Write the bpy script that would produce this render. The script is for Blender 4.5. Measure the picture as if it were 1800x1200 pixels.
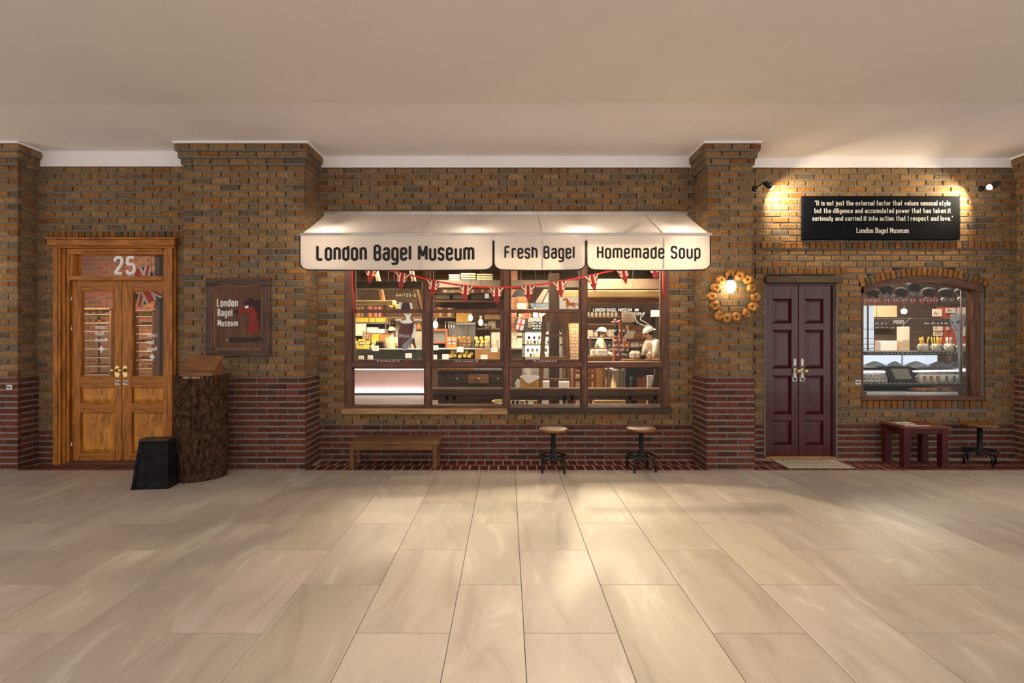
import bpy, bmesh, math, random
from mathutils import Vector, Matrix, noise
R = random.Random(11)
scene = bpy.context.scene
COL = scene.collection
for o in list(bpy.data.objects): bpy.data.objects.remove(o)

# ---------------------------------------------------------------- camera
D, F, CX, CY, H = 5.917, 858.0, 892.0, 588.0, 1.52      # camera distance to the main wall, focal length in px, vanishing point, eye height
cam_d = bpy.data.cameras.new('camera'); cam = bpy.data.objects.new('camera', cam_d); COL.objects.link(cam)
cam_d.sensor_width = 36.0; cam_d.sensor_fit = 'HORIZONTAL'; cam_d.lens = 36.0*F/1800.0
cam_d.shift_x = (900-CX)/1800.0; cam_d.shift_y = -(600-CY)/1800.0
cam_d.clip_start = 0.05; cam_d.clip_end = 100
cam.location = (0, -D, H); cam.rotation_euler = (math.pi/2, 0, 0)
scene.camera = cam
# ---------------------------------------------------------------- world (open atrium behind the camera)
world = bpy.data.worlds.new('atrium'); scene.world = world; world.use_nodes = True
bg = world.node_tree.nodes['Background']
bg.inputs[0].default_value = (1.0, 0.915, 0.86, 1); bg.inputs[1].default_value = 1.02
# ---------------------------------------------------------------- exposure
vs = scene.view_settings
vs.view_transform = 'Standard'; vs.look = 'None'; vs.gamma = 1.0; vs.exposure = 0.25
try: vs.use_curve_mapping = False
except Exception: pass
# ---------------------------------------------------------------- large lights
def light(name, kind, loc, energy, color, size=.1, target=None, spot=None, blend=.5, sy=None):
    l = bpy.data.lights.new(name, kind); l.energy = energy; l.color = color
    if kind == 'AREA':
        l.size = size
        if sy: l.shape = 'RECTANGLE'; l.size_y = sy
    else: l.shadow_soft_size = size
    if kind == 'SPOT': l.spot_size = math.radians(spot); l.spot_blend = blend
    o = bpy.data.objects.new(name, l); COL.objects.link(o); o.location = loc
    if target is not None:
        o.rotation_euler = (Vector(target)-Vector(loc)).to_track_quat('-Z', 'Y').to_euler()
    return o
WARM = (1.0, .80, .55); WARM2 = (1.0, .72, .42)
light('shop_ceiling_light', 'AREA', (-2.3, 5.6, 3.28), 310, WARM, 2.6, (-2.3, 5.6, 0), sy=1.2)
light('shop_ceiling_light', 'AREA', (1.6, 4.4, 3.28), 400, WARM, 2.4, (1.6, 4.4, 0), sy=1.2)
light('shop_ceiling_light', 'AREA', (.4, 1.8, 3.28), 80, WARM, 1.8, (.4, 1.8, 0), sy=.5)
light('shop_track_spot', 'SPOT', (1.2, 1.0, 2.85), 360, (1, .82, .55), .035, (.9, -1.6, 0), 115, .7)
light('bakery_room_light', 'AREA', (-5.9, .55, 3.1), 150, WARM2, .8, (-5.6, 1.3, 0), sy=.5)
light('display_alcove_light', 'AREA', (5.7, 1.2, 2.95), 110, (1, .84, .66), .9, (5.6, .7, 0), sy=.4)
light('hall_downlight', 'SPOT', (.45, -3.25, 3.62), 360, (1, .83, .56), .06, (.4, -2.75, 0), 75, 1.0)
light('hall_downlight', 'SPOT', (-3.6, -4.3, 3.62), 60, (1, .86, .74), .06, (-3.6, -3.6, 0), 80, 1.0)
light('hall_downlight', 'SPOT', (4.4, -4.3, 3.62), 60, (1, .86, .74), .06, (4.4, -3.6, 0), 80, 1.0)

# ---------------------------------------------------------------- helpers
def W(px, py, Y):
    d = D+Y
    return Vector(((px-CX)/F*d, Y, H-(py-CY)/F*d))
def wx(px, Y): return (px-CX)/F*(D+Y)
def wz(py, Y): return H-(py-CY)/F*(D+Y)

WLOC = {}
def prop(o, label=None, cat=None, group=None, kind=None):
    if label: o['label'] = label
    if cat: o['category'] = cat
    if group: o['group'] = group
    if kind: o['kind'] = kind
    return o
def thing(name, label, cat, loc=(0, 0, 0), group=None):
    o = bpy.data.objects.new(name, None); COL.objects.link(o); o.location = loc; o.empty_display_size = .05
    WLOC[o.name] = Vector(loc)
    return prop(o, label, cat, group)
def link_mesh(name, me, world_loc, parent=None):
    o = bpy.data.objects.new(name, me); COL.objects.link(o)
    wl = Vector(world_loc); WLOC[o.name] = wl
    if parent is not None:
        o.parent = parent; o.location = wl-WLOC[parent.name]
    else: o.location = wl
    return o

class MB:
    """collects faces with a material index; build() links them as one mesh"""
    def __init__(s): s.v = []; s.f = []; s.m = []; s.cur = 0; s.sm = []
    def add(s, vs, fs, smooth=False):
        b = len(s.v); s.v += [tuple(v) for v in vs]
        for f in fs: s.f.append([b+i for i in f]); s.m.append(s.cur); s.sm.append(smooth)
        return s
    def mat(s, i): s.cur = i; return s
    def box(s, x0, x1, y0, y1, z0, z1, b=0.0):
        if x0 > x1: x0, x1 = x1, x0
        if y0 > y1: y0, y1 = y1, y0
        if z0 > z1: z0, z1 = z1, z0
        if b <= 0:
            v = [(x, y, z) for z in (z0, z1) for y in (y0, y1) for x in (x0, x1)]
            return s.add(v, [(0, 2, 3, 1), (4, 5, 7, 6), (0, 1, 5, 4), (2, 6, 7, 3), (0, 4, 6, 2), (1, 3, 7, 5)])
        b = min(b, (x1-x0)*.45, (y1-y0)*.45, (z1-z0)*.45)
        bm = bmesh.new(); r = bmesh.ops.create_cube(bm, size=1)
        for v in bm.verts: v.co = ((v.co.x+.5)*(x1-x0)+x0, (v.co.y+.5)*(y1-y0)+y0, (v.co.z+.5)*(z1-z0)+z0)
        bmesh.ops.bevel(bm, geom=bm.edges[:], offset=b, segments=1, affect='EDGES', profile=.5)
        bm.verts.index_update()
        s.add([v.co.copy() for v in bm.verts], [[v.index for v in f.verts] for f in bm.faces]); bm.free()
        return s
    def lathe(s, prof, c=(0, 0, 0), seg=24, cap=True, axis='Z'):
        vs = []; fs = []; n = len(prof)
        for i in range(seg):
            a = 2*math.pi*i/seg
            for r, h in prof:
                p = (r*math.cos(a), r*math.sin(a), h)
                if axis == 'Y': p = (p[0], -p[2], p[1])
                if axis == 'X': p = (p[2], p[0], p[1])
                vs.append((p[0]+c[0], p[1]+c[1], p[2]+c[2]))
        for i in range(seg):
            j = (i+1) % seg
            for k in range(n-1): fs.append((i*n+k, j*n+k, j*n+k+1, i*n+k+1))
        s.add(vs, fs, True)
        if cap:
            b = len(s.v)-len(vs)
            if prof[0][0] > 1e-5: s.f.append([b+i*n for i in range(seg)][::-1]); s.m.append(s.cur); s.sm.append(False)
            if prof[-1][0] > 1e-5: s.f.append([b+i*n+n-1 for i in range(seg)]); s.m.append(s.cur); s.sm.append(False)
        return s
    def tube(s, pts, r, seg=8, closed=False, r2=None):
        pts = [Vector(p) for p in pts]; n = len(pts); vs = []; fs = []
        up = Vector((0, 0, 1))
        for i, p in enumerate(pts):
            if closed: t = pts[(i+1) % n]-pts[i-1]
            else: t = pts[min(i+1, n-1)]-pts[max(i-1, 0)]
            t.normalize()
            u = up if abs(t.dot(up)) < .95 else Vector((1, 0, 0))
            a = t.cross(u).normalized(); b = a.cross(t).normalized()
            rr = r if r2 is None else r+(r2-r)*i/max(1, n-1)
            for k in range(seg):
                an = 2*math.pi*k/seg
                vs.append(p+a*(rr*math.cos(an))+b*(rr*math.sin(an)))
        m = n if closed else n-1
        for i in range(m):
            j = (i+1) % n
            for k in range(seg):
                l = (k+1) % seg
                fs.append((i*seg+k, i*seg+l, j*seg+l, j*seg+k))
        s.add(vs, fs, True)
        if not closed:
            b = len(s.v)-len(vs)
            s.f.append([b+k for k in range(seg)][::-1]); s.m.append(s.cur); s.sm.append(False)
            s.f.append([b+(n-1)*seg+k for k in range(seg)]); s.m.append(s.cur); s.sm.append(False)
        return s
    def sphere(s, c, r, seg=12, rings=8, sc=(1, 1, 1)):
        prof = [(max(1e-4, math.sin(math.pi*i/rings)), -math.cos(math.pi*i/rings)) for i in range(rings+1)]
        vs = []; fs = []; n = rings+1
        for i in range(seg):
            a = 2*math.pi*i/seg
            for q, h in prof: vs.append((c[0]+r*sc[0]*q*math.cos(a), c[1]+r*sc[1]*q*math.sin(a), c[2]+r*sc[2]*h))
        for i in range(seg):
            j = (i+1) % seg
            for k in range(rings): fs.append((i*n+k, j*n+k, j*n+k+1, i*n+k+1))
        return s.add(vs, fs, True)
    def torus(s, c, R1, r, seg=24, k=8, axis='Z', sc=1.0):
        vs = []; fs = []
        for i in range(seg):
            a = 2*math.pi*i/seg
            for j in range(k):
                b = 2*math.pi*j/k; q = R1+r*math.cos(b); h = r*sc*math.sin(b)
                p = (q*math.cos(a), q*math.sin(a), h)
                if axis == 'Y': p = (p[0], -p[2], p[1])
                if axis == 'X': p = (p[2], p[0], p[1])
                vs.append((p[0]+c[0], p[1]+c[1], p[2]+c[2]))
        for i in range(seg):
            for j in range(k):
                fs.append((i*k+j, ((i+1) % seg)*k+j, ((i+1) % seg)*k+(j+1) % k, i*k+(j+1) % k))
        return s.add(vs, fs, True)
    def prism(s, poly, y0, y1):
        """polygon in XZ (any winding) extruded from y0 (front) to y1"""
        n = len(poly)
        a = sum(poly[i][0]*poly[(i+1) % n][1]-poly[(i+1) % n][0]*poly[i][1] for i in range(n))
        if a < 0: poly = poly[::-1]
        vs = [(x, y0, z) for x, z in poly]+[(x, y1, z) for x, z in poly]
        fs = [tuple(range(n)), tuple(range(2*n-1, n-1, -1))]
        fs += [((i+1) % n, i, n+i, n+(i+1) % n) for i in range(n)]
        return s.add(vs, fs)
    def prismx(s, poly, x0, x1):
        """polygon in YZ extruded along X"""
        n = len(poly)
        a = sum(poly[i][0]*poly[(i+1) % n][1]-poly[(i+1) % n][0]*poly[i][1] for i in range(n))
        if a > 0: poly = poly[::-1]
        vs = [(x0, y, z) for y, z in poly]+[(x1, y, z) for y, z in poly]
        fs = [tuple(range(n)), tuple(range(2*n-1, n-1, -1))]
        fs += [((i+1) % n, i, n+i, n+(i+1) % n) for i in range(n)]
        return s.add(vs, fs)
    def quad(s, a, b, c, d): return s.add([a, b, c, d], [(0, 1, 2, 3)])
    def xf(s, M, start=0):
        for i in range(start, len(s.v)): s.v[i] = tuple(M @ Vector(s.v[i]))
        return s
    def rotz(s, ang, c, start=0):
        return s.xf(Matrix.Translation(c) @ Matrix.Rotation(ang, 4, 'Z') @ Matrix.Translation(-Vector(c)), start)
    def rot(s, ang, ax, c, start=0):
        return s.xf(Matrix.Translation(c) @ Matrix.Rotation(ang, 4, ax) @ Matrix.Translation(-Vector(c)), start)
    def mesh(s, name, mats, off=(0, 0, 0)):
        me = bpy.data.meshes.new(name)
        off = Vector(off)
        me.from_pydata([tuple(Vector(v)-off) for v in s.v], [], s.f)
        if not isinstance(mats, (list, tuple)): mats = [mats]
        for m in mats: me.materials.append(m)
        me.polygons.foreach_set('material_index', s.m)
        me.polygons.foreach_set('use_smooth', s.sm)
        me.update(); return me
    def build(s, name, mats, parent=None, label=None, cat=None, group=None, kind=None):
        xs, ys, zs = zip(*s.v)
        c = Vector(((min(xs)+max(xs))/2, (min(ys)+max(ys))/2, min(zs)))
        o = link_mesh(name, s.mesh(name, mats, c), c, parent)
        return prop(o, label, cat, group, kind)
def B(x0, x1, y0, y1, z0, z1, b=0.0): return MB().box(x0, x1, y0, y1, z0, z1, b)
def nth(i): return '%d%s' % (i, 'th' if 10 < i % 100 < 14 else {1: 'st', 2: 'nd', 3: 'rd'}.get(i % 10, 'th'))
def copy_tree(o, loc, label=None, scale=None, rot=None):
    c = o.copy(); COL.objects.link(c); c.location = loc; WLOC[c.name] = Vector(loc)
    if label: c['label'] = label
    if scale: c.scale = scale
    if rot: c.rotation_euler = rot
    for ch in o.children:
        k = ch.copy(); COL.objects.link(k); k.parent = c; WLOC[k.name] = Vector(loc)
        for g in ch.children:
            q = g.copy(); COL.objects.link(q); q.parent = k
    return c

# ---------------------------------------------------------------- materials
def nodes(m):
    m.use_nodes = True; nt = m.node_tree
    return nt, nt.nodes, nt.links, nt.nodes['Principled BSDF']
MATS = {}
def M(name, base, rough=.6, metal=0, var=.15, scale=6, bump=0.0, bscale=60, stretch=(1, 1, 1), emit=0, spec=.3, dist=0, tint=None, coat=0, objcol=False, attr=False, rand=False):
    if name in MATS: return MATS[name]
    m = bpy.data.materials.new(name); nt, N, L, P = nodes(m)
    P.inputs['Roughness'].default_value = rough; P.inputs['Metallic'].default_value = metal
    P.inputs['Specular IOR Level'].default_value = spec
    if coat: P.inputs['Coat Weight'].default_value = coat; P.inputs['Coat Roughness'].default_value = .12
    tc = N.new('ShaderNodeTexCoord'); mp = N.new('ShaderNodeMapping'); mp.inputs['Scale'].default_value = stretch
    L.new(tc.outputs['Object'], mp.inputs['Vector'])
    vec = mp.outputs['Vector']
    if objcol or rand:
        oi = N.new('ShaderNodeObjectInfo'); mul = N.new('ShaderNodeMath'); mul.operation = 'MULTIPLY'; mul.inputs[1].default_value = 57.0
        L.new(oi.outputs['Random'], mul.inputs[0])
        ad = N.new('ShaderNodeVectorMath'); ad.operation = 'ADD'; L.new(vec, ad.inputs[0]); L.new(mul.outputs[0], ad.inputs[1]); vec = ad.outputs[0]
    nz = N.new('ShaderNodeTexNoise'); nz.inputs['Scale'].default_value = scale; nz.inputs['Detail'].default_value = 5; nz.inputs['Roughness'].default_value = .65
    nz.inputs['Distortion'].default_value = dist
    L.new(vec, nz.inputs['Vector'])
    rp = N.new('ShaderNodeValToRGB')
    t = tint or base
    rp.color_ramp.elements[0].position = .3; rp.color_ramp.elements[1].position = .7
    if objcol or attr:
        rp.color_ramp.elements[0].color = (1-var,)*3+(1,); rp.color_ramp.elements[1].color = (1+var,)*3+(1,)
    else:
        rp.color_ramp.elements[0].color = tuple(max(0, c*(1-var)) for c in base)+(1,)
        rp.color_ramp.elements[1].color = tuple(min(1, c*(1+var)) for c in t)+(1,)
    L.new(nz.outputs['Fac'], rp.inputs['Fac'])
    out = rp.outputs['Color']
    if objcol or attr:
        mx = N.new('ShaderNodeMix'); mx.data_type = 'RGBA'; mx.blend_type = 'MULTIPLY'; mx.inputs['Factor'].default_value = 1
        if objcol: src = oi.outputs['Color']
        else: at = N.new('ShaderNodeAttribute'); at.attribute_name = 'tone'; src = at.outputs['Color']
        L.new(src, mx.inputs[6]); L.new(out, mx.inputs[7]); out = mx.outputs[2]
    L.new(out, P.inputs['Base Color'])
    if emit:
        L.new(out, P.inputs['Emission Color']); P.inputs['Emission Strength'].default_value = emit
    if bump:
        n2 = N.new('ShaderNodeTexNoise'); n2.inputs['Scale'].default_value = bscale; n2.inputs['Detail'].default_value = 4
        L.new(vec, n2.inputs['Vector'])
        bp = N.new('ShaderNodeBump'); bp.inputs['Strength'].default_value = bump; bp.inputs['Distance'].default_value = .01
        L.new(n2.outputs['Fac'], bp.inputs['Height']); L.new(bp.outputs['Normal'], P.inputs['Normal'])
    MATS[name] = m; return m
def wood(name, c, rough=.45, var=.35, axis='X', scale=7, bump=.15, tint=None, coat=0, rand=False):
    st = {'X': (.12, 1, 1), 'Y': (1, .12, 1), 'Z': (1, 1, .12)}[axis]
    return M(name, c, rough, 0, var, scale*3, bump, 60, tuple(x*1.6 for x in st), dist=.8, tint=tint, coat=coat, rand=rand)
def glass(name, tint=(1, 1, 1), ior=1.2, rough=.0, mixk=1.0):
    if name in MATS: return MATS[name]
    m = bpy.data.materials.new(name); m.use_nodes = True; nt = m.node_tree; N = nt.nodes; L = nt.links
    for n in list(N): N.remove(n)
    o = N.new('ShaderNodeOutputMaterial'); mx = N.new('ShaderNodeMixShader'); tr = N.new('ShaderNodeBsdfTransparent'); gl = N.new('ShaderNodeBsdfGlossy'); fr = N.new('ShaderNodeFresnel')
    tr.inputs[0].default_value = tint+(1,); gl.inputs['Roughness'].default_value = rough; fr.inputs[0].default_value = ior
    L.new(fr.outputs[0], mx.inputs[0]); L.new(tr.outputs[0], mx.inputs[1]); L.new(gl.outputs[0], mx.inputs[2]); L.new(mx.outputs[0], o.inputs[0])
    MATS[name] = m; return m
def emis(name, c, k):
    if name in MATS: return MATS[name]
    m = bpy.data.materials.new(name); nt, N, L, P = nodes(m)
    P.inputs['Base Color'].default_value = c+(1,); P.inputs['Emission Color'].default_value = c+(1,); P.inputs['Emission Strength'].default_value = k
    MATS[name] = m; return m

# ---------------------------------------------------------------- stroke lettering
def fillet(pts, closed=False):
    """pts: (x, y, r) ; returns polyline with rounded corners"""
    n = len(pts); out = []
    for i in range(n):
        x, y, r = pts[i]
        if (not closed and i in (0, n-1)) or r <= 0: out.append((x, y)); continue
        p = Vector((x, y)); a = Vector(pts[i-1][:2])-p; b = Vector(pts[(i+1) % n][:2])-p
        la, lb = a.length, b.length
        if la < 1e-6 or lb < 1e-6: out.append((x, y)); continue
        ka = .5 if (closed or i-1 > 0) else 1.0; kb = .5 if (closed or i+1 < n-1) else 1.0
        rr = min(r, la*ka, lb*kb); a /= la; b /= lb
        s0 = p+a*rr; s1 = p+b*rr
        for k in range(6):
            t = k/5; q = s0*(1-t)**2+p*2*t*(1-t)+s1*t*t; out.append((q.x, q.y))
    return out
def glyph(c, w, x):
    """returns (advance, [(pts, closed)...]) for cap height 1, x-height x, lowercase width w"""
    r = w*.5; W2 = w*1.08; d = -.26
    P = lambda *q: ([(a, b, r if len(z) == 0 else z[0]) for a, b, *z in q], False)
    C = lambda *q: ([(a, b, r) for a, b in q], True)
    o = C((0, 0), (w, 0), (w, x), (0, x)); st = lambda X, a, b: P((X, a), (X, b))
    arch = P((0, 0), (0, x), (w, x), (w, 0))
    O = C((0, 0), (W2, 0), (W2, 1), (0, 1))
    G = {
     'o': (w, [o]), 'n': (w, [st(0, 0, x), arch]), 'h': (w, [st(0, 0, 1), arch]), 'd': (w, [o, st(w, 0, 1)]), 'b': (w, [o, st(0, 0, 1)]),
     'p': (w, [o, st(0, x, d)]), 'q': (w, [o, st(w, x, d)]), 'g': (w, [o, P((w, x), (w, d), (0, d), (0, d+.07))]),
     'a': (w, [P((.03, x*.8), (.03, x), (w, x), (w, 0)), C((0, 0), (w, 0), (w, x*.56), (0, x*.56))]),
     'e': (w, [P((0, x*.52), (w, x*.52, 0), (w, x), (0, x), (0, 0), (w, 0), (w, x*.24))]),
     's': (w*.9, [P((w*.9, x*.78), (w*.9, x), (0, x), (0, x*.53), (w*.9, x*.47), (w*.9, 0), (0, 0), (0, x*.22))]),
     'c': (w, [P((w, x*.74), (w, x), (0, x), (0, 0), (w, 0), (w, x*.26))]),
     'l': (0, [st(0, 0, 1)]), 'i': (0, [st(0, 0, x), P((0, x+.16, 0), (0, x+.28, 0))]), 'j': (.05, [P((.08, x), (.08, d), (-.1, d)), P((.08, x+.16, 0), (.08, x+.28, 0))]),
     'u': (w, [P((0, x), (0, 0), (w, 0), (w, x)), st(w, 0, x)]), 'm': (w*1.8, [st(0, 0, x), P((0, 0), (0, x), (w*.9, x), (w*.9, 0)), P((w*.9, 0), (w*.9, x), (w*1.8, x), (w*1.8, 0))]),
     'r': (w*.65, [st(0, 0, x), P((0, 0), (0, x), (w*.65, x), (w*.65, x*.85))]), 't': (w*.7, [P((w*.25, .95), (w*.25, 0), (w*.7, 0)), P((0, x), (w*.7, x))]),
     'f': (w*.65, [P((w*.7, 1), (w*.25, 1), (w*.25, 0)), P((0, x), (w*.62, x))]), 'k': (w, [st(0, 0, 1), P((w, x), (.02, x*.4)), P((w*.3, x*.55), (w, 0))]),
     'v': (w, [P((0, x), (w*.5, 0, 0), (w, x))]), 'w': (w*1.6, [P((0, x), (w*.4, 0, 0), (w*.8, x, 0), (w*1.2, 0, 0), (w*1.6, x))]), 'x': (w, [P((0, 0), (w, x)), P((0, x), (w, 0))]),
     'y': (w, [P((0, x), (w*.5, 0)), P((w, x), (w*.4, d), (0, d))]), 'z': (w, [P((0, x), (w, x, 0), (0, 0, 0), (w, 0))]),
     'L': (w, [P((0, 1), (0, 0, 0), (w, 0))]), 'I': (0, [st(0, 0, 1)]), 'F': (w, [P((0, 0), (0, 1, 0), (w, 1)), P((0, .52), (w*.85, .52))]), 'E': (w, [P((w, 0), (0, 0, 0), (0, 1, 0), (w, 1)), P((0, .52), (w*.85, .52))]),
     'H': (W2, [st(0, 0, 1), st(W2, 0, 1), P((0, .52), (W2, .52))]), 'M': (w*1.5, [P((0, 0), (0, 1, 0), (w*.75, .25, 0), (w*1.5, 1, 0), (w*1.5, 0))]),
     'N': (W2, [P((0, 0), (0, 1, 0), (W2, 0, 0), (W2, 1))]), 'O': (W2, [O]), 'D': (W2, [P((0, 0, 0), (W2, 0), (W2, 1), (0, 1, 0)), st(0, 0, 1)]), 'U': (W2, [P((0, 1), (0, 0), (W2, 0), (W2, 1))]),
     'B': (W2, [P((0, 0), (W2, 0), (W2, .52), (0, .52)), P((0, .52), (W2*.95, .52), (W2*.95, 1), (0, 1)), st(0, 0, 1)]), 'S': (W2, [P((W2, .78), (W2, 1), (0, 1), (0, .54), (W2, .46), (W2, 0), (0, 0), (0, .22))]),
     'G': (W2, [P((W2, .75), (W2, 1), (0, 1), (0, 0), (W2, 0), (W2, .48, 0), (W2*.55, .48))]), 'A': (W2, [P((0, 0), (W2*.5, 1, 0), (W2, 0)), P((W2*.18, .33), (W2*.82, .33))]),
     'P': (W2, [st(0, 0, 1), P((0, .45), (W2, .45), (W2, 1), (0, 1))]), 'R': (W2, [st(0, 0, 1), P((0, .47), (W2, .47), (W2, 1), (0, 1)), P((W2*.5, .47), (W2, 0))]), 'T': (W2, [st(W2*.5, 0, 1), P((0, 1), (W2, 1))]),
     'K': (W2, [st(0, 0, 1), P((W2, 1), (.02, .45)), P((W2*.35, .6), (W2, 0))]), 'Y': (W2, [P((0, 1), (W2*.5, .5, 0), (W2, 1)), st(W2*.5, 0, .5)]), 'C': (W2, [P((W2, .75), (W2, 1), (0, 1), (0, 0), (W2, 0), (W2, .25))]),
     'Z': (W2, [P((0, 1), (W2, 1, 0), (0, 0, 0), (W2, 0))]),
     '2': (w, [P((0, .75), (0, 1), (w, 1), (w, .62), (0, 0, 0), (w, 0))]), '5': (w, [P((w*.95, 1), (.04, 1, 0), (0, .56, 0), (w, .6), (w, 0), (0, 0), (0, .2))]), '3': (w, [P((0, .8), (0, 1), (w, 1), (w, .53), (w*.3, .53)), P((w*.3, .53), (w, .53), (w, 0), (0, 0), (0, .2))]),
     '.': (0, [P((0, 0), (0, .1))]), ',': (0, [P((.02, .08), (-.04, -.12))]), '-': (w*.6, [P((0, .45), (w*.6, .45))]), '"': (.16, [P((0, .78), (.04, 1)), P((.13, .78), (.17, 1))]), '!': (0, [P((0, .3), (0, 1)), P((0, 0), (0, .1))]),
    }
    return G.get(c, (w*.6, []))
def ribbon(mb, pts, hw, closed, fx, y0, y1):
    n = len(pts); q = [Vector(p) for p in pts]
    # drop duplicates
    q2 = [q[0]]
    for p in q[1:]:
        if (p-q2[-1]).length > 1e-5: q2.append(p)
    if closed and (q2[0]-q2[-1]).length < 1e-5: q2.pop()
    q = q2; n = len(q)
    if n < 2: return
    Lf, Rt = [], []
    for i in range(n):
        if closed: a = q[i]-q[i-1]; b = q[(i+1) % n]-q[i]
        else: a = q[i]-q[i-1] if i > 0 else q[1]-q[0]; b = q[i+1]-q[i] if i < n-1 else q[i]-q[i-1]
        a = a.normalized(); b = b.normalized(); na = Vector((-a.y, a.x)); nb = Vector((-b.y, b.x))
        m = na+nb
        if m.length < 1e-4: m = na
        m.normalize(); k = min(1.8, 1/max(.3, m.dot(na)))
        Lf.append(q[i]+m*hw*k); Rt.append(q[i]-m*hw*k)
    vs = []; fs = []
    for i in range(n):
        for p in (Lf[i], Rt[i]):
            X, Z = fx(p.x, p.y)
            vs.append((X, y0, Z)); vs.append((X, y1, Z))
    m = n if closed else n-1
    for i in range(m):
        a = i*4; b = ((i+1) % n)*4
        fs += [(a, a+2, b+2, b), (a+1, b+1, b+3, a+3), (a, b, b+1, a+1), (a+2, a+3, b+3, b+2)]
    if not closed: fs += [(0, 1, 3, 2), ((n-1)*4, (n-1)*4+2, (n-1)*4+3, (n-1)*4+1)]
    mb.add(vs, fs)
def text_mb(s, xa, xb, zb, cap, Y, stroke=.13, xh=.8, gw=.42, gap=.2, space=.36, serif=0, mirror=False, th=.003, mb=None, wob=0):
    """lettering in the XZ plane at Y, from xa to xb, baseline zb, cap height cap; stroke/gw/gap relative to cap height"""
    mb = mb or MB()
    tot = 0; items = []; lay = 0
    for c in s:
        if c == ' ': tot += space; continue
        adv, paths = glyph(c, gw, xh); items.append((tot, paths)); tot += adv+gap+stroke
    tot -= gap+stroke
    sx = (xb-xa-stroke*cap)/max(tot, 1e-6)
    for X0, paths in items:
        dz = R.uniform(-wob, wob)*cap
        def fx(u, v, X0=X0, dz=dz):
            xx = xa+stroke*cap/2+X0*sx+u
            if mirror: xx = xa+xb-xx
            return xx, zb+v+dz
        k = min(1.35, sx/cap); st = stroke*cap
        for pts, closed in paths:
            p = fillet(pts, closed)
            # keep stroke inside the cap/baseline box and scale width to fit
            q = [(a*sx, b*(cap-st)+st/2 if b >= 0 else b*cap+st/2) for a, b in p]
            runs = [[q[0]]]
            for i in range(1, len(q)):
                runs[-1].append(q[i])
                if not closed and i < len(q)-1:
                    u = Vector(q[i])-Vector(q[i-1]); v = Vector(q[i+1])-Vector(q[i])
                    if u.length > st*.8 and v.length > st*.8 and u.normalized().dot(v.normalized()) < .3: runs.append([q[i]])
            for rn in runs:
                lay = (lay+1) % 9; y1_ = Y-th-lay*.00022
                ribbon(mb, rn, st/2, closed, fx, y1_, Y)
            if serif and not closed and len(pts) >= 2:
                for e, nb in ((0, 1), (-1, -2)):
                    ex, ey = pts[e][:2]; nx, ny = pts[nb][:2]
                    if abs(ex-nx) < .02 and abs(ey-ny) > .3:
                        yy = ey*(cap-st)+st/2 if ey >= 0 else ey*cap+st/2
                        ribbon(mb, [(ex*sx-serif*cap, yy), (ex*sx+serif*cap, yy)], st*.32, False, fx, y1_-.0001, Y)
    return mb
# scribbled lines standing in for writing too small to read
def scribble(mb, xa, xb, z, h, Y, st, seed=0, th=.0015):
    rr = random.Random(seed); x = xa; first = True
    while first or x < xb-h*.6:
        first = False
        n = rr.randint(3, 7); pts = []
        for k in range(n):
            pts.append((x, z+(h*rr.uniform(.55, 1) if k % 2 else h*rr.uniform(0, .25)))); x += h*rr.uniform(.22, .4)
            if x > xb and len(pts) > 1: break
        if len(pts) > 1: ribbon(mb, pts, st/2, False, lambda u, v: (u, v), Y-th-rr.uniform(0, .0006), Y)
        x += h*.5
    return mb
# union flag print clipped to a convex outline
def clip(poly, clipper):
    out = poly; n = len(clipper)
    ar = sum(clipper[i][0]*clipper[(i+1) % n][1]-clipper[(i+1) % n][0]*clipper[i][1] for i in range(n))
    cl = clipper if ar > 0 else clipper[::-1]
    for i in range(n):
        a, b = cl[i], cl[(i+1) % n]; inp = out; out = []
        if not inp: break
        sd = lambda p: (b[0]-a[0])*(p[1]-a[1])-(b[1]-a[1])*(p[0]-a[0])
        for k in range(len(inp)):
            p, q = inp[k-1], inp[k]; sp, sq = sd(p), sd(q)
            if (sp >= 0) != (sq >= 0):
                t = sp/(sp-sq); out.append((p[0]+(q[0]-p[0])*t, p[1]+(q[1]-p[1])*t))
            if sq >= 0: out.append(q)
    return out
def jack(mb, outline, cx, cz, w, h, Y, k=1.0, dy=.0012):
    """material slots: 0 navy, 1 cream, 2 red. flag centre cx,cz with full size w,h"""
    def band(x0, z0, x1, z1, t):
        d = Vector((x1-x0, z1-z0)).normalized(); n = Vector((-d.y, d.x))*t/2
        return [(x0+n.x, z0+n.y), (x0-n.x, z0-n.y), (x1-n.x, z1-n.y), (x1+n.x, z1+n.y)]
    mb.mat(0).prism(outline, Y, Y+.002)
    hw, hh = w/2, h/2; t = h*.2*k
    lay = [(1, band(cx-hw, cz-hh, cx+hw, cz+hh, t), 1), (1, band(cx-hw, cz+hh, cx+hw, cz-hh, t), 1),
           (2, band(cx-hw, cz-hh, cx+hw, cz+hh, t*.38), 2), (2, band(cx-hw, cz+hh, cx+hw, cz-hh, t*.38), 2),
           (1, [(cx-hw, cz-t*.8), (cx+hw, cz-t*.8), (cx+hw, cz+t*.8), (cx-hw, cz+t*.8)], 3), (1, [(cx-t*.8, cz-hh), (cx+t*.8, cz-hh), (cx+t*.8, cz+hh), (cx-t*.8, cz+hh)], 3),
           (2, [(cx-hw, cz-t*.45), (cx+hw, cz-t*.45), (cx+hw, cz+t*.45), (cx-hw, cz+t*.45)], 4), (2, [(cx-t*.45, cz-hh), (cx+t*.45, cz-hh), (cx+t*.45, cz+hh), (cx-t*.45, cz+hh)], 4)]
    for l, (m, poly, _) in enumerate(lay, 1):
        p = clip(poly, outline)
        if len(p) >= 3: mb.mat(m).prism(p, Y-l*dy*.55, Y)
    mb.mat(0); return mb
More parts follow.
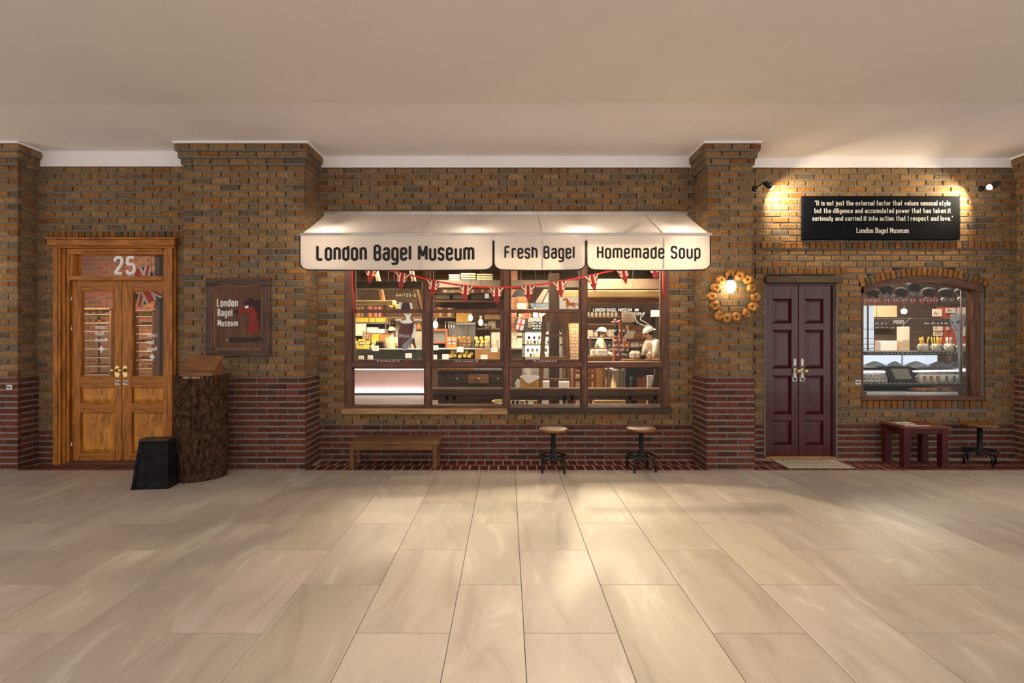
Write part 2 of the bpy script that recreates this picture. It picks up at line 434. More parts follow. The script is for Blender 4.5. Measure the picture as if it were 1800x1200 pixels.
# ================================================================ SETTING
brick_m = M('brick_clay', (.3, .17, .08), .9, 0, .5, 42, 1.0, 130, objcol=True, spec=.15)
brick_s = M('brick_clay_far', (.3, .17, .08), .85, 0, .38, 34, .9, 130, attr=True, spec=.25)
mortar_m = M('mortar_grey', (.175, .163, .153), .95, 0, .25, 25, .5, 150, spec=.1)
mortar_r = M('mortar_pale', (.215, .197, .187), .95, 0, .25, 25, .5, 150, spec=.1)
joint_m = M('joint_dark', (.055, .045, .04), .95, 0, .2, 20, spec=.1)
paint_w = M('paint_white', (.88, .86, .88), .7, 0, .03, 3)
ceil_a = M('ceiling_paint_beige', (.79, .73, .67), .8, 0, .03, 1.2)
ceil_b = M('ceiling_paint_pale', (.86, .80, .77), .8, 0, .03, 1.2)
tile_m = None

def tone_tan():
    u = R.random()
    if u < .62: c = (.275, .162, .070)
    elif u < .84: c = (.215, .138, .070)
    elif u < .955: c = (.285, .132, .042)
    else: c = (.160, .120, .076)
    k = R.uniform(.80, 1.18); return tuple(x*k for x in c)
def tone_orange():
    k = R.uniform(.75, 1.1); return (.265*k, .118*k, .039*k) if R.random() < .75 else (.17*k, .122*k, .07*k)
def tone_red():
    k = R.uniform(.75, 1.2); return (.150*k, .046*k, .027*k) if R.random() < .8 else (.10*k, .037*k, .028*k)
def tone_pave():
    k = R.uniform(.7, 1.25); return (.105*k, .020*k, .014*k)

BR = {}
def brick_mesh(key, L, Hh, dep=.05, b=.004, n=5):
    if key in BR: return BR[key]
    out = []
    for i in range(n):
        rr = random.Random(hash(key) % 1000+i*7)
        j = lambda a: rr.uniform(-a, a)
        x, z = L/2, Hh/2; f = []
        for sx, sz in ((-1, -1), (1, -1), (1, 1), (-1, 1)): f.append((sx*(x-b)+j(.0015), j(.0012), sz*(z-b)+j(.0015)))
        g = []
        for sx, sz in ((-1, -1), (1, -1), (1, 1), (-1, 1)): g.append((sx*x+j(.0012), b+j(.001), sz*z+j(.0012)))
        h = [(a, dep, c) for a, _, c in g]
        v = f+g+h; fs = [(0, 1, 2, 3)]
        for k in range(4): l = (k+1) % 4; fs += [(4+k, 4+l, l, k), (8+k, 8+l, 4+l, 4+k)]
        me = bpy.data.meshes.new('brick'); me.from_pydata(v, [], fs); me.materials.append(brick_m); me.update(); out.append(me)
    BR[key] = out; return out
def put_brick(parent, key, std, loc, length, tone, rotz=0, name='brick', roty=0):
    me = R.choice(brick_mesh(key, *std))
    o = bpy.data.objects.new(name, me); COL.objects.link(o); o.parent = parent
    pl = WLOC[parent.name]; o.location = Vector(loc)-pl
    o.scale = (length/std[0], 1, 1); o.rotation_euler = (0, roty, rotz); o.color = tone+(1,)
    return o
def subtract(iv, holes):
    for a, b in holes:
        new = []
        for x0, x1 in iv:
            if b <= x0 or a >= x1: new.append((x0, x1)); continue
            if a > x0: new.append((x0, a))
            if b < x1: new.append((b, x1))
        iv = new
    return iv
TAN = dict(key='tan', std=(.197, .056), ph=.0733, pl=.209, tone=tone_tan)
RED = dict(key='red', std=(.222, .049), ph=.0693, pl=.236, tone=tone_red)

class Wall:
    """a run of brickwork; root is the backing masonry, children the mortar beds and the bricks"""
    def __init__(s, name, label):
        s.name = name; s.label = label; s.back = MB(); s.mort = MB(); s.bricks = []
    def face(s, u0, u1, z0, z1, plane, kind, style, holes=None, off=0, thick=.25, ends=False, ncourse=None, inset=0.0):
        """kind 'F': front facing -Y at Y=plane, u is X ; 'R': facing +X at X=plane, u is Y ; 'L': facing -X at X=plane, u is Y"""
        ph, pl = style['ph'], style['pl']; n = ncourse or max(1, round((z1-z0)/ph)); ph = (z1-z0)/n
        bh = style['std'][1]; bl = style['std'][0]; red = style is RED
        for i in range(n):
            za = z0+i*ph; zc = za+ph/2
            hs = holes(zc) if holes else []
            iv = subtract([(u0, u1)], hs)
            rec = .010 if red else .02; ma = .004 if red else .005
            ins = inset
            for a, b in iv:
                if kind == 'F':
                    s.back.mat(1 if red else 0).box(a+(ins if a == u0 else 0), b-(ins if b == u1 else 0), plane+rec, plane+thick, za, za+ph)
                    s.mort.box(a+(.004 if ins and a == u0 else 0), b-(.004 if ins and b == u1 else 0), plane+ma, plane+.03, za-(ph-bh)/2, za+(ph-bh)/2)
                elif kind == 'R': s.mort.box(plane-.03, plane-ma, a, b, za-(ph-bh)/2, za+(ph-bh)/2); s.back.mat(1 if red else 0).box(plane-.06, plane-rec, a, b, za, za+ph)
                else: s.mort.box(plane+ma, plane+.03, a, b, za-(ph-bh)/2, za+(ph-bh)/2); s.back.mat(1 if red else 0).box(plane+rec, plane+.06, a, b, za, za+ph)
                sh = (pl/2 if (i+off) % 2 else 0)
                cuts = [a]; x = math.floor((a-sh)/pl)*pl+sh
                while x < b:
                    if x > a+.055 and x < b-.055: cuts.append(x)
                    x += pl
                cuts.append(b); g = pl-bl
                for p, q in zip(cuts[:-1], cuts[1:]):
                    p2 = p+(g/2 if p > a+1e-6 else 0); q2 = q-(g/2 if q < b-1e-6 else 0)
                    L = q2-p2
                    if L > .015:
                        t = style['tone']()
                        if not red and ends and L < bl*.7 and R.random() < .75: t = tone_orange()
                        j = R.uniform(-.003, .003)
                        uc = (p2+q2)/2
                        loc, rz = ((uc, plane+j, zc), 0) if kind == 'F' else (((plane+j, uc, zc), math.pi/2) if kind == 'R' else ((plane+j, uc, zc), -math.pi/2))
                        s.bricks.append((style['key'], style['std'], loc, L, t, rz))
        return s
    def soldiers(s, x0, x1, z0, z1, plane, thick=.25, nat=.074, rec=.02):
        n = max(1, round((x1-x0)/nat)); w = (x1-x0)/n
        s.back.mat(0).box(x0, x1, plane+rec, plane+thick, z0, z1)
        s.mort.box(x0, x1, plane+.006, plane+.03, z0-.006, z0+.006)
        for i in range(n):
            s.bricks.append(('sol%d' % round((z1-z0)*1000), (w-.011, z1-z0-.014), (x0+(i+.5)*w, plane+R.uniform(-.004, .002), (z0+z1)/2), w-.011, tone_orange(), 0))
        return s
    def build(s, limit=300, score=None):
        root = s.back.build(s.name, [joint_m, mortar_r], kind='structure')
        root['label'] = s.label
        red = s.bricks and sum(1 for b in s.bricks if b[0] == 'red') > len(s.bricks)/2
        s.mort.build('mortar_bed', mortar_r if red else mortar_m, root)
        bs = s.bricks
        if len(bs) > limit:
            if score: bs = sorted(bs, key=lambda b: -score(b))
            rest = bs[limit:]; bs = bs[:limit]
            me = MB(); cols = []
            for key, std, loc, L, t, rz in rest:
                src = R.choice(brick_mesh(key, *std)); n0 = len(me.f)
                mt = Matrix.Translation(loc) @ Matrix.Rotation(rz, 4, 'Z') @ Matrix.Diagonal((L/std[0], 1, 1, 1))
                me.add([mt @ v.co for v in src.vertices], [tuple(p.vertices) for p in src.polygons])
                cols += [t]*(len(me.f)-n0)
            o = me.build('bricks', brick_s, root, kind='stuff')
            at = o.data.color_attributes.new('tone', 'FLOAT_COLOR', 'CORNER')
            for p in o.data.polygons:
                for li in p.loop_indices: at.data[li].color = cols[p.index]+(1,)
        for key, std, loc, L, t, rz in bs: put_brick(root, key, std, loc, L, t, rz)
        return root

PY = -.40          # pier faces
B1, B2, B3 = -.17, 0.0, .06      # wall faces of the three bays
CEIL = 3.68
# ---- ceiling
o = B(-9, 9, -4.6, -1.41, CEIL-.02, CEIL+.1).build('ceiling', ceil_a, kind='structure'); o['label'] = 'smooth beige ceiling nearest the viewer'
o = B(-9, 9, -1.41, .5, CEIL, CEIL+.1).build('ceiling', ceil_b, kind='structure'); o['label'] = 'paler strip of ceiling along the brick shopfront'
# ---- white cornice bands above the bays
for n, (x0, x1, y, z0, lab) in enumerate(((-5.6, -3.6, B1, 3.50, 'white band above the wooden double door'), (-2.35, 2.3, B2, 3.545, 'white band above the awning wall'), (2.7, 6.3, B3, 3.565, 'white band above the black quote sign wall'))):
    o = B(x0, x1, y-.004, y+.2, z0, CEIL).build('trim_%d' % (n+1), paint_w, kind='structure'); o['label'] = lab

# ---- piers
PIERTOP = CEIL-.022
def pier(name, label, x0, x1, yback, sides='LR', zred=1.04):
    yback += .02
    w = Wall(name, label)
    zt = PIERTOP-3*.0733
    w.face(x0, x1, zred, zt, PY, 'F', TAN, off=0, thick=.3, ends=True, inset=.03)
    if 'R' in sides: w.face(PY+.045, yback, zred, zt, x1, 'R', TAN, off=1)
    if 'L' in sides: w.face(PY+.045, yback, zred, zt, x0, 'L', TAN, off=1)
    for k in range(3):
        e = .022*(k+1); za = zt+k*.0733
        w.face(x0-e, x1+e, za, za+.0733, PY-e, 'F', TAN, off=k, thick=.3+e, ends=True, inset=.03)
        if 'R' in sides: w.face(PY-e+.045, yback, za, za+.0733, x1+e, 'R', TAN, off=k+1)
        if 'L' in sides: w.face(PY-e+.045, yback, za, za+.0733, x0-e, 'L', TAN, off=k+1)
    w.build(score=lambda b: -b[2][1])
    p = Wall(name.replace('wall_', 'wall_plinth_'), label+', its red brick plinth')
    e = .022
    p.face(x0-e, x1+e, 0, zred, PY-e, 'F', RED, off=0, thick=.3, inset=.03)
    if 'R' in sides: p.face(PY-e+.045, yback, 0, zred, x1+e, 'R', RED, off=1)
    if 'L' in sides: p.face(PY-e+.045, yback, 0, zred, x0-e, 'L', RED, off=1)
    p.build()
    o = B(x0-.075, x1+.075, PY-.075, yback, PIERTOP, CEIL+.01).build('trim_5', paint_w, kind='structure'); o['label'] = 'white painted joint on top of '+label
pier('wall_pier_left_end', 'brick pier at the left end of the shopfront', -6.9, -5.54, B1, 'R')
pier('wall_pier_left', 'wide brick pier carrying the brown wooden sign', -3.66, -2.30, B2, 'RL')
pier('wall_pier_right', 'narrow brick pier carrying the bagel wreath', 2.265, 2.765, B3, 'RL')
pier('wall_pier_right_end', 'brick pier at the right end of the shopfront', 6.23, 7.4, B3, 'L')

# ---- bay 1 (wooden double door)
D1 = (-5.325, -3.885, 2.645)
hole1 = lambda z: [(D1[0], D1[1])] if z < D1[2] else []
w = Wall('wall_left_bay', 'brick wall around the wooden double door')
w.face(-5.54, -3.66, .40, 2.66, B1, 'F', TAN, holes=hole1, thick=.2)
w.soldiers(-5.42, -3.66, 2.66, 2.745, B1)
w.face(-5.54, -5.42, 2.66, 2.745, B1, 'F', TAN, ncourse=1)
w.face(-5.54, -3.66, 2.745, 3.50, B1, 'F', TAN, off=1, ends=True)
w.build()
w = Wall('wall_plinth_left_bay', 'red brick base course beside the wooden double door')
w.face(-5.54, -3.66, 0, .40, B1, 'F', RED, holes=hole1, thick=.2); w.build()
# ---- bay 2 (big window)
W2 = (-1.97, 1.95, .622, 2.72)
hole2 = lambda z: [(W2[0], W2[1])] if W2[2] < z < W2[3] else []
w = Wall('wall_centre_upper', 'brick wall above the awning')
w.face(-2.30, 2.265, 2.72, 3.545, B2, 'F', TAN, off=1, ends=True); w.build()
w = Wall('wall_centre_lower', 'tan brick wall around the big sash window')
w.face(-2.30, 2.265, .43, .622, B2, 'F', TAN, off=0, ncourse=3)
w.face(-2.30, 2.265, .622, 2.72, B2, 'F', TAN, holes=hole2, off=1, ends=True); w.build()
w = Wall('wall_plinth_centre', 'red brick base below the big sash window, behind bench and stools')
w.face(-2.30, 2.265, 0, .43, B2, 'F', RED); w.build()
# ---- bay 3 (burgundy door and arched window)
D2 = (3.16, 4.02, 2.155)
AX0, AX1, AZ0, AZS, AZC = 4.335, 5.865, .715, 2.10, 2.235
_c = (AX1-AX0)/2; _h = AZC-AZS; AR = (_c*_c+_h*_h)/(2*_h); ACX = (AX0+AX1)/2; ACZ = AZC-AR
def arch_half(z, rad=AR):
    dz = z-ACZ
    return math.sqrt(max(0, rad*rad-dz*dz)) if dz < rad else 0
def hole3(z):
    h = []
    if z < D2[2]+.10: h.append((D2[0], D2[1]))
    if D2[2]+.10 <= z < D2[2]+.20: h.append((2.96, 4.16))
    if AZ0-.115 < z < AZ0: h.append((AX0, AX1+.02))
    if AZ0 <= z:
        hh = arch_half(z, AR+.105) if z > AZS+.03 else _c
        hh = min(hh, _c+.03)
        if z < AZC+.105 and hh > 0: h.append((ACX-hh, ACX+hh))
    return h
w = Wall('wall_right_upper', 'brick wall around the black quote sign')
w.face(2.765, 6.23, 2.655, 3.565, B3, 'F', TAN, off=0); w.soldiers(2.80, 6.23, 2.565, 2.655, B3-.012); w.build()
w = Wall('wall_right_lower', 'brick wall between the burgundy door and the arched window')
w.face(2.765, 6.23, .43, 2.565, B3, 'F', TAN, holes=hole3, off=1)
w.soldiers(2.96, 4.16, D2[2]+.105, D2[2]+.19, B3-.006)
w.soldiers(AX0, AX1+.02, AZ0-.11, AZ0, B3); w.mort.box(AX0-.03, AX1+.05, B3+.008, B3+.1, AZ0-.15, AZ0-.105)
root = w.build()
# voussoirs of the segmental arch
a0 = math.atan2(AZS-ACZ, _c); n = 25
for i in range(n):
    a = math.pi-a0-(math.pi-2*a0)*(i+.5)/n; rm = AR+.052
    o = put_brick(root, 'vous', (.052, .098), (ACX+rm*math.cos(a), B3-.012, ACZ+rm*math.sin(a)), .052, tone_orange(), 0, roty=math.pi/2-a)
w = Wall('wall_plinth_right_bay', 'red brick base behind the burgundy table')
w.face(2.765, 6.23, 0, .43, B3, 'F', RED, holes=lambda z: [(D2[0], D2[1])]); w.build()
# mortar fillet behind the arch bricks
mb = MB(); pts = [(ACX+(AR+q)*math.cos(math.pi-a0-(math.pi-2*a0)*i/24), ACZ+(AR+q)*math.sin(math.pi-a0-(math.pi-2*a0)*i/24)) for q in (0,) for i in range(25)]
pt2 = [(ACX+(AR+.115)*math.cos(math.pi-a0-(math.pi-2*a0)*i/24), ACZ+(AR+.115)*math.sin(math.pi-a0-(math.pi-2*a0)*i/24)) for i in range(25)]
for i in range(24): mb.prism([pts[i], pts[i+1], pt2[i+1], pt2[i]], B3+.008, B3+.2)
mb.build('arch_backing', joint_m, root)

# ---- floor: stone tiles
def stone():
    m = bpy.data.materials.new('stone_tile'); nt, N, L, P = nodes(m)
    tc = N.new('ShaderNodeTexCoord'); oi = N.new('ShaderNodeObjectInfo')
    mu = N.new('ShaderNodeMath'); mu.operation = 'MULTIPLY'; mu.inputs[1].default_value = 91; L.new(oi.outputs['Random'], mu.inputs[0])
    mp = N.new('ShaderNodeMapping'); mp.inputs['Rotation'].default_value = (0, 0, .55); mp.inputs['Scale'].default_value = (3.0, .8, 1)
    L.new(tc.outputs['Object'], mp.inputs['Vector'])
    ad = N.new('ShaderNodeVectorMath'); ad.operation = 'ADD'; L.new(mp.outputs[0], ad.inputs[0]); L.new(mu.outputs[0], ad.inputs[1])
    n1 = N.new('ShaderNodeTexNoise'); n1.inputs['Scale'].default_value = 1.6; n1.inputs['Detail'].default_value = 8; n1.inputs['Roughness'].default_value = .62; n1.inputs['Distortion'].default_value = .9
    L.new(ad.outputs[0], n1.inputs['Vector'])
    rp = N.new('ShaderNodeValToRGB'); e = rp.color_ramp.elements
    e[0].position = .34; e[0].color = (.335, .282, .242, 1); e[1].position = .66; e[1].color = (.475, .425, .378, 1)
    k = e.new(.47); k.color = (.39, .335, .292, 1); k = e.new(.585); k.color = (.405, .35, .306, 1)
    L.new(n1.outputs['Fac'], rp.inputs['Fac'])
    n2 = N.new('ShaderNodeTexNoise'); n2.inputs['Scale'].default_value = 90; n2.inputs['Detail'].default_value = 3; L.new(tc.outputs['Object'], n2.inputs['Vector'])
    r2 = N.new('ShaderNodeValToRGB'); r2.color_ramp.elements[0].color = (.86, .86, .86, 1); r2.color_ramp.elements[1].color = (1.1, 1.1, 1.1, 1); L.new(n2.outputs['Fac'], r2.inputs['Fac'])
    mx = N.new('ShaderNodeMix'); mx.data_type = 'RGBA'; mx.blend_type = 'MULTIPLY'; mx.inputs['Factor'].default_value = 1
    L.new(rp.outputs[0], mx.inputs[6]); L.new(r2.outputs[0], mx.inputs[7])
    m2 = N.new('ShaderNodeMix'); m2.data_type = 'RGBA'; m2.blend_type = 'MULTIPLY'; m2.inputs['Factor'].default_value = 1
    L.new(mx.outputs[2], m2.inputs[6]); L.new(oi.outputs['Color'], m2.inputs[7])
    L.new(m2.outputs[2], P.inputs['Base Color']); P.inputs['Roughness'].default_value = .42; P.inputs['Specular IOR Level'].default_value = .35
    bp = N.new('ShaderNodeBump'); bp.inputs['Strength'].default_value = .12; bp.inputs['Distance'].default_value = .004; L.new(n2.outputs['Fac'], bp.inputs['Height']); L.new(bp.outputs[0], P.inputs['Normal'])
    return m
tile_m = stone()
PAVE = -.437
fl = B(-9, 9, -6.9, 9.2, -.12, -.012).build('floor', M('grout_dark', (.10, .085, .07), .9), kind='structure'); fl['label'] = 'pale stone tile floor of the hall'
TW, TL = .48, .96
edges = [.084+TW*i for i in range(0, 17)]
left = [-.293-TW*i for i in range(0, 17)]
cols = list(zip(edges[:-1], edges[1:], [i % 2 for i in range(16)]))+[(-.293, .084, 1)]+[(left[i+1], left[i], (i) % 2) for i in range(16)]
tm = {}
def tile_mesh(w, l):
    k = (round(w, 3), round(l, 3))
    if k not in tm:
        me = B(-w/2+.0016, w/2-.0016, -l/2+.0016, l/2-.0016, -.012, 0, .0012).mesh('floor_tile', tile_m); tm[k] = me
    return tm[k]
for x0, x1, par in cols:
    if abs((x0+x1)/2) > 7.3: continue
    ys = [PAVE]; y = -.551 if par == 0 else -1.03
    while y > -7.4: ys.append(y); y -= TL
    for a, b in zip(ys[:-1], ys[1:]):
        if a-b < .03: continue
        o = bpy.data.objects.new('floor_tile', tile_mesh(x1-x0, a-b)); COL.objects.link(o); o.parent = fl
        o.location = Vector(((x0+x1)/2, (a+b)/2, 0))-WLOC[fl.name]
        if R.random() < .5: o.rotation_euler = (0, 0, math.pi)
        k = R.uniform(.9, 1.06); o.color = (k, k*R.uniform(.97, 1.01), k*R.uniform(.93, 1.0), 1)
# paving bricks along the shopfront
pv = B(-7.5, 7.5, PAVE+.004, .9, -.04, -.003).build('floor_paving', M('pave_joint', (.36, .29, .26), .9), kind='structure'); pv['label'] = 'strip of dark red paving bricks along the shopfront'
pave_m = M('paving_glaze', (.1, .03, .02), .5, 0, .3, 22, .35, 70, objcol=True, spec=.2)
pm_ = B(-.0475, .0475, -.094, .094, -.03, 0, .003).mesh('paving_brick', pave_m)
for x0, x1, y1 in ((-5.56, -3.62, B1), (-2.29, 2.26, B2), (2.77, 6.22, B3)):
    for r in range(2):
        yc = PAVE+.104+.214*r
        if yc-.107 > y1: continue
        x = x0+.0525*(r % 2)
        while x+.105 <= x1+.05:
            o = bpy.data.objects.new('paving_brick', pm_); COL.objects.link(o); o.parent = pv
            o.location = Vector((x+.0525, yc, R.uniform(-.0015, .001)))-WLOC[pv.name]; o.color = tone_pave()+(1,)
            x += .1095
# ================================================================ SHOPFRONT
oak = wood('oak_orange_v', (.26, .078, .009), .45, .45, 'Z', 6, .1, tint=(.40, .15, .022))
oak_h = wood('oak_orange_h', (.26, .078, .009), .45, .45, 'X', 6, .1, tint=(.40, .15, .022))
oak_p = M('oak_flame_panel', (.36, .12, .014), .4, 0, .4, 9, .06, 40, (1.1, 1, .35), dist=1.6, tint=(.56, .24, .04))
brown = wood('window_brown', (.075, .028, .014), .4, .35, 'Z', 6, .15, tint=(.13, .058, .034))
brown_h = wood('window_brown_h', (.075, .028, .014), .4, .35, 'X', 6, .15, tint=(.13, .058, .034))
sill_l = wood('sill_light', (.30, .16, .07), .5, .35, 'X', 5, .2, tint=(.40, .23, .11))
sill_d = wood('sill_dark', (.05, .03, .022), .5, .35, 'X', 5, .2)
brass = M('brass', (.70, .52, .24), .25, 1, .12, 20)
steel = M('steel', (.6, .6, .6), .25, 1, .08, 20)
black = M('black_paint', (.010, .010, .012), .35, 0, .2, 20, spec=.35)
white_t = M('white_paint_letter', (.85, .84, .82), .5, 0, .02)
black_t = M('black_letter', (.012, .011, .011), .6, 0, .05)
gls = glass('window_glass', (.97, .98, .97), 1.2)
burg = M('burgundy_gloss', (.055, .008, .013), .3, 0, .25, 5, .25, 18, (2, 1, .3), tint=(.075, .014, .022), coat=.6)
chip = M('chipped_edge', (.45, .33, .3), .8, 0, .3, 30)
cream_paper = M('paper_cream', (.72, .66, .55), .8, 0, .06)
white_paper = M('paper_white', (.85, .83, .80), .8, 0, .03)

# ---------------------------------------------------------------- wooden double door
s1 = F/(D+B1)
X1 = lambda px: (px-CX)/s1
Z1 = lambda py: H-(py-CY)/s1
dr = thing('door_1', 'orange-brown wooden double door with glazed top panels and a transom numbered 25', None, (X1(205), B1, 0)); dr['kind'] = 'structure'
fy = B1-.035
xa, xb = X1(97), X1(312); ztop = Z1(437)
for sgn, x in ((1, xa), (-1, xb)):
    mb = MB()
    for q, (d, y) in enumerate(((0, fy), (.022, fy-.022), (.075, fy-.012), (.10, fy+.012), (.135, fy+.03))):
        e = (.022, .075, .10, .135, .165)[q]
        mb.box(x+sgn*d, x+sgn*e, y, B1+.14, 0, ztop, .004)
    mb.build('door_casing', oak, dr)
xi, xj = xa+.165, xb-.165
mb = B(xa-.02, xb+.02, fy-.05, B1+.10, ztop+.022, Z1(421)-.012, .006); mb.box(xa-.035, xb+.035, fy-.065, B1+.10, Z1(421)-.012, Z1(421)+.008, .004); mb.box(xa, xb, fy-.02, B1+.10, ztop, ztop+.022, .004)
mb.build('head_cornice', oak_h, dr)
mb = B(xi, xj, fy+.03, B1+.12, Z1(447), ztop, .004); mb.box(xi, xj, fy+.012, B1+.10, Z1(442), ztop, .004)
mb.build('head_rail', oak_h, dr)
B(xi, xj, fy+.02, B1+.12, Z1(493), Z1(485), .006).build('transom_bar', oak_h, dr)
for a, b in ((xi, X1(128)), (X1(298), xj)): B(a, b, fy+.035, B1+.12, Z1(485), Z1(447), .004).build('transom_stile', oak, dr)
B(X1(128), X1(298), B1+.05, B1+.056, Z1(485), Z1(447)).build('transom_glass', gls, dr)
num = text_mb('25', X1(195), X1(234.5), Z1(482), Z1(449)-Z1(482), B1+.045, stroke=.15, gw=.5, gap=.22, th=.012)
num.build('number_25', white_t, dr)['label'] = 'white house number 25'
ly0, ly1 = B1+.03, B1+.075; zl = Z1(492)
cx_ = X1(210.5)
for side, (la, lb, ga, gb) in enumerate(((xi+.004, cx_-.003, X1(137), X1(197)), (cx_+.003, xj-.004, X1(228), X1(287)))):
    lf = B(la, ga, ly0, ly1, .03, zl, .004).build('door_leaf', oak, dr)
    B(gb, lb, ly0, ly1, .03, zl, .004).build('stile', oak, lf)
    for za, zb in ((Z1(510), zl), (Z1(681), Z1(663)), (Z1(726), Z1(709)), (.03, Z1(797))): B(ga, gb, ly0, ly1, za, zb, .003).build('rail', oak_h, lf)
    B(ga, gb, B1+.05, B1+.055, Z1(663), Z1(510)).build('pane', gls, lf)
    bd = MB()
    for za, zb in ((Z1(663), Z1(510)),):
        bd.box(ga, ga+.014, ly0-.006, ly1, za, zb, .003).box(gb-.014, gb, ly0-.006, ly1, za, zb, .003).box(ga, gb, ly0-.006, ly1, za, za+.012, .003).box(ga, gb, ly0-.006, ly1, zb-.012, zb, .003)
    bd.build('glazing_bead', oak, lf)
    for za, zb in ((Z1(709), Z1(681)), (Z1(797), Z1(726))):
        p = MB(); e = .045; f = .008
        o_ = [(ga, za), (gb, za), (gb, zb), (ga, zb)]; i_ = [(ga+e, za+e), (gb-e, za+e), (gb-e, zb-e), (ga+e, zb-e)]
        v = [(x, ly0+.028, z) for x, z in o_]+[(x, ly0+.006, z) for x, z in i_]
        p.add(v, [(4, 5, 6, 7)]+[(k, (k+1) % 4, 4+(k+1) % 4, 4+k) for k in range(4)])
        p.build('raised_panel', oak_p, lf)
    # hardware
    kx = X1(203 if side == 0 else 217)
    hp = MB().prism([(kx+.035*math.cos(a)*.8, (Z1(648) if k < 9 else Z1(658))+.035*math.sin(a)) for k, a in enumerate([math.pi*i/8 for i in range(9)]+[math.pi+math.pi*i/8 for i in range(9)])], ly0-.006, ly0)
    hp.build('lock_plate', brass, lf)
    MB().lathe([(.012, 0), (.012, .025), (.024, .035), (.028, .048), (.02, .06), (.001, .064)], (kx-.028, ly0-.002, Z1(651)), 16, axis='Y').build('door_knob', brass, lf)
    t = B(kx-.03, kx+.03, ly0-.002, ly0+.001, Z1(676.5), Z1(669)).build('push_plate', M('tag_white', (.7, .68, .67), .6), lf)
    m_ = MB(); ribbon(m_, [(kx-.03, Z1(672.5)), (kx-.01, Z1(671)), (kx, Z1(673.5)), (kx+.022, Z1(671)), (kx+.022, Z1(675))], .005, False, lambda u, v: (u, v), ly0-.003, ly0-.002); m_.build('pointing_hand_mark', black_t, t)
    hx = la+.001 if side == 0 else lb-.001
    for py in (525, 578, 784): MB().lathe([(.008, 0), (.008, .085)], (hx, ly0-.004, Z1(py)-.04), 8).build('hinge', steel, lf)
# handwriting on the glass, reversed
for side, (gx, zz, rows) in enumerate(((X1(172), Z1(578), 1), (X1(262), Z1(592), 1))):
    mb = MB(); hw = .14 if side == 0 else .115
    for r, t in enumerate(('London', 'Bagel', 'Museum')):
        ww = hw*(1, .72, 1)[r]
        text_mb(t, gx-hw/2, gx-hw/2+ww, zz-r*(.075 if side == 0 else .082), .05, B1+.049, stroke=.11, gw=.4, xh=.62, mirror=True, th=.001, mb=mb, wob=.05)
    z0 = zz-.25; mb.prism([(gx+.0, z0+.05), (gx+.035, z0+.01), (gx+.02, z0-.005), (gx+.006, z0+.004), (gx+.012, z0-.03), (gx-.012, z0-.03), (gx-.006, z0+.004), (gx-.02, z0-.005), (gx-.035, z0+.01)], B1+.048, B1+.049)
    mb.build('window_lettering', white_t, dr)
o = B(xi, xj, fy-.03, B1+.14, 0, .03, .006).build('door_sill', wood('threshold_dark', (.10, .045, .02), .5), dr)

# ---------------------------------------------------------------- burgundy double door
s2 = F/(D+B3+.04); yB = B3+.04
X2 = lambda px: (px-CX)/s2
Z2 = lambda py: H-(py-CY)/s2
dr = thing('door_2', 'glossy burgundy double door with eight raised panels and brass knobs', None, (X2(1404), yB, 0)); dr['kind'] = 'structure'
la, lb = D2[0]+.0, D2[1]-.0
mb = MB()
for a, b in ((la, X2(1349)), (X2(1462), lb)): mb.box(a, b, yB-.03, yB+.16, 0, Z2(500), .004)
mb.box(la, lb, yB-.03, yB+.16, Z2(500)-.012, Z2(500)+.01, .004); mb.build('door_frame', burg, dr)
B(X2(1340), X2(1474), B3-.05, B3+.16, Z2(498), Z2(486), .006).build('lintel', wood('lintel_grey', (.11, .075, .05), .8, .4), dr)
mb = MB()
for sgn, x in ((-1, D2[0]), (1, D2[1])): mb.box(x, x+sgn*.02, B3-.003, B3+.05, 0, Z2(499))
mb.build('mortar_jamb', mortar_m, dr)
B(la, lb, yB-.05, yB+.12, 0, .022, .004).build('door_sill', wood('threshold_oak', (.42, .22, .08), .5), dr)
mid = X2(1403.5)
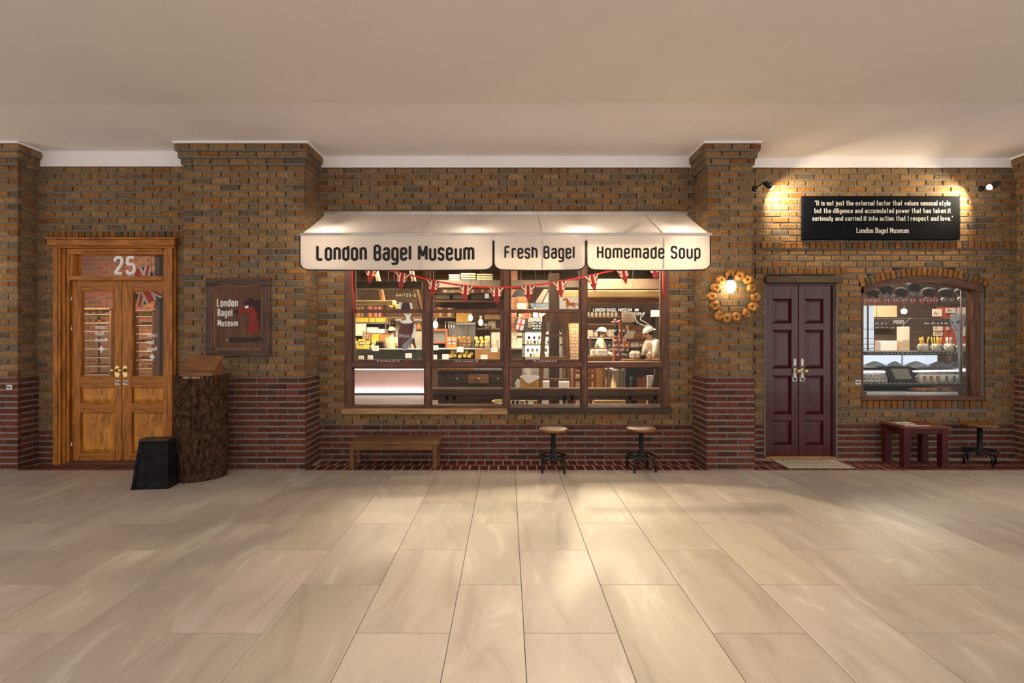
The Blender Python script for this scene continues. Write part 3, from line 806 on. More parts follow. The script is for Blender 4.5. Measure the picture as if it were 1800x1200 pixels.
for side, (a, b, pa, pb) in enumerate(((X2(1349), mid-.003, X2(1358.5), X2(1391)), (mid+.003, X2(1462), X2(1415), X2(1447.5)))):
    lf = B(a, pa, yB, yB+.045, .03, Z2(501.5), .004).build('door_leaf', burg, dr)
    B(pb, b, yB, yB+.045, .03, Z2(501.5), .004).build('stile', burg, lf)
    rows = [(525, 568), (580, 647.5), (660, 728), (739, 782)]
    lim = [501.5]+[v for r in rows for v in r]+[None]
    for k in range(0, len(lim), 2):
        zt = Z2(lim[k]); zb = .03 if lim[k+1] is None else Z2(lim[k+1])
        B(pa, pb, yB, yB+.045, zb, zt, .002).build('rail', burg, lf)
    for (pt, pb_) in rows:
        za, zb = Z2(pb_), Z2(pt); p = MB(); e = .04
        o_ = [(pa, za), (pb, za), (pb, zb), (pa, zb)]; i_ = [(pa+e, za+e), (pb-e, za+e), (pb-e, zb-e), (pa+e, zb-e)]; j_ = [(pa+e+.004, za+e+.004), (pb-e-.004, za+e+.004), (pb-e-.004, zb-e-.004), (pa+e+.004, zb-e-.004)]
        v = [(x, yB+.028, z) for x, z in o_]+[(x, yB+.010, z) for x, z in i_]+[(x, yB+.004, z) for x, z in j_]
        p.add(v, [(8, 9, 10, 11)]+[(k, (k+1) % 4, 4+(k+1) % 4, 4+k) for k in range(4)])
        p.mat(1).add(v, [(4+k, 4+(k+1) % 4, 8+(k+1) % 4, 8+k) for k in range(4)])
        p.build('raised_panel', [burg, M('burgundy_worn', (.16, .06, .065), .6, 0, .6, 14)], lf)
    kx = X2(1397 if side == 0 else 1410)
    for z0, z1 in ((643, 630), (664, 646.5)):
        hh = Z2(z1)-Z2(z0); MB().prism([(kx+.016*math.cos(t), (Z2(z1)-.016 if k < 9 else Z2(z0)+.016)+.016*math.sin(t)) for k, t in enumerate([math.pi*i/8 for i in range(9)]+[math.pi+math.pi*i/8 for i in range(9)])], yB-.005, yB).build('lock_plate', M('enamel_white', (.75, .73, .68), .3), lf)
    MB().lathe([(.012, 0), (.012, .03), (.026, .042), (.030, .056), (.022, .07), (.001, .075)], (kx+.018, yB-.003, Z2(652)), 16, axis='Y').build('door_knob', brass, lf)
    t = B(kx-.028, kx+.028, yB-.002, yB+.001, Z2(670), Z2(662)).build('push_plate', M('tag_white', (.7, .68, .67), .6), lf)
    m_ = MB(); ribbon(m_, [(kx-.022, Z2(663)), (kx, Z2(666)), (kx+.02, Z2(669))], .007, False, lambda u, v: (u, v), yB-.003, yB-.002); ribbon(m_, [(kx+.02, Z2(664)), (kx-.012, Z2(668.5))], .006, False, lambda u, v: (u, v), yB-.003, yB-.002); m_.build('hand_mark', black_t, t)
    hx = X2(1349) if side == 0 else X2(1462)
    for py in (535, 588, 768): MB().lathe([(.009, 0), (.009, .11)], (hx, yB-.005, Z2(py)-.05), 8).build('hinge', black, lf)
    gap = MB()
# door mat
mat_ = B(3.195, 3.953, -.367, .012, 0, .008, .002).build('door_mat', M('mat_cream', (.50, .44, .36), .95, 0, .12, 40, .5, 200), label='cream printed doormat in front of the burgundy door', cat='doormat')
mb = MB()
def floor_lines(mb, x0, x1, y, h, st, z, seed):
    n0 = len(mb.v); scribble(mb, x0, x1, 0, h, 0, st, seed)
    for i in range(n0, len(mb.v)): X, Yv, Z = mb.v[i]; mb.v[i] = (X, y+Z, z-Yv*.5)
for k, (a, b, y, h) in enumerate(((3.28, 3.86, -.06, .03), (3.26, 3.88, -.13, .03), (3.28, 3.84, -.2, .03), (3.55, 3.90, -.30, .045))): floor_lines(mb, a, b, y, h, .008, .0085, k)
mb.build('mat_print', M('mat_ink', (.16, .13, .11), .9), mat_)

# ---------------------------------------------------------------- awning
aw = bpy.data.materials.new('awning_canvas'); nt, N, L, P = nodes(aw)
P.inputs['Base Color'].default_value = (.90, .85, .80, 1); P.inputs['Roughness'].default_value = .75; P.inputs['Specular IOR Level'].default_value = .2
tl = N.new('ShaderNodeBsdfTranslucent'); tl.inputs[0].default_value = (.90, .83, .75, 1); mx = N.new('ShaderNodeMixShader'); mx.inputs[0].default_value = .46
L.new(P.outputs[0], mx.inputs[1]); L.new(tl.outputs[0], mx.inputs[2]); L.new(mx.outputs[0], N['Material Output'].inputs[0])
AWL, AWR, AYF, AZT, AZF, AZB = -2.175, 2.135, -.78, 2.985, 2.575, 2.205
a_ = thing('awning', 'cream canvas awning with black lettering over the big window', 'awning', ((AWL+AWR)/2, -.4, AZB))
def slope(x, t, sag=.018): return (x, -.03+(AYF+.03)*t, AZT+(AZF-AZT)*t-sag*math.sin(math.pi*t)*(.6+.4*math.cos(x*2.1)))
mb = MB(); nx, ny = 40, 10; vs = [slope(AWL+(AWR-AWL)*i/nx, j/ny) for j in range(ny+1) for i in range(nx+1)]
mb.add(vs, [(j*(nx+1)+i, j*(nx+1)+i+1, (j+1)*(nx+1)+i+1, (j+1)*(nx+1)+i) for j in range(ny) for i in range(nx)], True); mb.build('canopy', aw, a_)
seam = M('awning_seam', (.74, .67, .61), .8)
for px in (740, 953, 1166):
    x = (px-CX)/F*(D+AYF)
    mb = MB(); mb.add([Vector(slope(x+e, j/8))+Vector((0, 0, .004)) for j in range(9) for e in (-.011, .011)], [(2*j, 2*j+1, 2*j+3, 2*j+2) for j in range(8)]); mb.build('seam', seam, a_)
    B(x-.009, x+.009, AYF-.0038, AYF-.003, AZB+.01, AZF-.03).build('seam', seam, a_)
MB().tube([(AWL-.01, AYF, AZF), (AWR+.01, AYF, AZF)], .016, 10).build('front_bar', M('bar_white', (.7, .66, .62), .4, .2), a_)
MB().tube([(AWL-.02, -.05, AZT-.01), (AWR+.02, -.05, AZT-.01)], .028, 10).build('roller', M('bar_white', (.7, .66, .62), .4, .2), a_)
for sx in (-1.2, 1.2):
    MB().tube([(sx, -.05, AZT-.1), (sx+.35, -.42, 2.74), (sx, AYF+.02, AZF)], .016, 8).build('folding_arm', M('bar_white', (.7, .66, .62), .4, .2), a_)
fx_ = lambda px: (px-CX)/F*(D+AYF)
for k, (pa, pb, txt, ta, tb, tz, tc_) in enumerate(((527.5, 866.5, 'London Bagel Museum', 556, 834, 458.5, 430), (868.5, 1029, 'Fresh Bagel', 886.5, 1010, 455, 432), (1031.5, 1248.5, 'Homemade Soup', 1049, 1231, 455, 432))):
    xa, xb = fx_(pa), fx_(pb); r = .075
    pts = []
    ztop_ = AZF-.005; zslit = wz(423, AYF)
    tr = k < 2; tlft = k > 0
    out = [(xa, ztop_), (xa, AZB+r)]+[(xa+r-r*math.cos(t), AZB+r-r*math.sin(t)) for t in [math.pi/2*i/6 for i in range(1, 6)]]+[(xa+r, AZB-.004)]
    nb = 14; out += [(xa+r+(xb-xa-2*r)*i/nb, AZB-.004-.006*math.sin(math.pi*i/nb)) for i in range(1, nb)]
    out += [(xb-r, AZB-.004)]+[(xb-r+r*math.sin(t), AZB+r-r*math.cos(t)) for t in [math.pi/2*i/6 for i in range(1, 6)]]+[(xb, AZB+r), (xb, ztop_)]
    vl = MB().prism(out, AYF-.003, AYF+.001).build('valance', aw, a_)
    edge = out[1:-1]
    edge = [(xa, zslit if k > 0 else ztop_)]+edge+[(xb, zslit if k < 2 else ztop_)]
    MB().tube([(x, AYF-.003, z) for x, z in edge], .0065, 6).build('piping', black_t, vl)
    capz = wz(tc_, AYF)-wz(tz, AYF)
    text_mb(txt, fx_(ta), fx_(tb), wz(tz, AYF), capz, AYF-.0045, stroke=.16 if k == 0 else .148, xh=.82, gw=.36, gap=.13, space=.40, th=.002).build('lettering', black_t, vl)
# web of canvas closing the slits above
for px in (867.5, 1030.2):
    x = fx_(px); B(x-.016, x+.016, AYF-.002, AYF+.001, wz(423, AYF), AZF-.005).build('valance_web', aw, a_)
# small lamps under the awning
for px, e in ((585, 6), (836, 4), (1020, 6), (1190, 6)):
    x = (px-CX)/145.0*1.0
    x = (px-CX)/F*(D-.5)
    lp = thing('awning_lamp', 'small black lamp under the awning %s' % {585: 'at its left end', 836: 'above the middle of the big window', 1020: 'right of the middle of the big window', 1190: 'at its right end'}[px], 'lamp', (x, -.25, 2.48), 'lamps under the awning')
    MB().tube([(x, -.003, 2.76), (x, -.12, 2.765), (x, -.46, 2.62), (x, -.5, 2.58)], .008, 8).build('arm', black, lp)
    MB().lathe([(.03, 0), (.03, .012), (.01, .02)], (x, 0, 2.76), 12, axis='Y').build('wall_rose', black, lp)
    MB().lathe([(.012, .0), (.022, -.02), (.034, -.06)], (x, -.5, 2.595), 12, cap=False).build('lamp_head', black, lp)
    MB().sphere((x, -.5, 2.53), .022, 10, 6).build('bulb', emis('bulb_small', (1, .8, .5), 8), lp)
    light('awning_lamp_light', 'POINT', (x, -.575, 2.45), e*1.15, (1, .87, .70), .03)

# ---------------------------------------------------------------- big sash window
win = thing('window_1', 'wide brown timber shop window of four sash bays', None, (0, 0, W2[2])); win['kind'] = 'structure'
XW = lambda px: (px-CX)/145.0
ZW = lambda py: H-(py-CY)/145.0
wy0, wy1 = -.012, .11
B(XW(606), XW(619), wy0, wy1, W2[2], W2[3], .005).build('frame_post', brown, win)
B(XW(1163.5), XW(1175), wy0, wy1, W2[2], W2[3], .005).build('frame_post', brown, win)
B(XW(619), XW(1163), wy0, wy1, W2[3]-.07, W2[3], .005).build('frame_head', brown_h, win)
for a, b in ((746.5, 757), (885, 895), (1022, 1032)): B(XW(a), XW(b), wy0-.004, wy1, W2[2]+.03, W2[3]-.07, .005).build('mullion', brown, win)
B(XW(617), XW(1165), wy0, wy1, ZW(645.5), ZW(636), .005).build('transom', brown_h, win)
B(XW(606), XW(1175), wy0-.003, wy1, W2[2]-.02, ZW(712.5), .005).build('bottom_rail', brown_h, win)
bays = [(619, 746.5, 623, 741), (757, 885, 761, 879), (895, 1022, 899, 1018), (1032, 1163.5, 1033, 1162)]
for i, (a, b, ga, gb) in enumerate(bays):
    # lower fixed pane
    pn = B(XW(a), XW(b), .045, .051, ZW(712.5), ZW(645.5)).build('fixed_pane', gls, win)
    mb = MB()
    for p, q in ((a, a+2), (b-2, b)): mb.box(XW(p), XW(q), .02, .06, ZW(712.5), ZW(645.5))
    mb.box(XW(a), XW(b), .02, .06, ZW(712.5), ZW(711)); mb.box(XW(a), XW(b), .02, .06, ZW(647), ZW(645.5)); mb.build('glazing_bead', brown_h, win)
    if i < 3:
        ls = MB()
        for p, q in ((a, ga), (gb, b)): ls.box(XW(p), XW(q), .012, .05, ZW(636), ZW(543.5), .003)
        ls.box(XW(ga), XW(gb), .012, .05, ZW(636), ZW(631.5), .003).box(XW(ga), XW(gb), .012, .05, ZW(549.5), ZW(543.5), .003)
        sh = ls.build('lower_sash', brown, win)
        B(XW(ga), XW(gb), .028, .033, ZW(631.5), ZW(549.5)).build('pane', gls, sh)
        cxm = (ga+gb)/2; yy = .0095
        m_ = MB()
        for dx in (-18, 18): m_.torus((XW(cxm+dx), yy, ZW(634.6)), .009, .0025, 12, 5, 'Y')
        scribble(m_, XW(cxm-14), XW(cxm+14), ZW(635.8), .016, yy+.002, .0045, 40+i); m_.build('sash_marking', white_t, sh)
        us = MB(); e = 3
        for p, q in ((a, ga-.5), (gb+.5, b)): us.box(XW(p), XW(q), .052, .09, ZW(549), W2[3]-.07, .003)
        us.box(XW(ga), XW(gb), .052, .09, ZW(549), ZW(544.5), .003); us.box(XW(ga), XW(gb), .052, .09, W2[3]-.12, W2[3]-.07, .003)
        sh = us.build('upper_sash', brown, win)
        B(XW(ga), XW(gb), .068, .073, ZW(544.5), W2[3]-.12).build('pane', gls, sh)
    else:
        B(XW(a), XW(b), .045, .051, ZW(636), W2[3]-.07).build('fixed_pane', gls, win)
        mb = MB()
        for p, q in ((a, a+1.5), (b-2, b)): mb.box(XW(p), XW(q), .02, .06, ZW(636), W2[3]-.07)
        mb.build('glazing_bead', brown, win)
# lining of the opening and sills
mb = MB(); mb.box(W2[0]-.004, W2[0]+.02, wy1, .26, W2[2], W2[3]).box(W2[1]-.02, W2[1]+.004, wy1, .26, W2[2], W2[3]).box(W2[0], W2[1], wy1, .26, W2[2]-.005, W2[2]+.02).box(W2[0], W2[1], wy1, .26, W2[3]-.02, W2[3]+.004); mb.build('lining', brown_h, win)
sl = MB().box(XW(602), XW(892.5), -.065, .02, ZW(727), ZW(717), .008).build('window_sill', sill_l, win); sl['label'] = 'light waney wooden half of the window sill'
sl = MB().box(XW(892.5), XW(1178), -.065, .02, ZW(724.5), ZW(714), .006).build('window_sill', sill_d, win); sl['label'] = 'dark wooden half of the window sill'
# hand lettering and drawing on the fourth pane
ch = B(XW(1040), XW(1130), .032, .034, ZW(548.3), ZW(540)).build('glass_banner', black_t, win); ch['label'] = 'black strip lettered LONDON BAGEL MUSEUM'
text_mb('LONDON BAGEL MUSEUM', XW(1043), XW(1112), ZW(547.6), ZW(541)-ZW(547.6), .031, stroke=.17, gw=.42, gap=.12, th=.001, wob=.03).build('lettering', white_t, ch)
B(XW(1117), XW(1124), .030, .031, ZW(546.5), ZW(542)).build('card', white_paper, ch)
mb = MB(); hp = lambda pts: ribbon(mb, [(XW(x), ZW(y)) for x, y in pts], .0045, False, lambda u, v: (u, v), .0305, .032)
hp(fillet([(1117.5, 548, 0), (1117.5, 558, 5), (1122, 568, 6), (1134, 571.5, 6), (1145, 577.5, 0)])); hp(fillet([(1150, 577, 0), (1134, 565, 8), (1126, 561, 3), (1128, 557, 3), (1135, 550, 2), (1133, 549, 1), (1129, 552, 0)]))
for q in (1120, 1123, 1126): hp([(q, 549), (q+1, 554), (q+2, 549)])
for k, (a, b, y) in enumerate(((1052, 1108, 583), (1078, 1105, 600), (1046, 1132, 609), (1070, 1106, 617), (1048, 1150, 625))): scribble(mb, XW(a), XW(b), ZW(y), .035, .032, .0055, 60+k)
mb.build('glass_drawing', white_t, win)['label'] = 'white hand drawing and handwriting on the glass'
mb = text_mb('AHIT23-C', XW(694), XW(730), ZW(520.5), ZW(515.5)-ZW(520.5), .06, stroke=.2, gw=.45, gap=.25, th=.002); mb.build('glass_lettering', M('letter_yellow', (.9, .82, .5), .5), win)
B(XW(852), XW(859), .062, .064, ZW(523.5), ZW(515)).build('glass_sticker', white_paper, win)

# ---------------------------------------------------------------- bunting
navy = M('flag_navy', (.02, .03, .055), .8); fcream = M('flag_cream', (.80, .66, .42), .8); fred = M('flag_red', (.32, .02, .03), .8)
ribm = M('ribbon_red', (.55, .035, .03), .7)
YB_ = -.03
bt = thing('bunting', 'red ribbon with union flag pennants strung across the big window', 'bunting', (0, YB_, 2.0))
ctrl = [(619, 463), (640, 467), (693, 477), (730, 485.5), (760, 493), (800, 500), (840, 504), (873, 505.5), (910, 504), (950, 500), (985, 494.5), (1025, 487), (1060, 479), (1095, 471), (1130, 466), (1166, 461)]
def rib_y(px):
    for (a, b), (c, d) in zip(ctrl[:-1], ctrl[1:]):
        if a <= px <= c: return b+(d-b)*(px-a)/(c-a)
    return 460
mb = MB(); pts = [W(px, rib_y(px), YB_) for px in range(619, 1167, 8)]
for a, b in zip(pts[:-1], pts[1:]): mb.add([a+Vector((0, 0, .011)), a-Vector((0, 0, .011)), b-Vector((0, 0, .011)), b+Vector((0, 0, .011))], [(0, 1, 2, 3)])
mb.build('ribbon', ribm, bt)
for pl, name in (([(619, 463), (619.5, 505), (621.3, 520), (621, 548)], 'ribbon_tail'), ([(1166, 461), (1166, 500), (1168.5, 525)], 'ribbon_tail')):
    MB().tube([W(x, y, YB_) for x, y in pl], .010, 6).build(name, ribm, bt)
for px, tilt in ((654, .16), (708, .16), (763, .14), (819, .09), (873, 0), (928, -.04), (984, -.1), (1040, -.2), (1094, -.24), (1148, -.2)):
    c = W(px, rib_y(px), YB_); w_, h_ = .175, .205
    mb = jack(MB(), [(-w_/2, 0), (0, -h_), (w_/2, 0)], 0, -h_*.6, w_*1.12, h_*1.2, -.002, k=.9)
    mb.xf(Matrix.Translation(c) @ Matrix.Rotation(-tilt*-1 if False else tilt, 4, 'Y'))
    mb.build('pennant', [navy, fcream, fred], bt)

# ---------------------------------------------------------------- wooden sign on the wide pier
SX = lambda px: (px-CX)/155.5
SZ = lambda py: H-(py-CY)/155.5
worn = wood('worn_frame', (.055, .034, .028), .7, .55, 'X', 6, .4, tint=(.10, .06, .05)); worn_v = wood('worn_frame_v', (.06, .035, .028), .7, .55, 'Z', 6, .4, tint=(.11, .06, .048))
sg = thing('wooden_sign', 'worn brown wooden sign with a painted red animal and a pencil', 'sign', (SX(421), PY-.03, SZ(626)))
x0, x1, z0, z1 = SX(366), SX(477), SZ(626), SZ(489.5); e = .083; yf = PY-.05
B(x0, x1, yf, PY-.005, z1-e, z1, .006).build('frame_board', worn, sg); B(x0, x1, yf, PY-.005, z0, z0+e*.95, .006).build('frame_board', worn, sg)
B(x0, x0+e, yf+.003, PY-.005, z0+e*.95, z1-e, .006).build('frame_board', worn_v, sg); B(x1-e*1.05, x1, yf+.003, PY-.005, z0+e*.95, z1-e, .006).build('frame_board', worn_v, sg)
B(x0+e, x1-e*1.05, PY-.028, PY-.005, z0+e*.95, z1-e).build('panel', wood('sign_panel', (.085, .036, .018), .6, .35, 'Z', 5, .2, tint=(.12, .055, .028)), sg)
mb = MB(); bx0, bx1, bz0, bz1 = x0+e, x1-e*1.05, z0+e*.95, z1-e
for a, b, c, d in ((bx0, bx0+.012, bz0, bz1), (bx1-.010, bx1, bz0, bz1), (bx0, bx1, bz0, bz0+.010), (bx0, bx1, bz1-.010, bz1)): mb.box(a, b, PY-.034, PY-.02, c, d)
mb.build('inner_bead', wood('bead_gold', (.26, .13, .045), .5), sg)
yp = PY-.0285
tx = lambda x: SX(360+x/8.0)
tz = lambda y: SZ(480+y/8.0)
mb = MB()
for t, a, b, zb, zc in (('London', 192, 484, 476, 362), ('Bagel', 202, 408, 606, 505), ('Museum', 203, 484, 748, 655)): text_mb(t, tx(a), tx(b), tz(zb), tz(zc)-tz(zb), yp, stroke=.12, xh=.72, gw=.34, gap=.20, th=.002, mb=mb, wob=.02)
mb.build('lettering', white_t, sg)
pg = lambda L_, y, dy=.0015: MB().prism([(tx(a), tz(b)) for a, b in L_], y-dy, y)
redp = M('sign_red', (.22, .028, .02), .7, 0, .3, 12); dkp = M('sign_maroon', (.045, .018, .022), .7, 0, .4, 14)
pg([(545, 425), (600, 395), (650, 330), (700, 355), (720, 395), (812, 360), (818, 560), (790, 640), (778, 800), (760, 560), (720, 490), (640, 440), (560, 445)], yp).build('painted_mane', dkp, sg)
pg([(485, 535), (540, 490), (590, 462), (640, 455), (700, 480), (740, 530), (765, 640), (775, 740), (785, 835), (615, 850), (640, 720), (650, 620), (640, 565), (590, 575), (540, 588), (490, 575)], yp-.002).build('painted_animal', redp, sg)
MB().lathe([(.0006, 0), (.020, 0), (.020, .002)], (tx(460), yp-.001, tz(542)), 16, axis='Y').build('painted_nose', black_t, sg)
pg([(583, 468), (632, 455), (640, 488), (590, 498)], yp-.004).build('painted_eye', white_t, sg)
MB().lathe([(.0006, 0), (.011, 0), (.011, .002)], (tx(650), yp-.004, tz(470)), 12, axis='Y').build('painted_pupil', black_t, sg)
pn = pg([(350, 940), (382, 905), (815, 900), (815, 955), (382, 965)], yp-.001, .012).build('pencil', M('pencil_black', (.02, .015, .013), .5), sg)
pg([(305, 940), (372, 915), (372, 960)], yp-.001, .010).build('pencil_tip', M('pencil_wood', (.38, .24, .13), .6), pn)

# ---------------------------------------------------------------- black quote sign
yq = B3-.03
QX = lambda px: (px-CX)/F*(D+yq)
QZ = lambda py: H-(py-CY)/F*(D+yq)
qs = thing('quote_sign', 'black rectangular sign with a white four line quotation above the burgundy door', 'sign', (QX(1548), yq, QZ(421.5)))
B(QX(1409.5), QX(1687), yq-.012, B3-.004, QZ(421.5), QZ(344.5), .006).build('board', M('sign_black', (.006, .007, .010), .8, 0, .2, 6, .1, 20, spec=.03), qs)
mb = MB()
for t, a, b, zb, cap in (('"It is not just the external factor that values sensual style', 1431, 1668.5, 361.5, .060), ('but the diligence and accumulated power that has taken it', 1430.5, 1669.5, 374.8, .060), ('seriously and carried it into action that I respect and love."', 1427, 1673, 388.2, .060), ('London Bagel Museum', 1504.5, 1595.5, 409.8, .064)):
    text_mb(t, QX(a), QX(b), QZ(zb), cap, yq-.0125, stroke=.095, xh=.62, gw=.42, gap=.24, space=.40, serif=.085, th=.0012).build('quotation_line', white_t, qs)

# ---------------------------------------------------------------- spot lamps beside the quote sign
for k, (px, py, side, lab) in enumerate(((1350, 325, 1, 'small black spotlight left of the black quote sign'), (1748, 325, -1, 'glowing spotlight right of the black quote sign'))):
    p = W(px, py, -.16); lp = thing('wall_spotlight', lab, 'spotlight', p, 'spotlights by the quote sign')
    p = Vector(p); tgt = Vector((p.x+side*.80, B3+.02, p.z-.40)); d = (tgt-p).normalized()
    MB().lathe([(.035, 0), (.035, .012), (.01, .02)], (p.x-side*.05, B3, p.z+.02), 14, axis='Y').build('wall_rose', black, lp)
    MB().tube([(p.x-side*.05, B3-.01, p.z+.02), (p.x-side*.05, p.y, p.z+.03), tuple(p-d*.03)], .007, 8).build('arm', black, lp)
    MB().tube([p-d*.05, p-d*.02, p+d*.045], .026, 12, r2=.036).build('lamp_head', black, lp)
    MB().sphere(p+d*.047, .031, 12, 8).build('bulb', emis('spot_bulb', (1, .86, .62), 45), lp)
    light('wall_spotlight_beam', 'SPOT', p+d*.08, 80, (1, .80, .50), .015, tgt, 140, .8)

# ---------------------------------------------------------------- bagel wreath and its lamp
yw = PY-.05
wr = thing('bagel_wreath', 'ring of baked bagels hung around the lamp on the narrow pier', 'wreath', W(1290, 563, yw))
crust = M('bagel_crust', (.17, .05, .008), .45, 0, .65, 9, .3, 25, tint=(.36, .16, .035))
bpos = [(550, 180), (735, 200), (885, 270), (945, 430), (1020, 600), (980, 770), (850, 900), (672, 960), (500, 985), (350, 935), (272, 750), (215, 585), (290, 420), (385, 275)]
MB().torus(W(1289, 521, yw+.035), .235, .014, 40, 6, 'Y').build('wire_ring', M('twig_dark', (.05, .03, .02), .8), wr)
def bagel_mesh(name, rad, seed):
    rr = random.Random(seed); mb = MB(); n, k = 22, 10; vs = []; fs = []
    for i in range(n):
        a = 2*math.pi*i/n; w_ = 1+.09*math.sin(5*a+seed)+rr.uniform(-.03, .03)
        for j in range(k):
            b = 2*math.pi*j/k; q = rad*.56*(1+.04*math.sin(3*a+seed))+rad*.43*w_*math.cos(b)
            tw = .05*rad*math.sin(6*a+2*b+seed)
            vs.append(((q+tw)*math.cos(a), -rad*.46*w_*math.sin(b), (q+tw)*math.sin(a)))
    for i in range(n):
        for j in range(k): fs.append((i*k+j, i*k+(j+1) % k, ((i+1) % n)*k+(j+1) % k, ((i+1) % n)*k+j))
    mb.add(vs, fs, True); return mb.mesh(name, crust)
bm_ = [bagel_mesh('bagel', .056, s) for s in range(4)]
for i, (a, b) in enumerate(bpos):
    c = W(1230+a/10.43, 465+b/10.43, yw)
    o = link_mesh('bagel', bm_[i % 4], c, wr); o.rotation_euler = (R.uniform(-.35, .35), R.uniform(0, 6.28), R.uniform(-.4, .4))
c = W(1284.6, 502, PY-.09)
wl = thing('wall_lamp', 'bright bare bulb lamp in the middle of the bagel wreath', 'lamp', (c.x, PY-.09, c.z-.1))
MB().lathe([(.05, 0), (.05, .012), (.03, .02)], (c.x, PY, c.z+.10), 16, axis='Y').build('wall_rose', black, wl)
MB().tube([(c.x, PY-.01, c.z+.10), (c.x, PY-.09, c.z+.115), (c.x, PY-.09, c.z+.08)], .010, 8).build('arm', black, wl)
MB().lathe([(.03, .09), (.034, .05), (.03, .045)], (c.x, c.y, c.z+.01), 14).build('socket', black, wl)
MB().lathe([(.001, -.082), (.03, -.07), (.048, -.03), (.05, .0), (.04, .04), (.024, .062)], c, 18, cap=False).build('bulb', emis('edison_bulb', (1, .83, .5), 28), wl)
cage = MB()
for i in range(6):
    a = math.pi*i/3; cage.tube([(c.x+r*math.cos(a), c.y+r*math.sin(a), c.z+h) for r, h in ((.03, .06), (.055, .03), (.06, -.02), (.045, -.07), (.004, -.098))], .0022, 5)
cage.build('wire_cage', M('cage_brass', (.5, .32, .12), .35, 1), wl)
light('wall_lamp_glow', 'POINT', (c.x, c.y-.075, c.z), 2.2, (1, .78, .45), .05)
# the same kind of lamp on the left end pier, just outside the picture
c = Vector((-6.12, PY-.09, 2.18)); wl = thing('wall_lamp', 'bare bulb lamp on the left end pier at the picture edge', 'lamp', (c.x, c.y, c.z-.1))
MB().lathe([(.05, 0), (.05, .012), (.03, .02)], (c.x, PY, c.z+.10), 16, axis='Y').build('wall_rose', black, wl); MB().tube([(c.x, PY-.01, c.z+.10), (c.x, PY-.09, c.z+.115), (c.x, PY-.09, c.z+.06)], .010, 8).build('arm', black, wl)
MB().lathe([(.001, -.082), (.03, -.07), (.048, -.03), (.05, .0), (.04, .04), (.024, .062)], c, 18, cap=False).build('bulb', emis('edison_bulb', (1, .83, .5), 28), wl)
light('wall_lamp_glow', 'POINT', (c.x, c.y-.075, c.z), 4, (1, .78, .45), .05)
# small white plaques on the brickwork
for px, py, Y, lab in ((17, 680.5, PY-.022, 'tiny white plaque on the red base of the left end pier'), (1508, 671.5, B3, 'tiny white plaque beside the arched window')):
    p = W(px, py, Y-.004); t = B(p.x-.033, p.x+.033, Y-.012, Y-.003, p.z-.028, p.z+.028, .002).build('wall_plaque', M('tag_white', (.7, .68, .67), .6), label=lab, cat='plaque')
    m_ = MB(); ribbon(m_, [(p.x-.03, p.z), (p.x-.01, p.z+.012), (p.x+.004, p.z-.008), (p.x+.024, p.z+.008)], .005, False, lambda u, v: (u, v), Y-.0135, Y-.012); m_.build('hand_mark', black_t, t)

# ---------------------------------------------------------------- bench
bw = wood('bench_wood', (.115, .050, .018), .5, .4, 'X', 5, .15, tint=(.18, .085, .032)); bwz = wood('bench_wood_v', (.12, .052, .018), .5, .35, 'Z', 5, .15, tint=(.18, .085, .032))
be = thing('bench', 'low brown wooden bench against the red brick below the window', 'bench', (-1.29, -.24, 0))
for k in range(3):
    y0 = -.415+k*.115; B(-1.80, -.775, y0, y0+.113, .283, .308, .004).build('seat_board', bw, be)
for x in (-1.785, -.845):
    for y in (-.40, -.135): B(x, x+.045, y, y+.045, 0, .283, .004).build('leg', bwz, be)
for y in (-.395, -.115): B(-1.74, -.845, y, y+.022, .215, .283, .003).build('apron', bw, be)
for x in (-1.772, -.832): B(x, x+.02, -.355, -.135, .215, .283, .003).build('apron', bw, be)

# ---------------------------------------------------------------- stools
seatw = wood('stool_seat', (.135, .056, .015), .45, .3, 'X', 4, .1, tint=(.18, .085, .027))
def stool(x, y, label, rot, seat_k=1.0):
    st = thing('stool', label, 'stool', (x, y, 0), 'round wood-topped metal stools')
    MB().lathe([(.002, .443), (.15, .443), (.165, .452), (.166, .462), (.155, .473), (.06, .467), (.002, .466)], (x, y, 0), 32).build('seat', seatw, st)
    for k in range(4):
        a = rot+.4+k*math.pi/2; MB().sphere((x+.06*math.cos(a), y+.06*math.sin(a), .468), .006, 8, 4).build('seat_bolt', steel, st)
    MB().lathe([(.055, .436), (.055, .443), (.0255, .43), (.0255, .13), (.030, .12), (.030, .10), (.012, .09)], (x, y, 0), 16).build('post', black, st)
    MB().torus((x, y, .158), .155, .012, 32, 8).build('foot_ring', black, st)
    for k in range(4):
        a = rot+k*math.pi/2; d = Vector((math.cos(a), math.sin(a), 0)); c = Vector((x, y, 0))
        pts = [c+d*r+Vector((0, 0, z)) for r, z in ((.016, .20), (.025, .17), (.05, .148), (.10, .141), (.14, .138), (.162, .122), (.170, .09), (.172, .0))]
        MB().tube(pts, .0125, 8).build('leg', black, st)
    return st
stool(.514, -.45, 'round wooden stool with black metal base nearer the bench', math.radians(40))
stool(1.507, -.42, 'round wooden stool with black metal base right of the middle under the window', math.radians(50))
stool(5.56, -.17, 'round wooden stool with black metal base beside the burgundy table', math.radians(84))

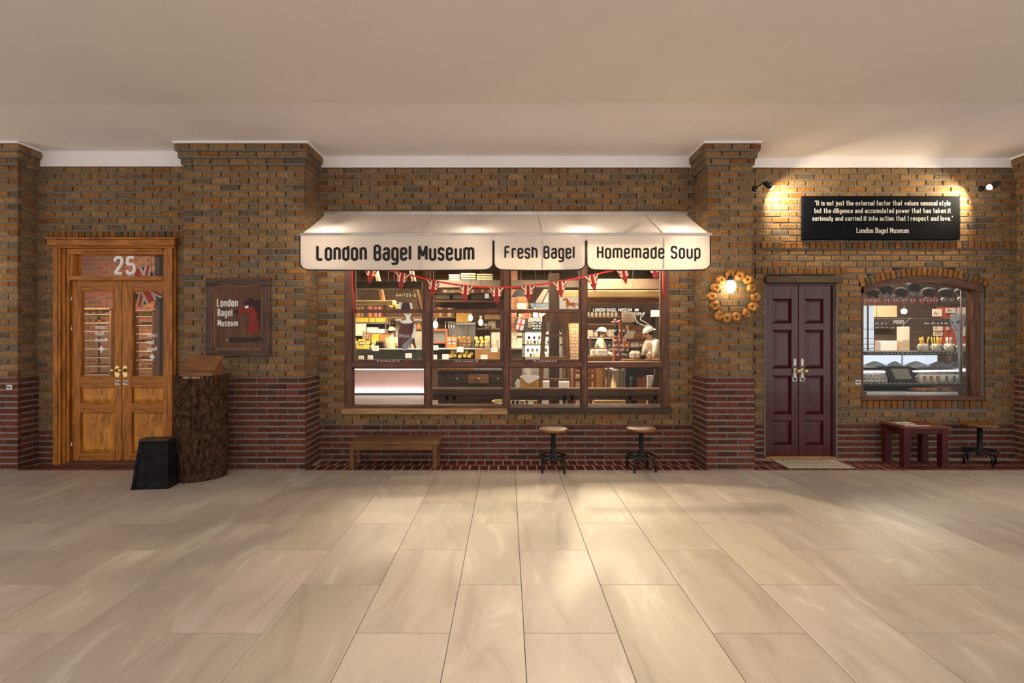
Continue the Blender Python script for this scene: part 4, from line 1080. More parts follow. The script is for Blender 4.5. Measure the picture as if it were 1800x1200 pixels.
# ---------------------------------------------------------------- burgundy table
tb = M('table_burgundy', (.055, .009, .011), .5, 0, .25, 6, .2, 25, tint=(.075, .014, .018), spec=.2)
tt = thing('side_table', 'low burgundy painted table with lettering on its top', 'table', (4.79, -.17, 0))
top = B(4.515, 5.065, -.355, .01, .445, .468, .004).build('table_top', wood('table_top_brown', (.10, .022, .015), .45, .4, 'X', 5, .15, tint=(.15, .05, .025)), tt)
for x in (4.53, 4.965):
    for y in (-.343, -.075): B(x, x+.075, y, y+.072, 0, .445, .003).build('leg', tb, tt)
for y in (-.335, -.02): B(4.605, 4.965, y, y+.022, .385, .445, .003).build('apron', tb, tt)
for x in (4.545, 5.005): B(x, x+.022, -.271, -.075, .385, .445, .003).build('apron', tb, tt)
mb = MB()
for t, a, b, y in (('London', 4.60, 4.83, -.105), ('Bagel', 4.60, 4.80, -.205), ('Museum', 4.60, 4.88, -.31)):
    n0 = len(mb.v); text_mb(t, a, b, 0, .07, 0, stroke=.17, xh=.72, gw=.4, gap=.14, th=.001, mb=mb)
    for i in range(n0, len(mb.v)): X, Yv, Z = mb.v[i]; mb.v[i] = (X, y+Z, .4685-Yv)
mb.build('lettering', white_t, top)
n0 = MB(); n0.prism([(0, 0), (.05, .03), (.10, .035), (.14, .06), (.12, .0), (.09, -.08), (.05, -.08), (.06, 0), (.02, -.01)], -.001, 0)
n0.v = [(X+4.88, -.16+Z, .4685-Yv) for X, Yv, Z in n0.v]; n0.build('painted_animal', redp, top)

# ---------------------------------------------------------------- log stump and book stand
bark = M('bark', (.018, .010, .007), .95, 0, .8, 30, 1.0, 60, (1, 1, .45), tint=(.070, .037, .023), spec=.05)
lx, lyy, lh = -3.285, -.69, 1.095
lg = thing('log_pedestal', 'tall tree trunk section with rough dark bark beside the wooden door', 'log', (lx, lyy, 0))
mb = MB(); n, m = 150, 130; vs = []; fs = []
for j in range(m+1):
    z = lh*j/m; sx = lx+.012*math.sin(z*2.2)+.010*z
    for i in range(n):
        a = 2*math.pi*i/n
        r = .232+.010*math.sin(2*a+1)+.006*math.sin(3*a+z*3)
        q = Vector((math.cos(a)*6.5, math.sin(a)*6.5, z*7.5)); nn = noise.noise(q); n2 = noise.noise(q*2.6)
        cr = max(0., 1-abs(noise.noise(Vector((math.cos(a)*8, math.sin(a)*8, z*4.5))+Vector((n2*.5, nn*.5, 0))))*5.5); c2 = max(0., 1-abs(noise.noise(Vector((math.cos(a)*13, math.sin(a)*13, z*11+3))))*4); r += -.020*cr-.010*c2+.007*n2+.006
        vs.append((sx+r*math.cos(a), lyy+r*math.sin(a), z))
for j in range(m):
    for i in range(n): k = (i+1) % n; fs.append((j*n+i, j*n+k, (j+1)*n+k, (j+1)*n+i))
mb.add(vs, fs, True); mb.build('bark', bark, lg)
MB().lathe([(.001, lh-.004), (.222, lh-.004), (.222, lh-.03)], (lx+.02, lyy, 0), 40).build('cut_top', wood('cut_wood', (.33, .20, .10), .8, .3, 'Z', 8), lg)
bs = wood('stand_wood', (.16, .06, .02), .4, .3, 'X', 5, .1, tint=(.23, .10, .035), coat=.2)
kx0, kx1 = -3.365, -3.03
bk = thing('book_stand', 'slanted brown wooden book stand lying on the log', 'book stand', (-3.2, -.78, lh))
MB().prismx([(-.875, lh), (-.875, lh+.03), (-.72, lh+.175), (-.70, lh+.165), (-.70, lh)], kx0, kx1-.02).build('body', bs, bk)
MB().prismx([(-.880, lh+.032), (-.884, lh+.046), (-.715, lh+.200), (-.705, lh+.185)], kx0-.012, kx1).build('slanted_board', bs, bk)
MB().prismx([(-.885, lh+.030), (-.897, lh+.055), (-.877, lh+.062), (-.870, lh+.044)], kx0-.006, kx1-.006).build('ledge', bs, bk)

# ---------------------------------------------------------------- black tapered box
cb = thing('tapered_box', 'black painted tapered wooden box standing before the wooden door', 'box', (-3.50, -1.02, 0))
def frus(mb, cx, cy, w0, d0, w1, d1, z0, z1, dx=0, dy=0):
    v = [(cx+sx*w0/2, cy+sy*d0/2, z0) for sx, sy in ((-1, -1), (1, -1), (1, 1), (-1, 1))]+[(cx+dx+sx*w1/2, cy+dy+sy*d1/2, z1) for sx, sy in ((-1, -1), (1, -1), (1, 1), (-1, 1))]
    mb.add(v, [(3, 2, 1, 0), (4, 5, 6, 7)]+[(k, (k+1) % 4, 4+(k+1) % 4, 4+k) for k in range(4)]); return mb
scf = M('scuffed_black', (.008, .008, .009), .6, 0, .6, 9, .3, 30, tint=(.012, .012, .012), spec=.1)
ang = .12; cc = (-3.525, -1.03, 0)
mb = frus(MB(), cc[0], cc[1], .345, .17, .262, .12, 0, .47, .018); mb.rotz(ang, cc); mb.build('body', scf, cb)
mb = frus(MB(), cc[0]+.018, cc[1], .275, .135, .268, .128, .47, .486); mb.rotz(ang, cc); mb.build('lid', wood('lid_brown', (.05, .02, .012), .5), cb)
def front(u, z, o=.003):      # point on the sloping front face
    t = z/.47; hw = .1725*(1-t)+.131*t; return (cc[0]+.018*t+u*hw*2, cc[1]-(.085*(1-t)+.06*t)-o, z)
mb = MB()
def fpan(u0, u1, za, zb, o): mb.add([front(u0, za, o), front(u1, za, o), front(u1, zb, o), front(u0, zb, o), front(u0, za, -.01), front(u1, za, -.01), front(u1, zb, -.01), front(u0, zb, -.01)], [(0, 1, 2, 3), (0, 4, 5, 1), (1, 5, 6, 2), (2, 6, 7, 3), (3, 7, 4, 0)])
for u0, u1, za, zb in ((-.5, -.34, .33, .46), (.34, .5, .33, .46), (-.5, .5, .445, .468), (-.5, .5, .325, .345), (-.5, -.42, .0, .33), (.43, .5, 0, .33), (-.5, .5, 0, .02)): fpan(u0, u1, za, zb, .008)
mb.rotz(ang, cc); mb.build('trim_strips', scf, cb)
# ================================================================ INSIDE THE SHOP
def PB(px0, px1, py0, py1, Y, dep, b=.003): return B(wx(px0, Y), wx(px1, Y), Y, Y+dep, wz(py1, Y), wz(py0, Y), b)
def pbx(name, px0, px1, py0, py1, Y, dep, mat, label, cat, group=None, b=.003, floor=False, cords=0):
    mb = B(wx(px0, Y), wx(px1, Y), Y, Y+dep, .005 if floor else wz(py1, Y), wz(py0, Y), b)
    o = mb.build(name, mat, None, label, cat, group)
    if cords: hang(o, [wx(px0+(px1-px0)*t, Y) for t in ((.5,) if cords == 1 else (.15, .85))], Y+dep/2, wz(py0, Y))
    return o
def hang(o, xs, y, z, top=3.32):
    for x in xs: MB().tube([(x, y, z-.004), (x, y, top+.002)], .003, 5).build('hanging_cord', M('cord_dark', (.05, .04, .03), .8), o)
taupe = M('plaster_taupe', (.22, .17, .135), .9, 0, .15, 3)
darkw = wood('dark_timber', (.045, .026, .016), .5, .4, 'X', 4, .2, tint=(.07, .04, .026))
darkw_v = wood('dark_timber_v', (.045, .026, .016), .5, .4, 'Z', 4, .2, tint=(.07, .04, .026))
midw = wood('mid_timber', (.20, .09, .035), .5, .35, 'X', 4, .15, tint=(.28, .14, .06)); midw_v = wood('mid_timber_v', (.20, .09, .035), .5, .35, 'Z', 4, .15, tint=(.28, .14, .06))
pine = wood('pine_beam', (.62, .40, .16), .6, .2, 'X', 3, .1, tint=(.75, .54, .26))
redw = wood('red_wood', (.24, .07, .03), .45, .3, 'Z', 4, .1, tint=(.30, .10, .05))
stl = M('brushed_steel', (.52, .51, .50), .32, .9, .1, 8); plast = M('cream_plastic', (.66, .60, .48), .6); dk = M('charcoal', (.03, .028, .027), .5)
yel = M('yellow_card', (.75, .50, .06), .6); ora = M('orange_card', (.75, .22, .05), .6); brn_c = M('brown_card', (.22, .095, .03), .7)
clr = glass('clear_plastic', (.93, .95, .95), 1.35)
def bricks_tex(name, c1, c2, mort, sc=1.0):
    m = bpy.data.materials.new(name); nt, N, L, P = nodes(m)
    tc = N.new('ShaderNodeTexCoord'); sp = N.new('ShaderNodeSeparateXYZ'); cb_ = N.new('ShaderNodeCombineXYZ'); ad = N.new('ShaderNodeMath')
    L.new(tc.outputs['Object'], sp.inputs[0]); L.new(sp.outputs[0], ad.inputs[0]); L.new(sp.outputs[1], ad.inputs[1]); L.new(ad.outputs[0], cb_.inputs[0]); L.new(sp.outputs[2], cb_.inputs[1])
    br = N.new('ShaderNodeTexBrick'); br.inputs['Scale'].default_value = sc; br.inputs['Brick Width'].default_value = .21; br.inputs['Row Height'].default_value = .073; br.inputs['Mortar Size'].default_value = .007
    br.inputs['Color1'].default_value = c1+(1,); br.inputs['Color2'].default_value = c2+(1,); br.inputs['Mortar'].default_value = mort+(1,)
    L.new(cb_.outputs[0], br.inputs['Vector']); L.new(br.outputs[0], P.inputs['Base Color']); P.inputs['Roughness'].default_value = .9
    bp = N.new('ShaderNodeBump'); bp.inputs['Strength'].default_value = .5; bp.inputs['Distance'].default_value = .01; bp.invert = True; L.new(br.outputs['Fac'], bp.inputs['Height']); L.new(bp.outputs[0], P.inputs['Normal'])
    return m
bk_far = bricks_tex('far_brick', (.17, .09, .045), (.12, .06, .03), (.18, .15, .12)); bk_pale = bricks_tex('pale_far_brick', (.42, .30, .18), (.34, .22, .12), (.16, .11, .07))
def struct(mb, name, mat, label): o = mb.build(name, mat, kind='structure'); o['label'] = label; return o
struct(B(-4.55, 4.46, .27, 8.7, -.01, .004), 'floor_shop', M('shop_floor', (.085, .075, .068), .5, 0, .15, 2), 'shop floor seen through the lower window panes')
struct(B(-4.6, 4.5, 8.6, 8.8, 0, 3.4), 'wall_shop_back', bk_far, 'back wall of the shop')
struct(B(-4.42, -4.36, .2, 8.7, 0, 3.4), 'wall_shop_left', taupe, 'partition at the left of the shop')
struct(B(4.38, 4.46, .27, 8.7, 0, 3.4), 'wall_shop_right', taupe, 'partition at the right of the shop')
struct(B(-8.2, 8.2, .22, 8.8, 3.32, 3.42), 'ceiling_shop', wood('shop_ceiling', (.12, .075, .045), .7), 'timber ceiling inside the shop')
struct(MB().box(-2.4, 2.4, .25, .27, W2[3], 3.32).box(-4.42, W2[0], .25, .27, 0, 3.32).box(W2[1], 4.46, .25, .27, 0, 3.32).box(W2[0], W2[1], .25, .27, 0, W2[2]), 'wall_shop_front', taupe, 'inner face of the shopfront wall')
# bakery room behind the wooden door
struct(B(-8.2, -4.4, B1+.15, 2.75, -.01, .004), 'floor_bakery', M('bakery_floor', (.16, .11, .08), .6), 'bakery room floor')
struct(B(-8.2, -8.1, B1+.1, 2.75, 0, 3.4), 'wall_bakery_left', bk_far, 'left wall of the bakery room')
w = Wall('wall_bakery_back', 'red brick back wall of the bakery room'); w.face(-8.2, -4.42, .0, 3.3, 2.6, 'F', dict(key='tan', std=(.197, .056), ph=.0733, pl=.209, tone=lambda: tuple(x*R.uniform(.7, 1.2) for x in (.26, .10, .06)))); w.build()
# alcove behind the arched window
struct(B(4.46, 8.2, .2, 3.2, .0, .01), 'floor_alcove', M('bakery_floor', (.16, .11, .08), .6), 'floor behind the arched window')
struct(B(4.46, 8.2, 2.6, 2.8, 0, 3.4), 'wall_alcove_back', bricks_tex('alcove_brick', (.16, .09, .05), (.11, .06, .035), (.08, .06, .05)), 'brick wall behind the arched window display')
struct(B(8.1, 8.2, .2, 2.8, 0, 3.4), 'wall_alcove_right', darkw_v, 'timber end wall behind the arched window')

# ---------------------------------------------------------------- serving counter
CY_ = 6.3
ct = thing('serving_counter', 'long glass-topped bakery counter with a glowing white front', 'counter', (wx(690, CY_), CY_+.4, 0))
x0, x1 = wx(604, CY_), wx(752, CY_)
B(x0, x1, CY_, CY_+.58, .09, .66, .01).build('front_panel', M('satin_panel', (.40, .28, .29), .35, .2, .06, 4), ct)
B(x0+.05, x1-.03, CY_+.03, CY_+.55, 0, .09).build('kick_plinth', dk, ct)
light('counter_led', 'AREA', ((x0+x1)/2, CY_-.05, .10), 7, (1, .88, .90), x1-x0, ((x0+x1)/2, CY_+.06, .5), sy=.02)
B(x0, x1, CY_-.03, CY_-.005, .075, .092).build('led_strip', emis('led_white', (1, .90, .90), 9), ct)
B(x0, x1, CY_-.03, CY_+.6, .66, .69, .004).build('ledge', stl, ct); B(x0, x1, CY_-.02, CY_-.008, .645, .658).build('led_strip', emis('led_white2', (1, .90, .88), 4), ct)
B(x0, x1, CY_+.02, CY_+.03, .69, 1.14).build('glass_front', clr, ct); B(x0, x1, CY_+.02, CY_+.6, 1.14, 1.165, .004).build('glass_top', stl, ct); B(x0, x1, CY_+.05, CY_+.6, .9, .91).build('inner_shelf', stl, ct); B(x0, x1, CY_+.56, CY_+.58, .69, 1.14).build('case_back', M('case_white', (.6, .58, .56), .5), ct)
c2 = thing('bread_counter', 'dark wooden bread counter behind the second sash', 'counter', (wx(820, CY_), CY_+.4, 0))
x0, x1 = wx(756, CY_), wx(886, CY_)
B(x0, x1, CY_, CY_+.7, .0, .84, .01).build('body', darkw, c2); B(x0-.03, x1+.03, CY_-.05, CY_+.75, .84, .88, .006).build('worktop', stl, c2)
B(wx(835, CY_), x1, CY_, CY_+.5, .88, 1.15, .006).build('riser', midw, c2)
B(x0, wx(833, CY_), CY_+.28, CY_+.6, .88, 1.15, .006).build('riser', darkw, c2)
B(x0, x1, CY_, CY_+.6, 1.15, 1.175, .004).build('glass_shelf', stl, c2)
ZC = 1.175
# price cards
for i, (px, py, w_, h_, Y, lab) in enumerate(((635, 629, 9, 7, CY_+.012, 'white price card at the left end of the glass counter'), (651, 628, 9, 7, CY_+.012, 'cream price card second from the left in the glass counter'), (718, 625, 11, 8, CY_+.012, 'price card below the woman cut-out'), (660, 612, 11, 9, CY_+.012, 'cream notice beside the bagel sign'), (809, 614, 11, 9, CY_-.007, 'white card in front of the left bagel tray'), (869, 615, 11, 8, CY_-.007, 'white card below the stack of cups'), (851, 627, 12, 7, CY_-.007, 'white price card on the brown drawers'), (783, 627, 11, 9, CY_-.007, 'white price card left of the bagel heap'), (766, 611, 9, 8, CY_-.007, 'small cream card beside the red-framed cabinet'), (764, 628, 8, 9, CY_-.007, 'small card in the lower left corner of the second sash'))):
    t = PB(px-w_/2, px+w_/2, py-h_/2, py+h_/2, Y, .006, .001).build('price_card', white_paper, None, lab, 'card', 'price cards on the counters')
    m_ = MB()
    for r in range(2): scribble(m_, wx(px-w_*.35, Y), wx(px+w_*.35, Y), wz(py-h_*.08+r*h_*.3, Y), .022, Y-.001, .006, 80+i*3+r)
    m_.build('card_writing', black_t, t)
# ---------------------------------------------------------------- bagels
sm = [bagel_mesh('bagel_small', .058, 20+s) for s in range(3)]
yel_b = M('bagel_golden', (.62, .32, .06), .5, 0, .45, 8, .2, 25, tint=(.80, .52, .16))
sm2 = []
for m_ in sm:
    c = m_.copy(); c.materials.clear(); c.materials.append(yel_b); sm2.append(c)
def bagels(pts, Y, label, group, meshes, sc=1.0, row=None):
    for i, (px, py) in enumerate(pts):
        p = W(px, py, Y); o = link_mesh('bagel', meshes[i % 3], p)
        o.rotation_euler = (R.uniform(-.15, .1), R.uniform(0, 6.28), R.uniform(-.15, .15)); o.scale = (sc*.9,)*3
        n_ = row or len(pts); prop(o, '%s bagel from the left in the %s row %s' % (nth(i % n_+1), ('bottom', 'second', 'top')[min(2, i//n_)], label), 'bagel', group)
bagels([(792, 625.5), (799, 624.5), (808, 625.5), (817, 624.5), (825, 625.5), (795, 618.5), (803, 617), (812, 618), (820, 618.5), (829, 621)], CY_+.12, 'of the heap below the flag tin', 'bagel heap on the counter', sm2, 1.0, 5)
for n, (pa, pb, lab) in enumerate(((804, 829, 'left'), (833, 860, 'right'))):
    t = thing('bagel_tray', 'clear bin heaped with bagels on the counter, the %s of two' % lab, 'bin', W((pa+pb)/2, 611, CY_+.1)); y0, y1 = CY_+.05, CY_+.38; xa, xb = wx(pa, y0), wx(pb, y0); z0, z1 = ZC, ZC+.19
    B(xa, xb, y0, y1, z0, z0+.008).build('tray_base', clr, t); B(xa, xb, y0, y0+.005, z0, z1).build('tray_wall', clr, t); B(xa, xb, y1-.005, y1, z0, z1).build('tray_wall', clr, t)
    B(xa, xa+.005, y0, y1, z0, z1).build('tray_wall', clr, t); B(xb-.005, xb, y0, y1, z0, z1).build('tray_wall', clr, t)
    w_ = (pb-pa)/3
    bagels([(pa+w_*(.5+k), 607) for k in range(3)]+[(pa+w_*(.72+k*.92), 600.5) for k in range(3)]+[(pa+w_*(.45+k*.98), 594.5) for k in range(3)], CY_+.17, 'of the %s clear bin' % lab, 'bagels in the %s bin' % lab, sm if n == 0 else sm2, .98, 3)
bagels([(622, 609), (630, 609), (646, 609), (625, 602.5), (647, 602), (655, 608.5), (622, 596), (650, 596), (657, 602)], CY_+.2, 'at the left counter end', 'bagels at the left end of the counter', sm2, 1.1, 3)
gp = [(676, 538), (683, 533), (688, 537), (693, 532), (698, 539)]; gb_ = thing('bagel_garland', 'garland of golden bagels beside the bright pine beam', 'garland', W(688, 541, 5.4))
for i, (px, py) in enumerate(gp): o = link_mesh('bagel', sm2[i % 3], W(px, py, 5.4), gb_); o.rotation_euler = (0, R.uniform(0, 6), R.uniform(-.4, .4))
MB().tube([W(px, py, 5.4) for px, py in gp], .006, 5).build('string', M('cord_dark', (.05, .04, .03), .8), gb_); hang(gb_, (wx(683, 5.4), wx(693, 5.4)), 5.4, wz(534, 5.4))
# boxes, tins and signs on the counter
o = PB(785.5, 802.5, 592, 611, CY_+.02, .14, .004).build('flag_tin', M('tin_orange', (.60, .22, .03), .4), None, 'orange tin with a union flag on its front', 'tin')
p0, p1 = W(787, 608, CY_+.02), W(801, 594, CY_+.02); cxm, czm = (p0.x+p1.x)/2, (p0.z+.035+p1.z)/2; ow, oh = (p1.x-p0.x), (p1.z-p0.z-.035)
jack(MB(), [(cxm-ow/2, czm-oh/2), (cxm+ow/2, czm-oh/2), (cxm+ow/2, czm+oh/2), (cxm-ow/2, czm+oh/2)], cxm, czm, ow, oh, CY_+.017, 1.1).build('flag_print', [M('print_black', (.02, .02, .02), .6), white_paper, fred], o)
t = B(wx(629.5, CY_-.03), wx(641.5, CY_-.03), CY_-.03, CY_+.04, 1.166, wz(596, CY_), .003).build('bagel_sign', yel, None, 'yellow sign with a black strip reading BAG', 'sign')
s_ = PB(631, 640.5, 600, 606, CY_-.035, .004, 0).build('black_strip', black_t, t); text_mb('BAG', wx(632, CY_-.04), wx(639.5, CY_-.04), wz(605.3, CY_-.04), .062, CY_-.036, stroke=.2, gw=.45, th=.001).build('lettering', white_t, s_)
mb = PB(637, 653.5, 583, 597, CY_-.02, .02, .003); c_ = W(645, 590, CY_); mb.rot(.16, 'Y', c_); t = mb.build('brown_sign', brn_c, None, 'tilted brown sign with white handwriting at the left of the counter', 'sign')
mb = MB()
for r in range(3): scribble(mb, c_.x-.09, c_.x+.10, c_.z+.045-r*.055, .035, CY_-.021, .008, 300+r)
mb.rot(.16, 'Y', c_); mb.build('handwriting', white_t, t)
pbx('cardboard_box', 653, 665.5, 587, 598.8, 7.50, .24, yel, 'yellow box left of the man in the cap', 'box'); pbx('cardboard_box', 667.5, 685, 588, 598.8, 7.50, .24, ora, 'orange red box behind the man in the cap', 'box')
pbx('wall_notice', 624, 643.5, 569, 590, 7.42, .02, cream_paper, 'cream notice sheet hanging at the left edge of the window view', 'notice', cords=2)
t = thing('steel_table', 'steel side table under the yellow and orange boxes', 'table', W(652, 640, 7.5)); PB(620, 685, 598.8, 601.5, 7.47, .3, .004).build('table_top', stl, t)
for px in (622, 683):
    for y in (7.48, 7.73): B(wx(px, y)-.015, wx(px, y)+.015, y, y+.03, .005, wz(601, 7.47)).build('leg', stl, t)
# steel rack with yellow cartons
rk = thing('steel_rack', 'steel shelf rack with yellow cartons on top, left of the shop', 'rack', (wx(650, 7.9), 7.9, 0))
for py in (566, 585): PB(620, 686, py, py+3, 7.8, .45, .004).build('shelf', stl, rk)
for px in (622, 677, 684): B(wx(px, 7.8), wx(px+1.6, 7.8), 7.8, 7.83, .005, wz(560, 7.8), .003).build('post', stl, rk)
for k, (a, b) in enumerate(((621, 647), (649, 659.5), (661, 678))): pbx('carton', a, b, 558.5, 565.8, 7.85, .3, yel, ('long yellow carton at the left of the steel rack', 'short yellow carton in the middle of the steel rack', 'yellow carton at the right of the steel rack')[k], 'carton', 'yellow cartons on the rack')
for k, (a, b, c) in enumerate(((645, 662, 575), (663, 676, 578))): pbx('paper_stack', a, b, c, 584.8, 7.85, .3, white_paper, ('tall stack of white paper bags on the steel rack', 'low stack of white paper bags on the steel rack')[k], 'paper bags')
# ---------------------------------------------------------------- shelves with books
bkc = [M('book_%d' % i, c, .6, 0, .15) for i, c in enumerate(((.45, .10, .05), (.30, .05, .06), (.55, .32, .10), (.08, .06, .09), (.60, .50, .36), (.16, .10, .06), (.50, .18, .06)))]
def books(pa, pb, py0, py1, Y, label, group, palette=None, wmin=2.2, wmax=4.2):
    x = pa; i = 0
    while x < pb-1:
        w_ = R.uniform(wmin, wmax); h_ = R.uniform(0, .22)*(py1-py0)
        i += 1; PB(x, min(x+w_-.25, pb), py0+h_, py1, Y, .2, .004).build('book', R.choice(palette or bkc), None, label.replace('book', nth(i)+' book from the left', 1), 'book', group); x += w_
def shelf(pa, pb, py, Y, label, mat=None, dep=.3): return pbx('wall_shelf', pa, pb, py, py+2.4, Y, dep, mat or midw, label, 'shelf')
books(622, 673, 537, 557, 8.1, 'book on the high shelf behind the first sash', 'books on the left high shelf'); shelf(616, 742, 557, 8.0, 'long wooden shelf behind the first sash', dep=.4)
books(760, 800, 538, 556, 8.1, 'book on the shelf behind the second sash', 'books behind the second sash'); books(858, 880, 540, 553, 8.1, 'book at the right end behind the second sash', 'books at the right of the second sash'); shelf(757, 802, 556, 8.0, 'wooden shelf above the hanging ladles', dep=.4)
books(775, 880, 508.5, 514, 8.2, 'pale book on the topmost shelf, second sash', 'books on the topmost shelf', [bkc[4], white_paper, bkc[2], bkc[1]], 2.5, 5); shelf(757, 882, 514, 8.1, 'dark topmost shelf behind the second sash', darkw)
books(912, 934, 549.5, 557.5, 5.9, 'coloured book on the shelf above the chalkboard', 'books above the chalkboard'); books(944, 966, 549.5, 557.5, 5.9, 'pale book at the right above the chalkboard', 'pale books above the chalkboard', [bkc[4], white_paper, bkc[1]], 1.6, 2.6); hang(shelf(908, 966, 557.5, 5.8, 'wooden shelf above the chalkboard'), (wx(909, 5.8), wx(965, 5.8)), 6.0, wz(558, 5.8))
for k, px in enumerate((762, 795, 828, 858)):
    w_ = 31 if k < 3 else 22; t = pbx('travel_trunk', px, px+w_-1.5, 517, 527.5, 8.0, .35, darkw, ('leftmost dark trunk on the upper shelf', 'second dark trunk from the left on the upper shelf', 'third dark trunk from the left on the upper shelf', 'rightmost dark trunk on the upper shelf')[k], 'trunk', 'trunks on the upper shelf', .03)
shelf(757, 884, 527.8, 7.95, 'wooden shelf under the dark trunks', midw, .4)
# slatted crates at the top
for k, (a, b, y0) in enumerate(((789, 808, 482), (810, 836, 480), (838, 866, 481))):
    t = thing('slatted_crate', ('left pale slatted crate at the top of the second sash', 'middle pale slatted crate at the top of the second sash', 'right pale slatted crate at the top of the second sash')[k], 'crate', W((a+b)/2, 491, 6.5))
    for r in range(3): PB(a, b, y0+r*4, y0+2.6+r*4, 6.5, .25, .004).build('slat', wood('crate_pale', (.62, .52, .34), .7, .25), t)
pbx('beam_or_reflection', 757, 884, 492, 505, 6.4, .3, M('valance_reflection', (.10, .075, .06), .7, 0, .2, 5), 'dark band standing in for the reflected valance, top of the second sash', 'beam')  # solid band stands in for the awning valance reflected in the glass
# beams, plus taupe bands imitating the awning valance reflected in the glass
for a, b, y0, y1, Y, mt, lab in ((614, 690, 528, 535, 5.0, pine, 'bright pine beam behind the first sash'), (1030, 1172, 510.5, 521.5, 4.0, pine, 'bright pine beam across the fourth window bay'), (1030, 1172, 522.5, 532, 4.25, midw, 'brown beam below the bright pine beam'), (985, 1022, 510.5, 521.5, 4.0, pine, 'short pine beam above the horse poster'), (616, 742, 494, 507, 4.6, M('valance_reflection', (.10, .075, .06), .7, 0, .2, 5), 'dark band standing in for the reflected valance behind the first sash'), (1030, 1172, 490, 508, 5.2, M('valance_reflection2', (.17, .12, .085), .7, 0, .2, 5), 'brown band standing in for the reflected valance, top of the fourth bay'), (897, 1020, 492, 505, 6.0, M('valance_reflection', (.10, .075, .06), .7, 0, .2, 5), 'dark band standing in for the reflected valance behind the third sash')):
    pbx('beam_or_reflection', a, b, y0, y1, Y, .25, mt, lab, 'beam', None, .006)
for px, Y, lab in ((660, 5.2, 'leaning brown roof brace left of the woman cut-out'), (722, 5.0, 'dark roof brace behind the woman cut-out')):
    a, b = W(px, 470, Y), W(px+18, 545, Y); MB().tube([a, b], .05, 4).build('roof_brace', midw_v, None, lab, 'brace')
# ---------------------------------------------------------------- pendant lamps
def pendant(px, py, Y, label, r=.045, k=24):
    c = W(px, py, Y); t = thing('pendant_lamp', label, 'lamp', (c.x, c.y, c.z-.08), 'pendant bulbs in the shop')
    MB().tube([(c.x, c.y, c.z+.1), (c.x, c.y, 3.32)], .005, 6).build('cord', dk, t); MB().lathe([(.02, .06), (.022, .1), (.01, .13)], c, 10).build('socket', brass, t)
    MB().lathe([(.001, -r*1.7), (r*.7, -r*1.2), (r, -r*.3), (r*.8, r*.6), (.018, .065)], c, 14, cap=False).build('bulb', emis('pendant_bulb', (1, .80, .42), k), t)
pendant(765.5, 570, 3.4, 'glowing pendant bulb at the left of the second sash'); pendant(827, 558, 4.4, 'glowing pendant bulb above the bagel bins'); pendant(845, 566, 4.1, 'glowing pendant bulb left of the coffee grinder'); pendant(941, 552, 3.9, 'glowing pendant bulb above the chalkboard')
# ---------------------------------------------------------------- kitchen behind the second sash
t = thing('cooker_hood', 'grey steel cooker hood and splashback', 'hood', W(815, 610, 8.2)); PB(788, 836, 566, 612, 8.49, .1, .004).build('splashback', stl, t); PB(800, 836, 566.2, 571, 7.75, .84, .01).build('canopy', stl, t); PB(818, 820.5, 568, 590, 8.15, .04, .004).build('warm_reflection_strip', brass, t)  # brass strip on the hood stands in for a warm reflection on the steel
t = thing('ladle_rail', 'steel rail from which the ladles hang', 'rail', W(791, 566, 7.6)); MB().tube([W(781, 565.5, 7.6), W(800, 565.5, 7.6)], .008, 6).build('bar', stl, t); hang(t, (wx(781.5, 7.6), wx(799.5, 7.6)), 7.6, wz(565.5, 7.6))
for k, px in enumerate((783, 788.5, 793.5, 798)):
    a, b = W(px, 566, 7.6), W(px+.3, 588, 7.6); t = thing('ladle', 'steel ladle hanging beside the hood, number %s from the left' % ('one', 'two', 'three', 'four')[k], 'ladle', b, 'hanging ladles'); MB().tube([a, b], .012, 6).build('handle', stl, t); MB().sphere((b.x, b.y, b.z-.02), .034, 10, 6, (1, 1, .7)).build('bowl', stl, t)
t = pbx('patterned_box', 802, 824.5, 549, 566, 7.8, .3, M('speckled_gold', (.55, .32, .06), .6, 0, .7, 28), 'gold speckled box on the hood', 'box')
cbn = thing('glazed_cabinet', 'red wood framed cabinet at the left of the second sash', 'cabinet', (wx(772, 7.2), 7.3, 0))
for a, b, y0, y1 in ((757, 787, 578, 582), (757, 787, 601, 604), (782.5, 787, 582, 622), (757, 787, 620, 624)): PB(a, b, y0, y1, 7.2, .3, .01).build('frame_rail', redw, cbn)
PB(757, 782.5, 582, 601, 7.28, .2, .004).build('wire_panel', stl, cbn); PB(757, 782.5, 604, 620, 7.40, .04, .004).build('back_panel', dk, cbn); B(wx(757, 7.2), wx(787, 7.2), 7.2, 7.5, .005, wz(624, 7.2)).build('cabinet_base', darkw, cbn)
pbx('back_counter', 838, 890, 612, 640, 7.12, .55, darkw, 'dark back counter under the coffee grinder', 'counter', floor=True)
t = thing('coffee_grinder', 'coffee grinder with clear hopper right of the bagel bins', 'grinder', W(857, 612, 7.25)); c = W(857, 590, 7.25)
MB().lathe([(.055, 0), (.10, .24), (.105, .245)], (c.x, c.y, c.z), 14, cap=False).build('hopper', clr, t); MB().lathe([(.05, 0), (.095, .2), (.001, .2)], (c.x, c.y, c.z+.005), 14).build('coffee_beans', M('beans', (.05, .025, .015), .6), t); MB().lathe([(.11, .245), (.11, .26), (.001, .265)], c, 14).build('lid', dk, t); B(c.x-.07, c.x+.07, c.y-.08, c.y+.08, wz(612, 7.12), c.z, .02).build('body', M('grinder_white', (.6, .57, .5), .5), t)
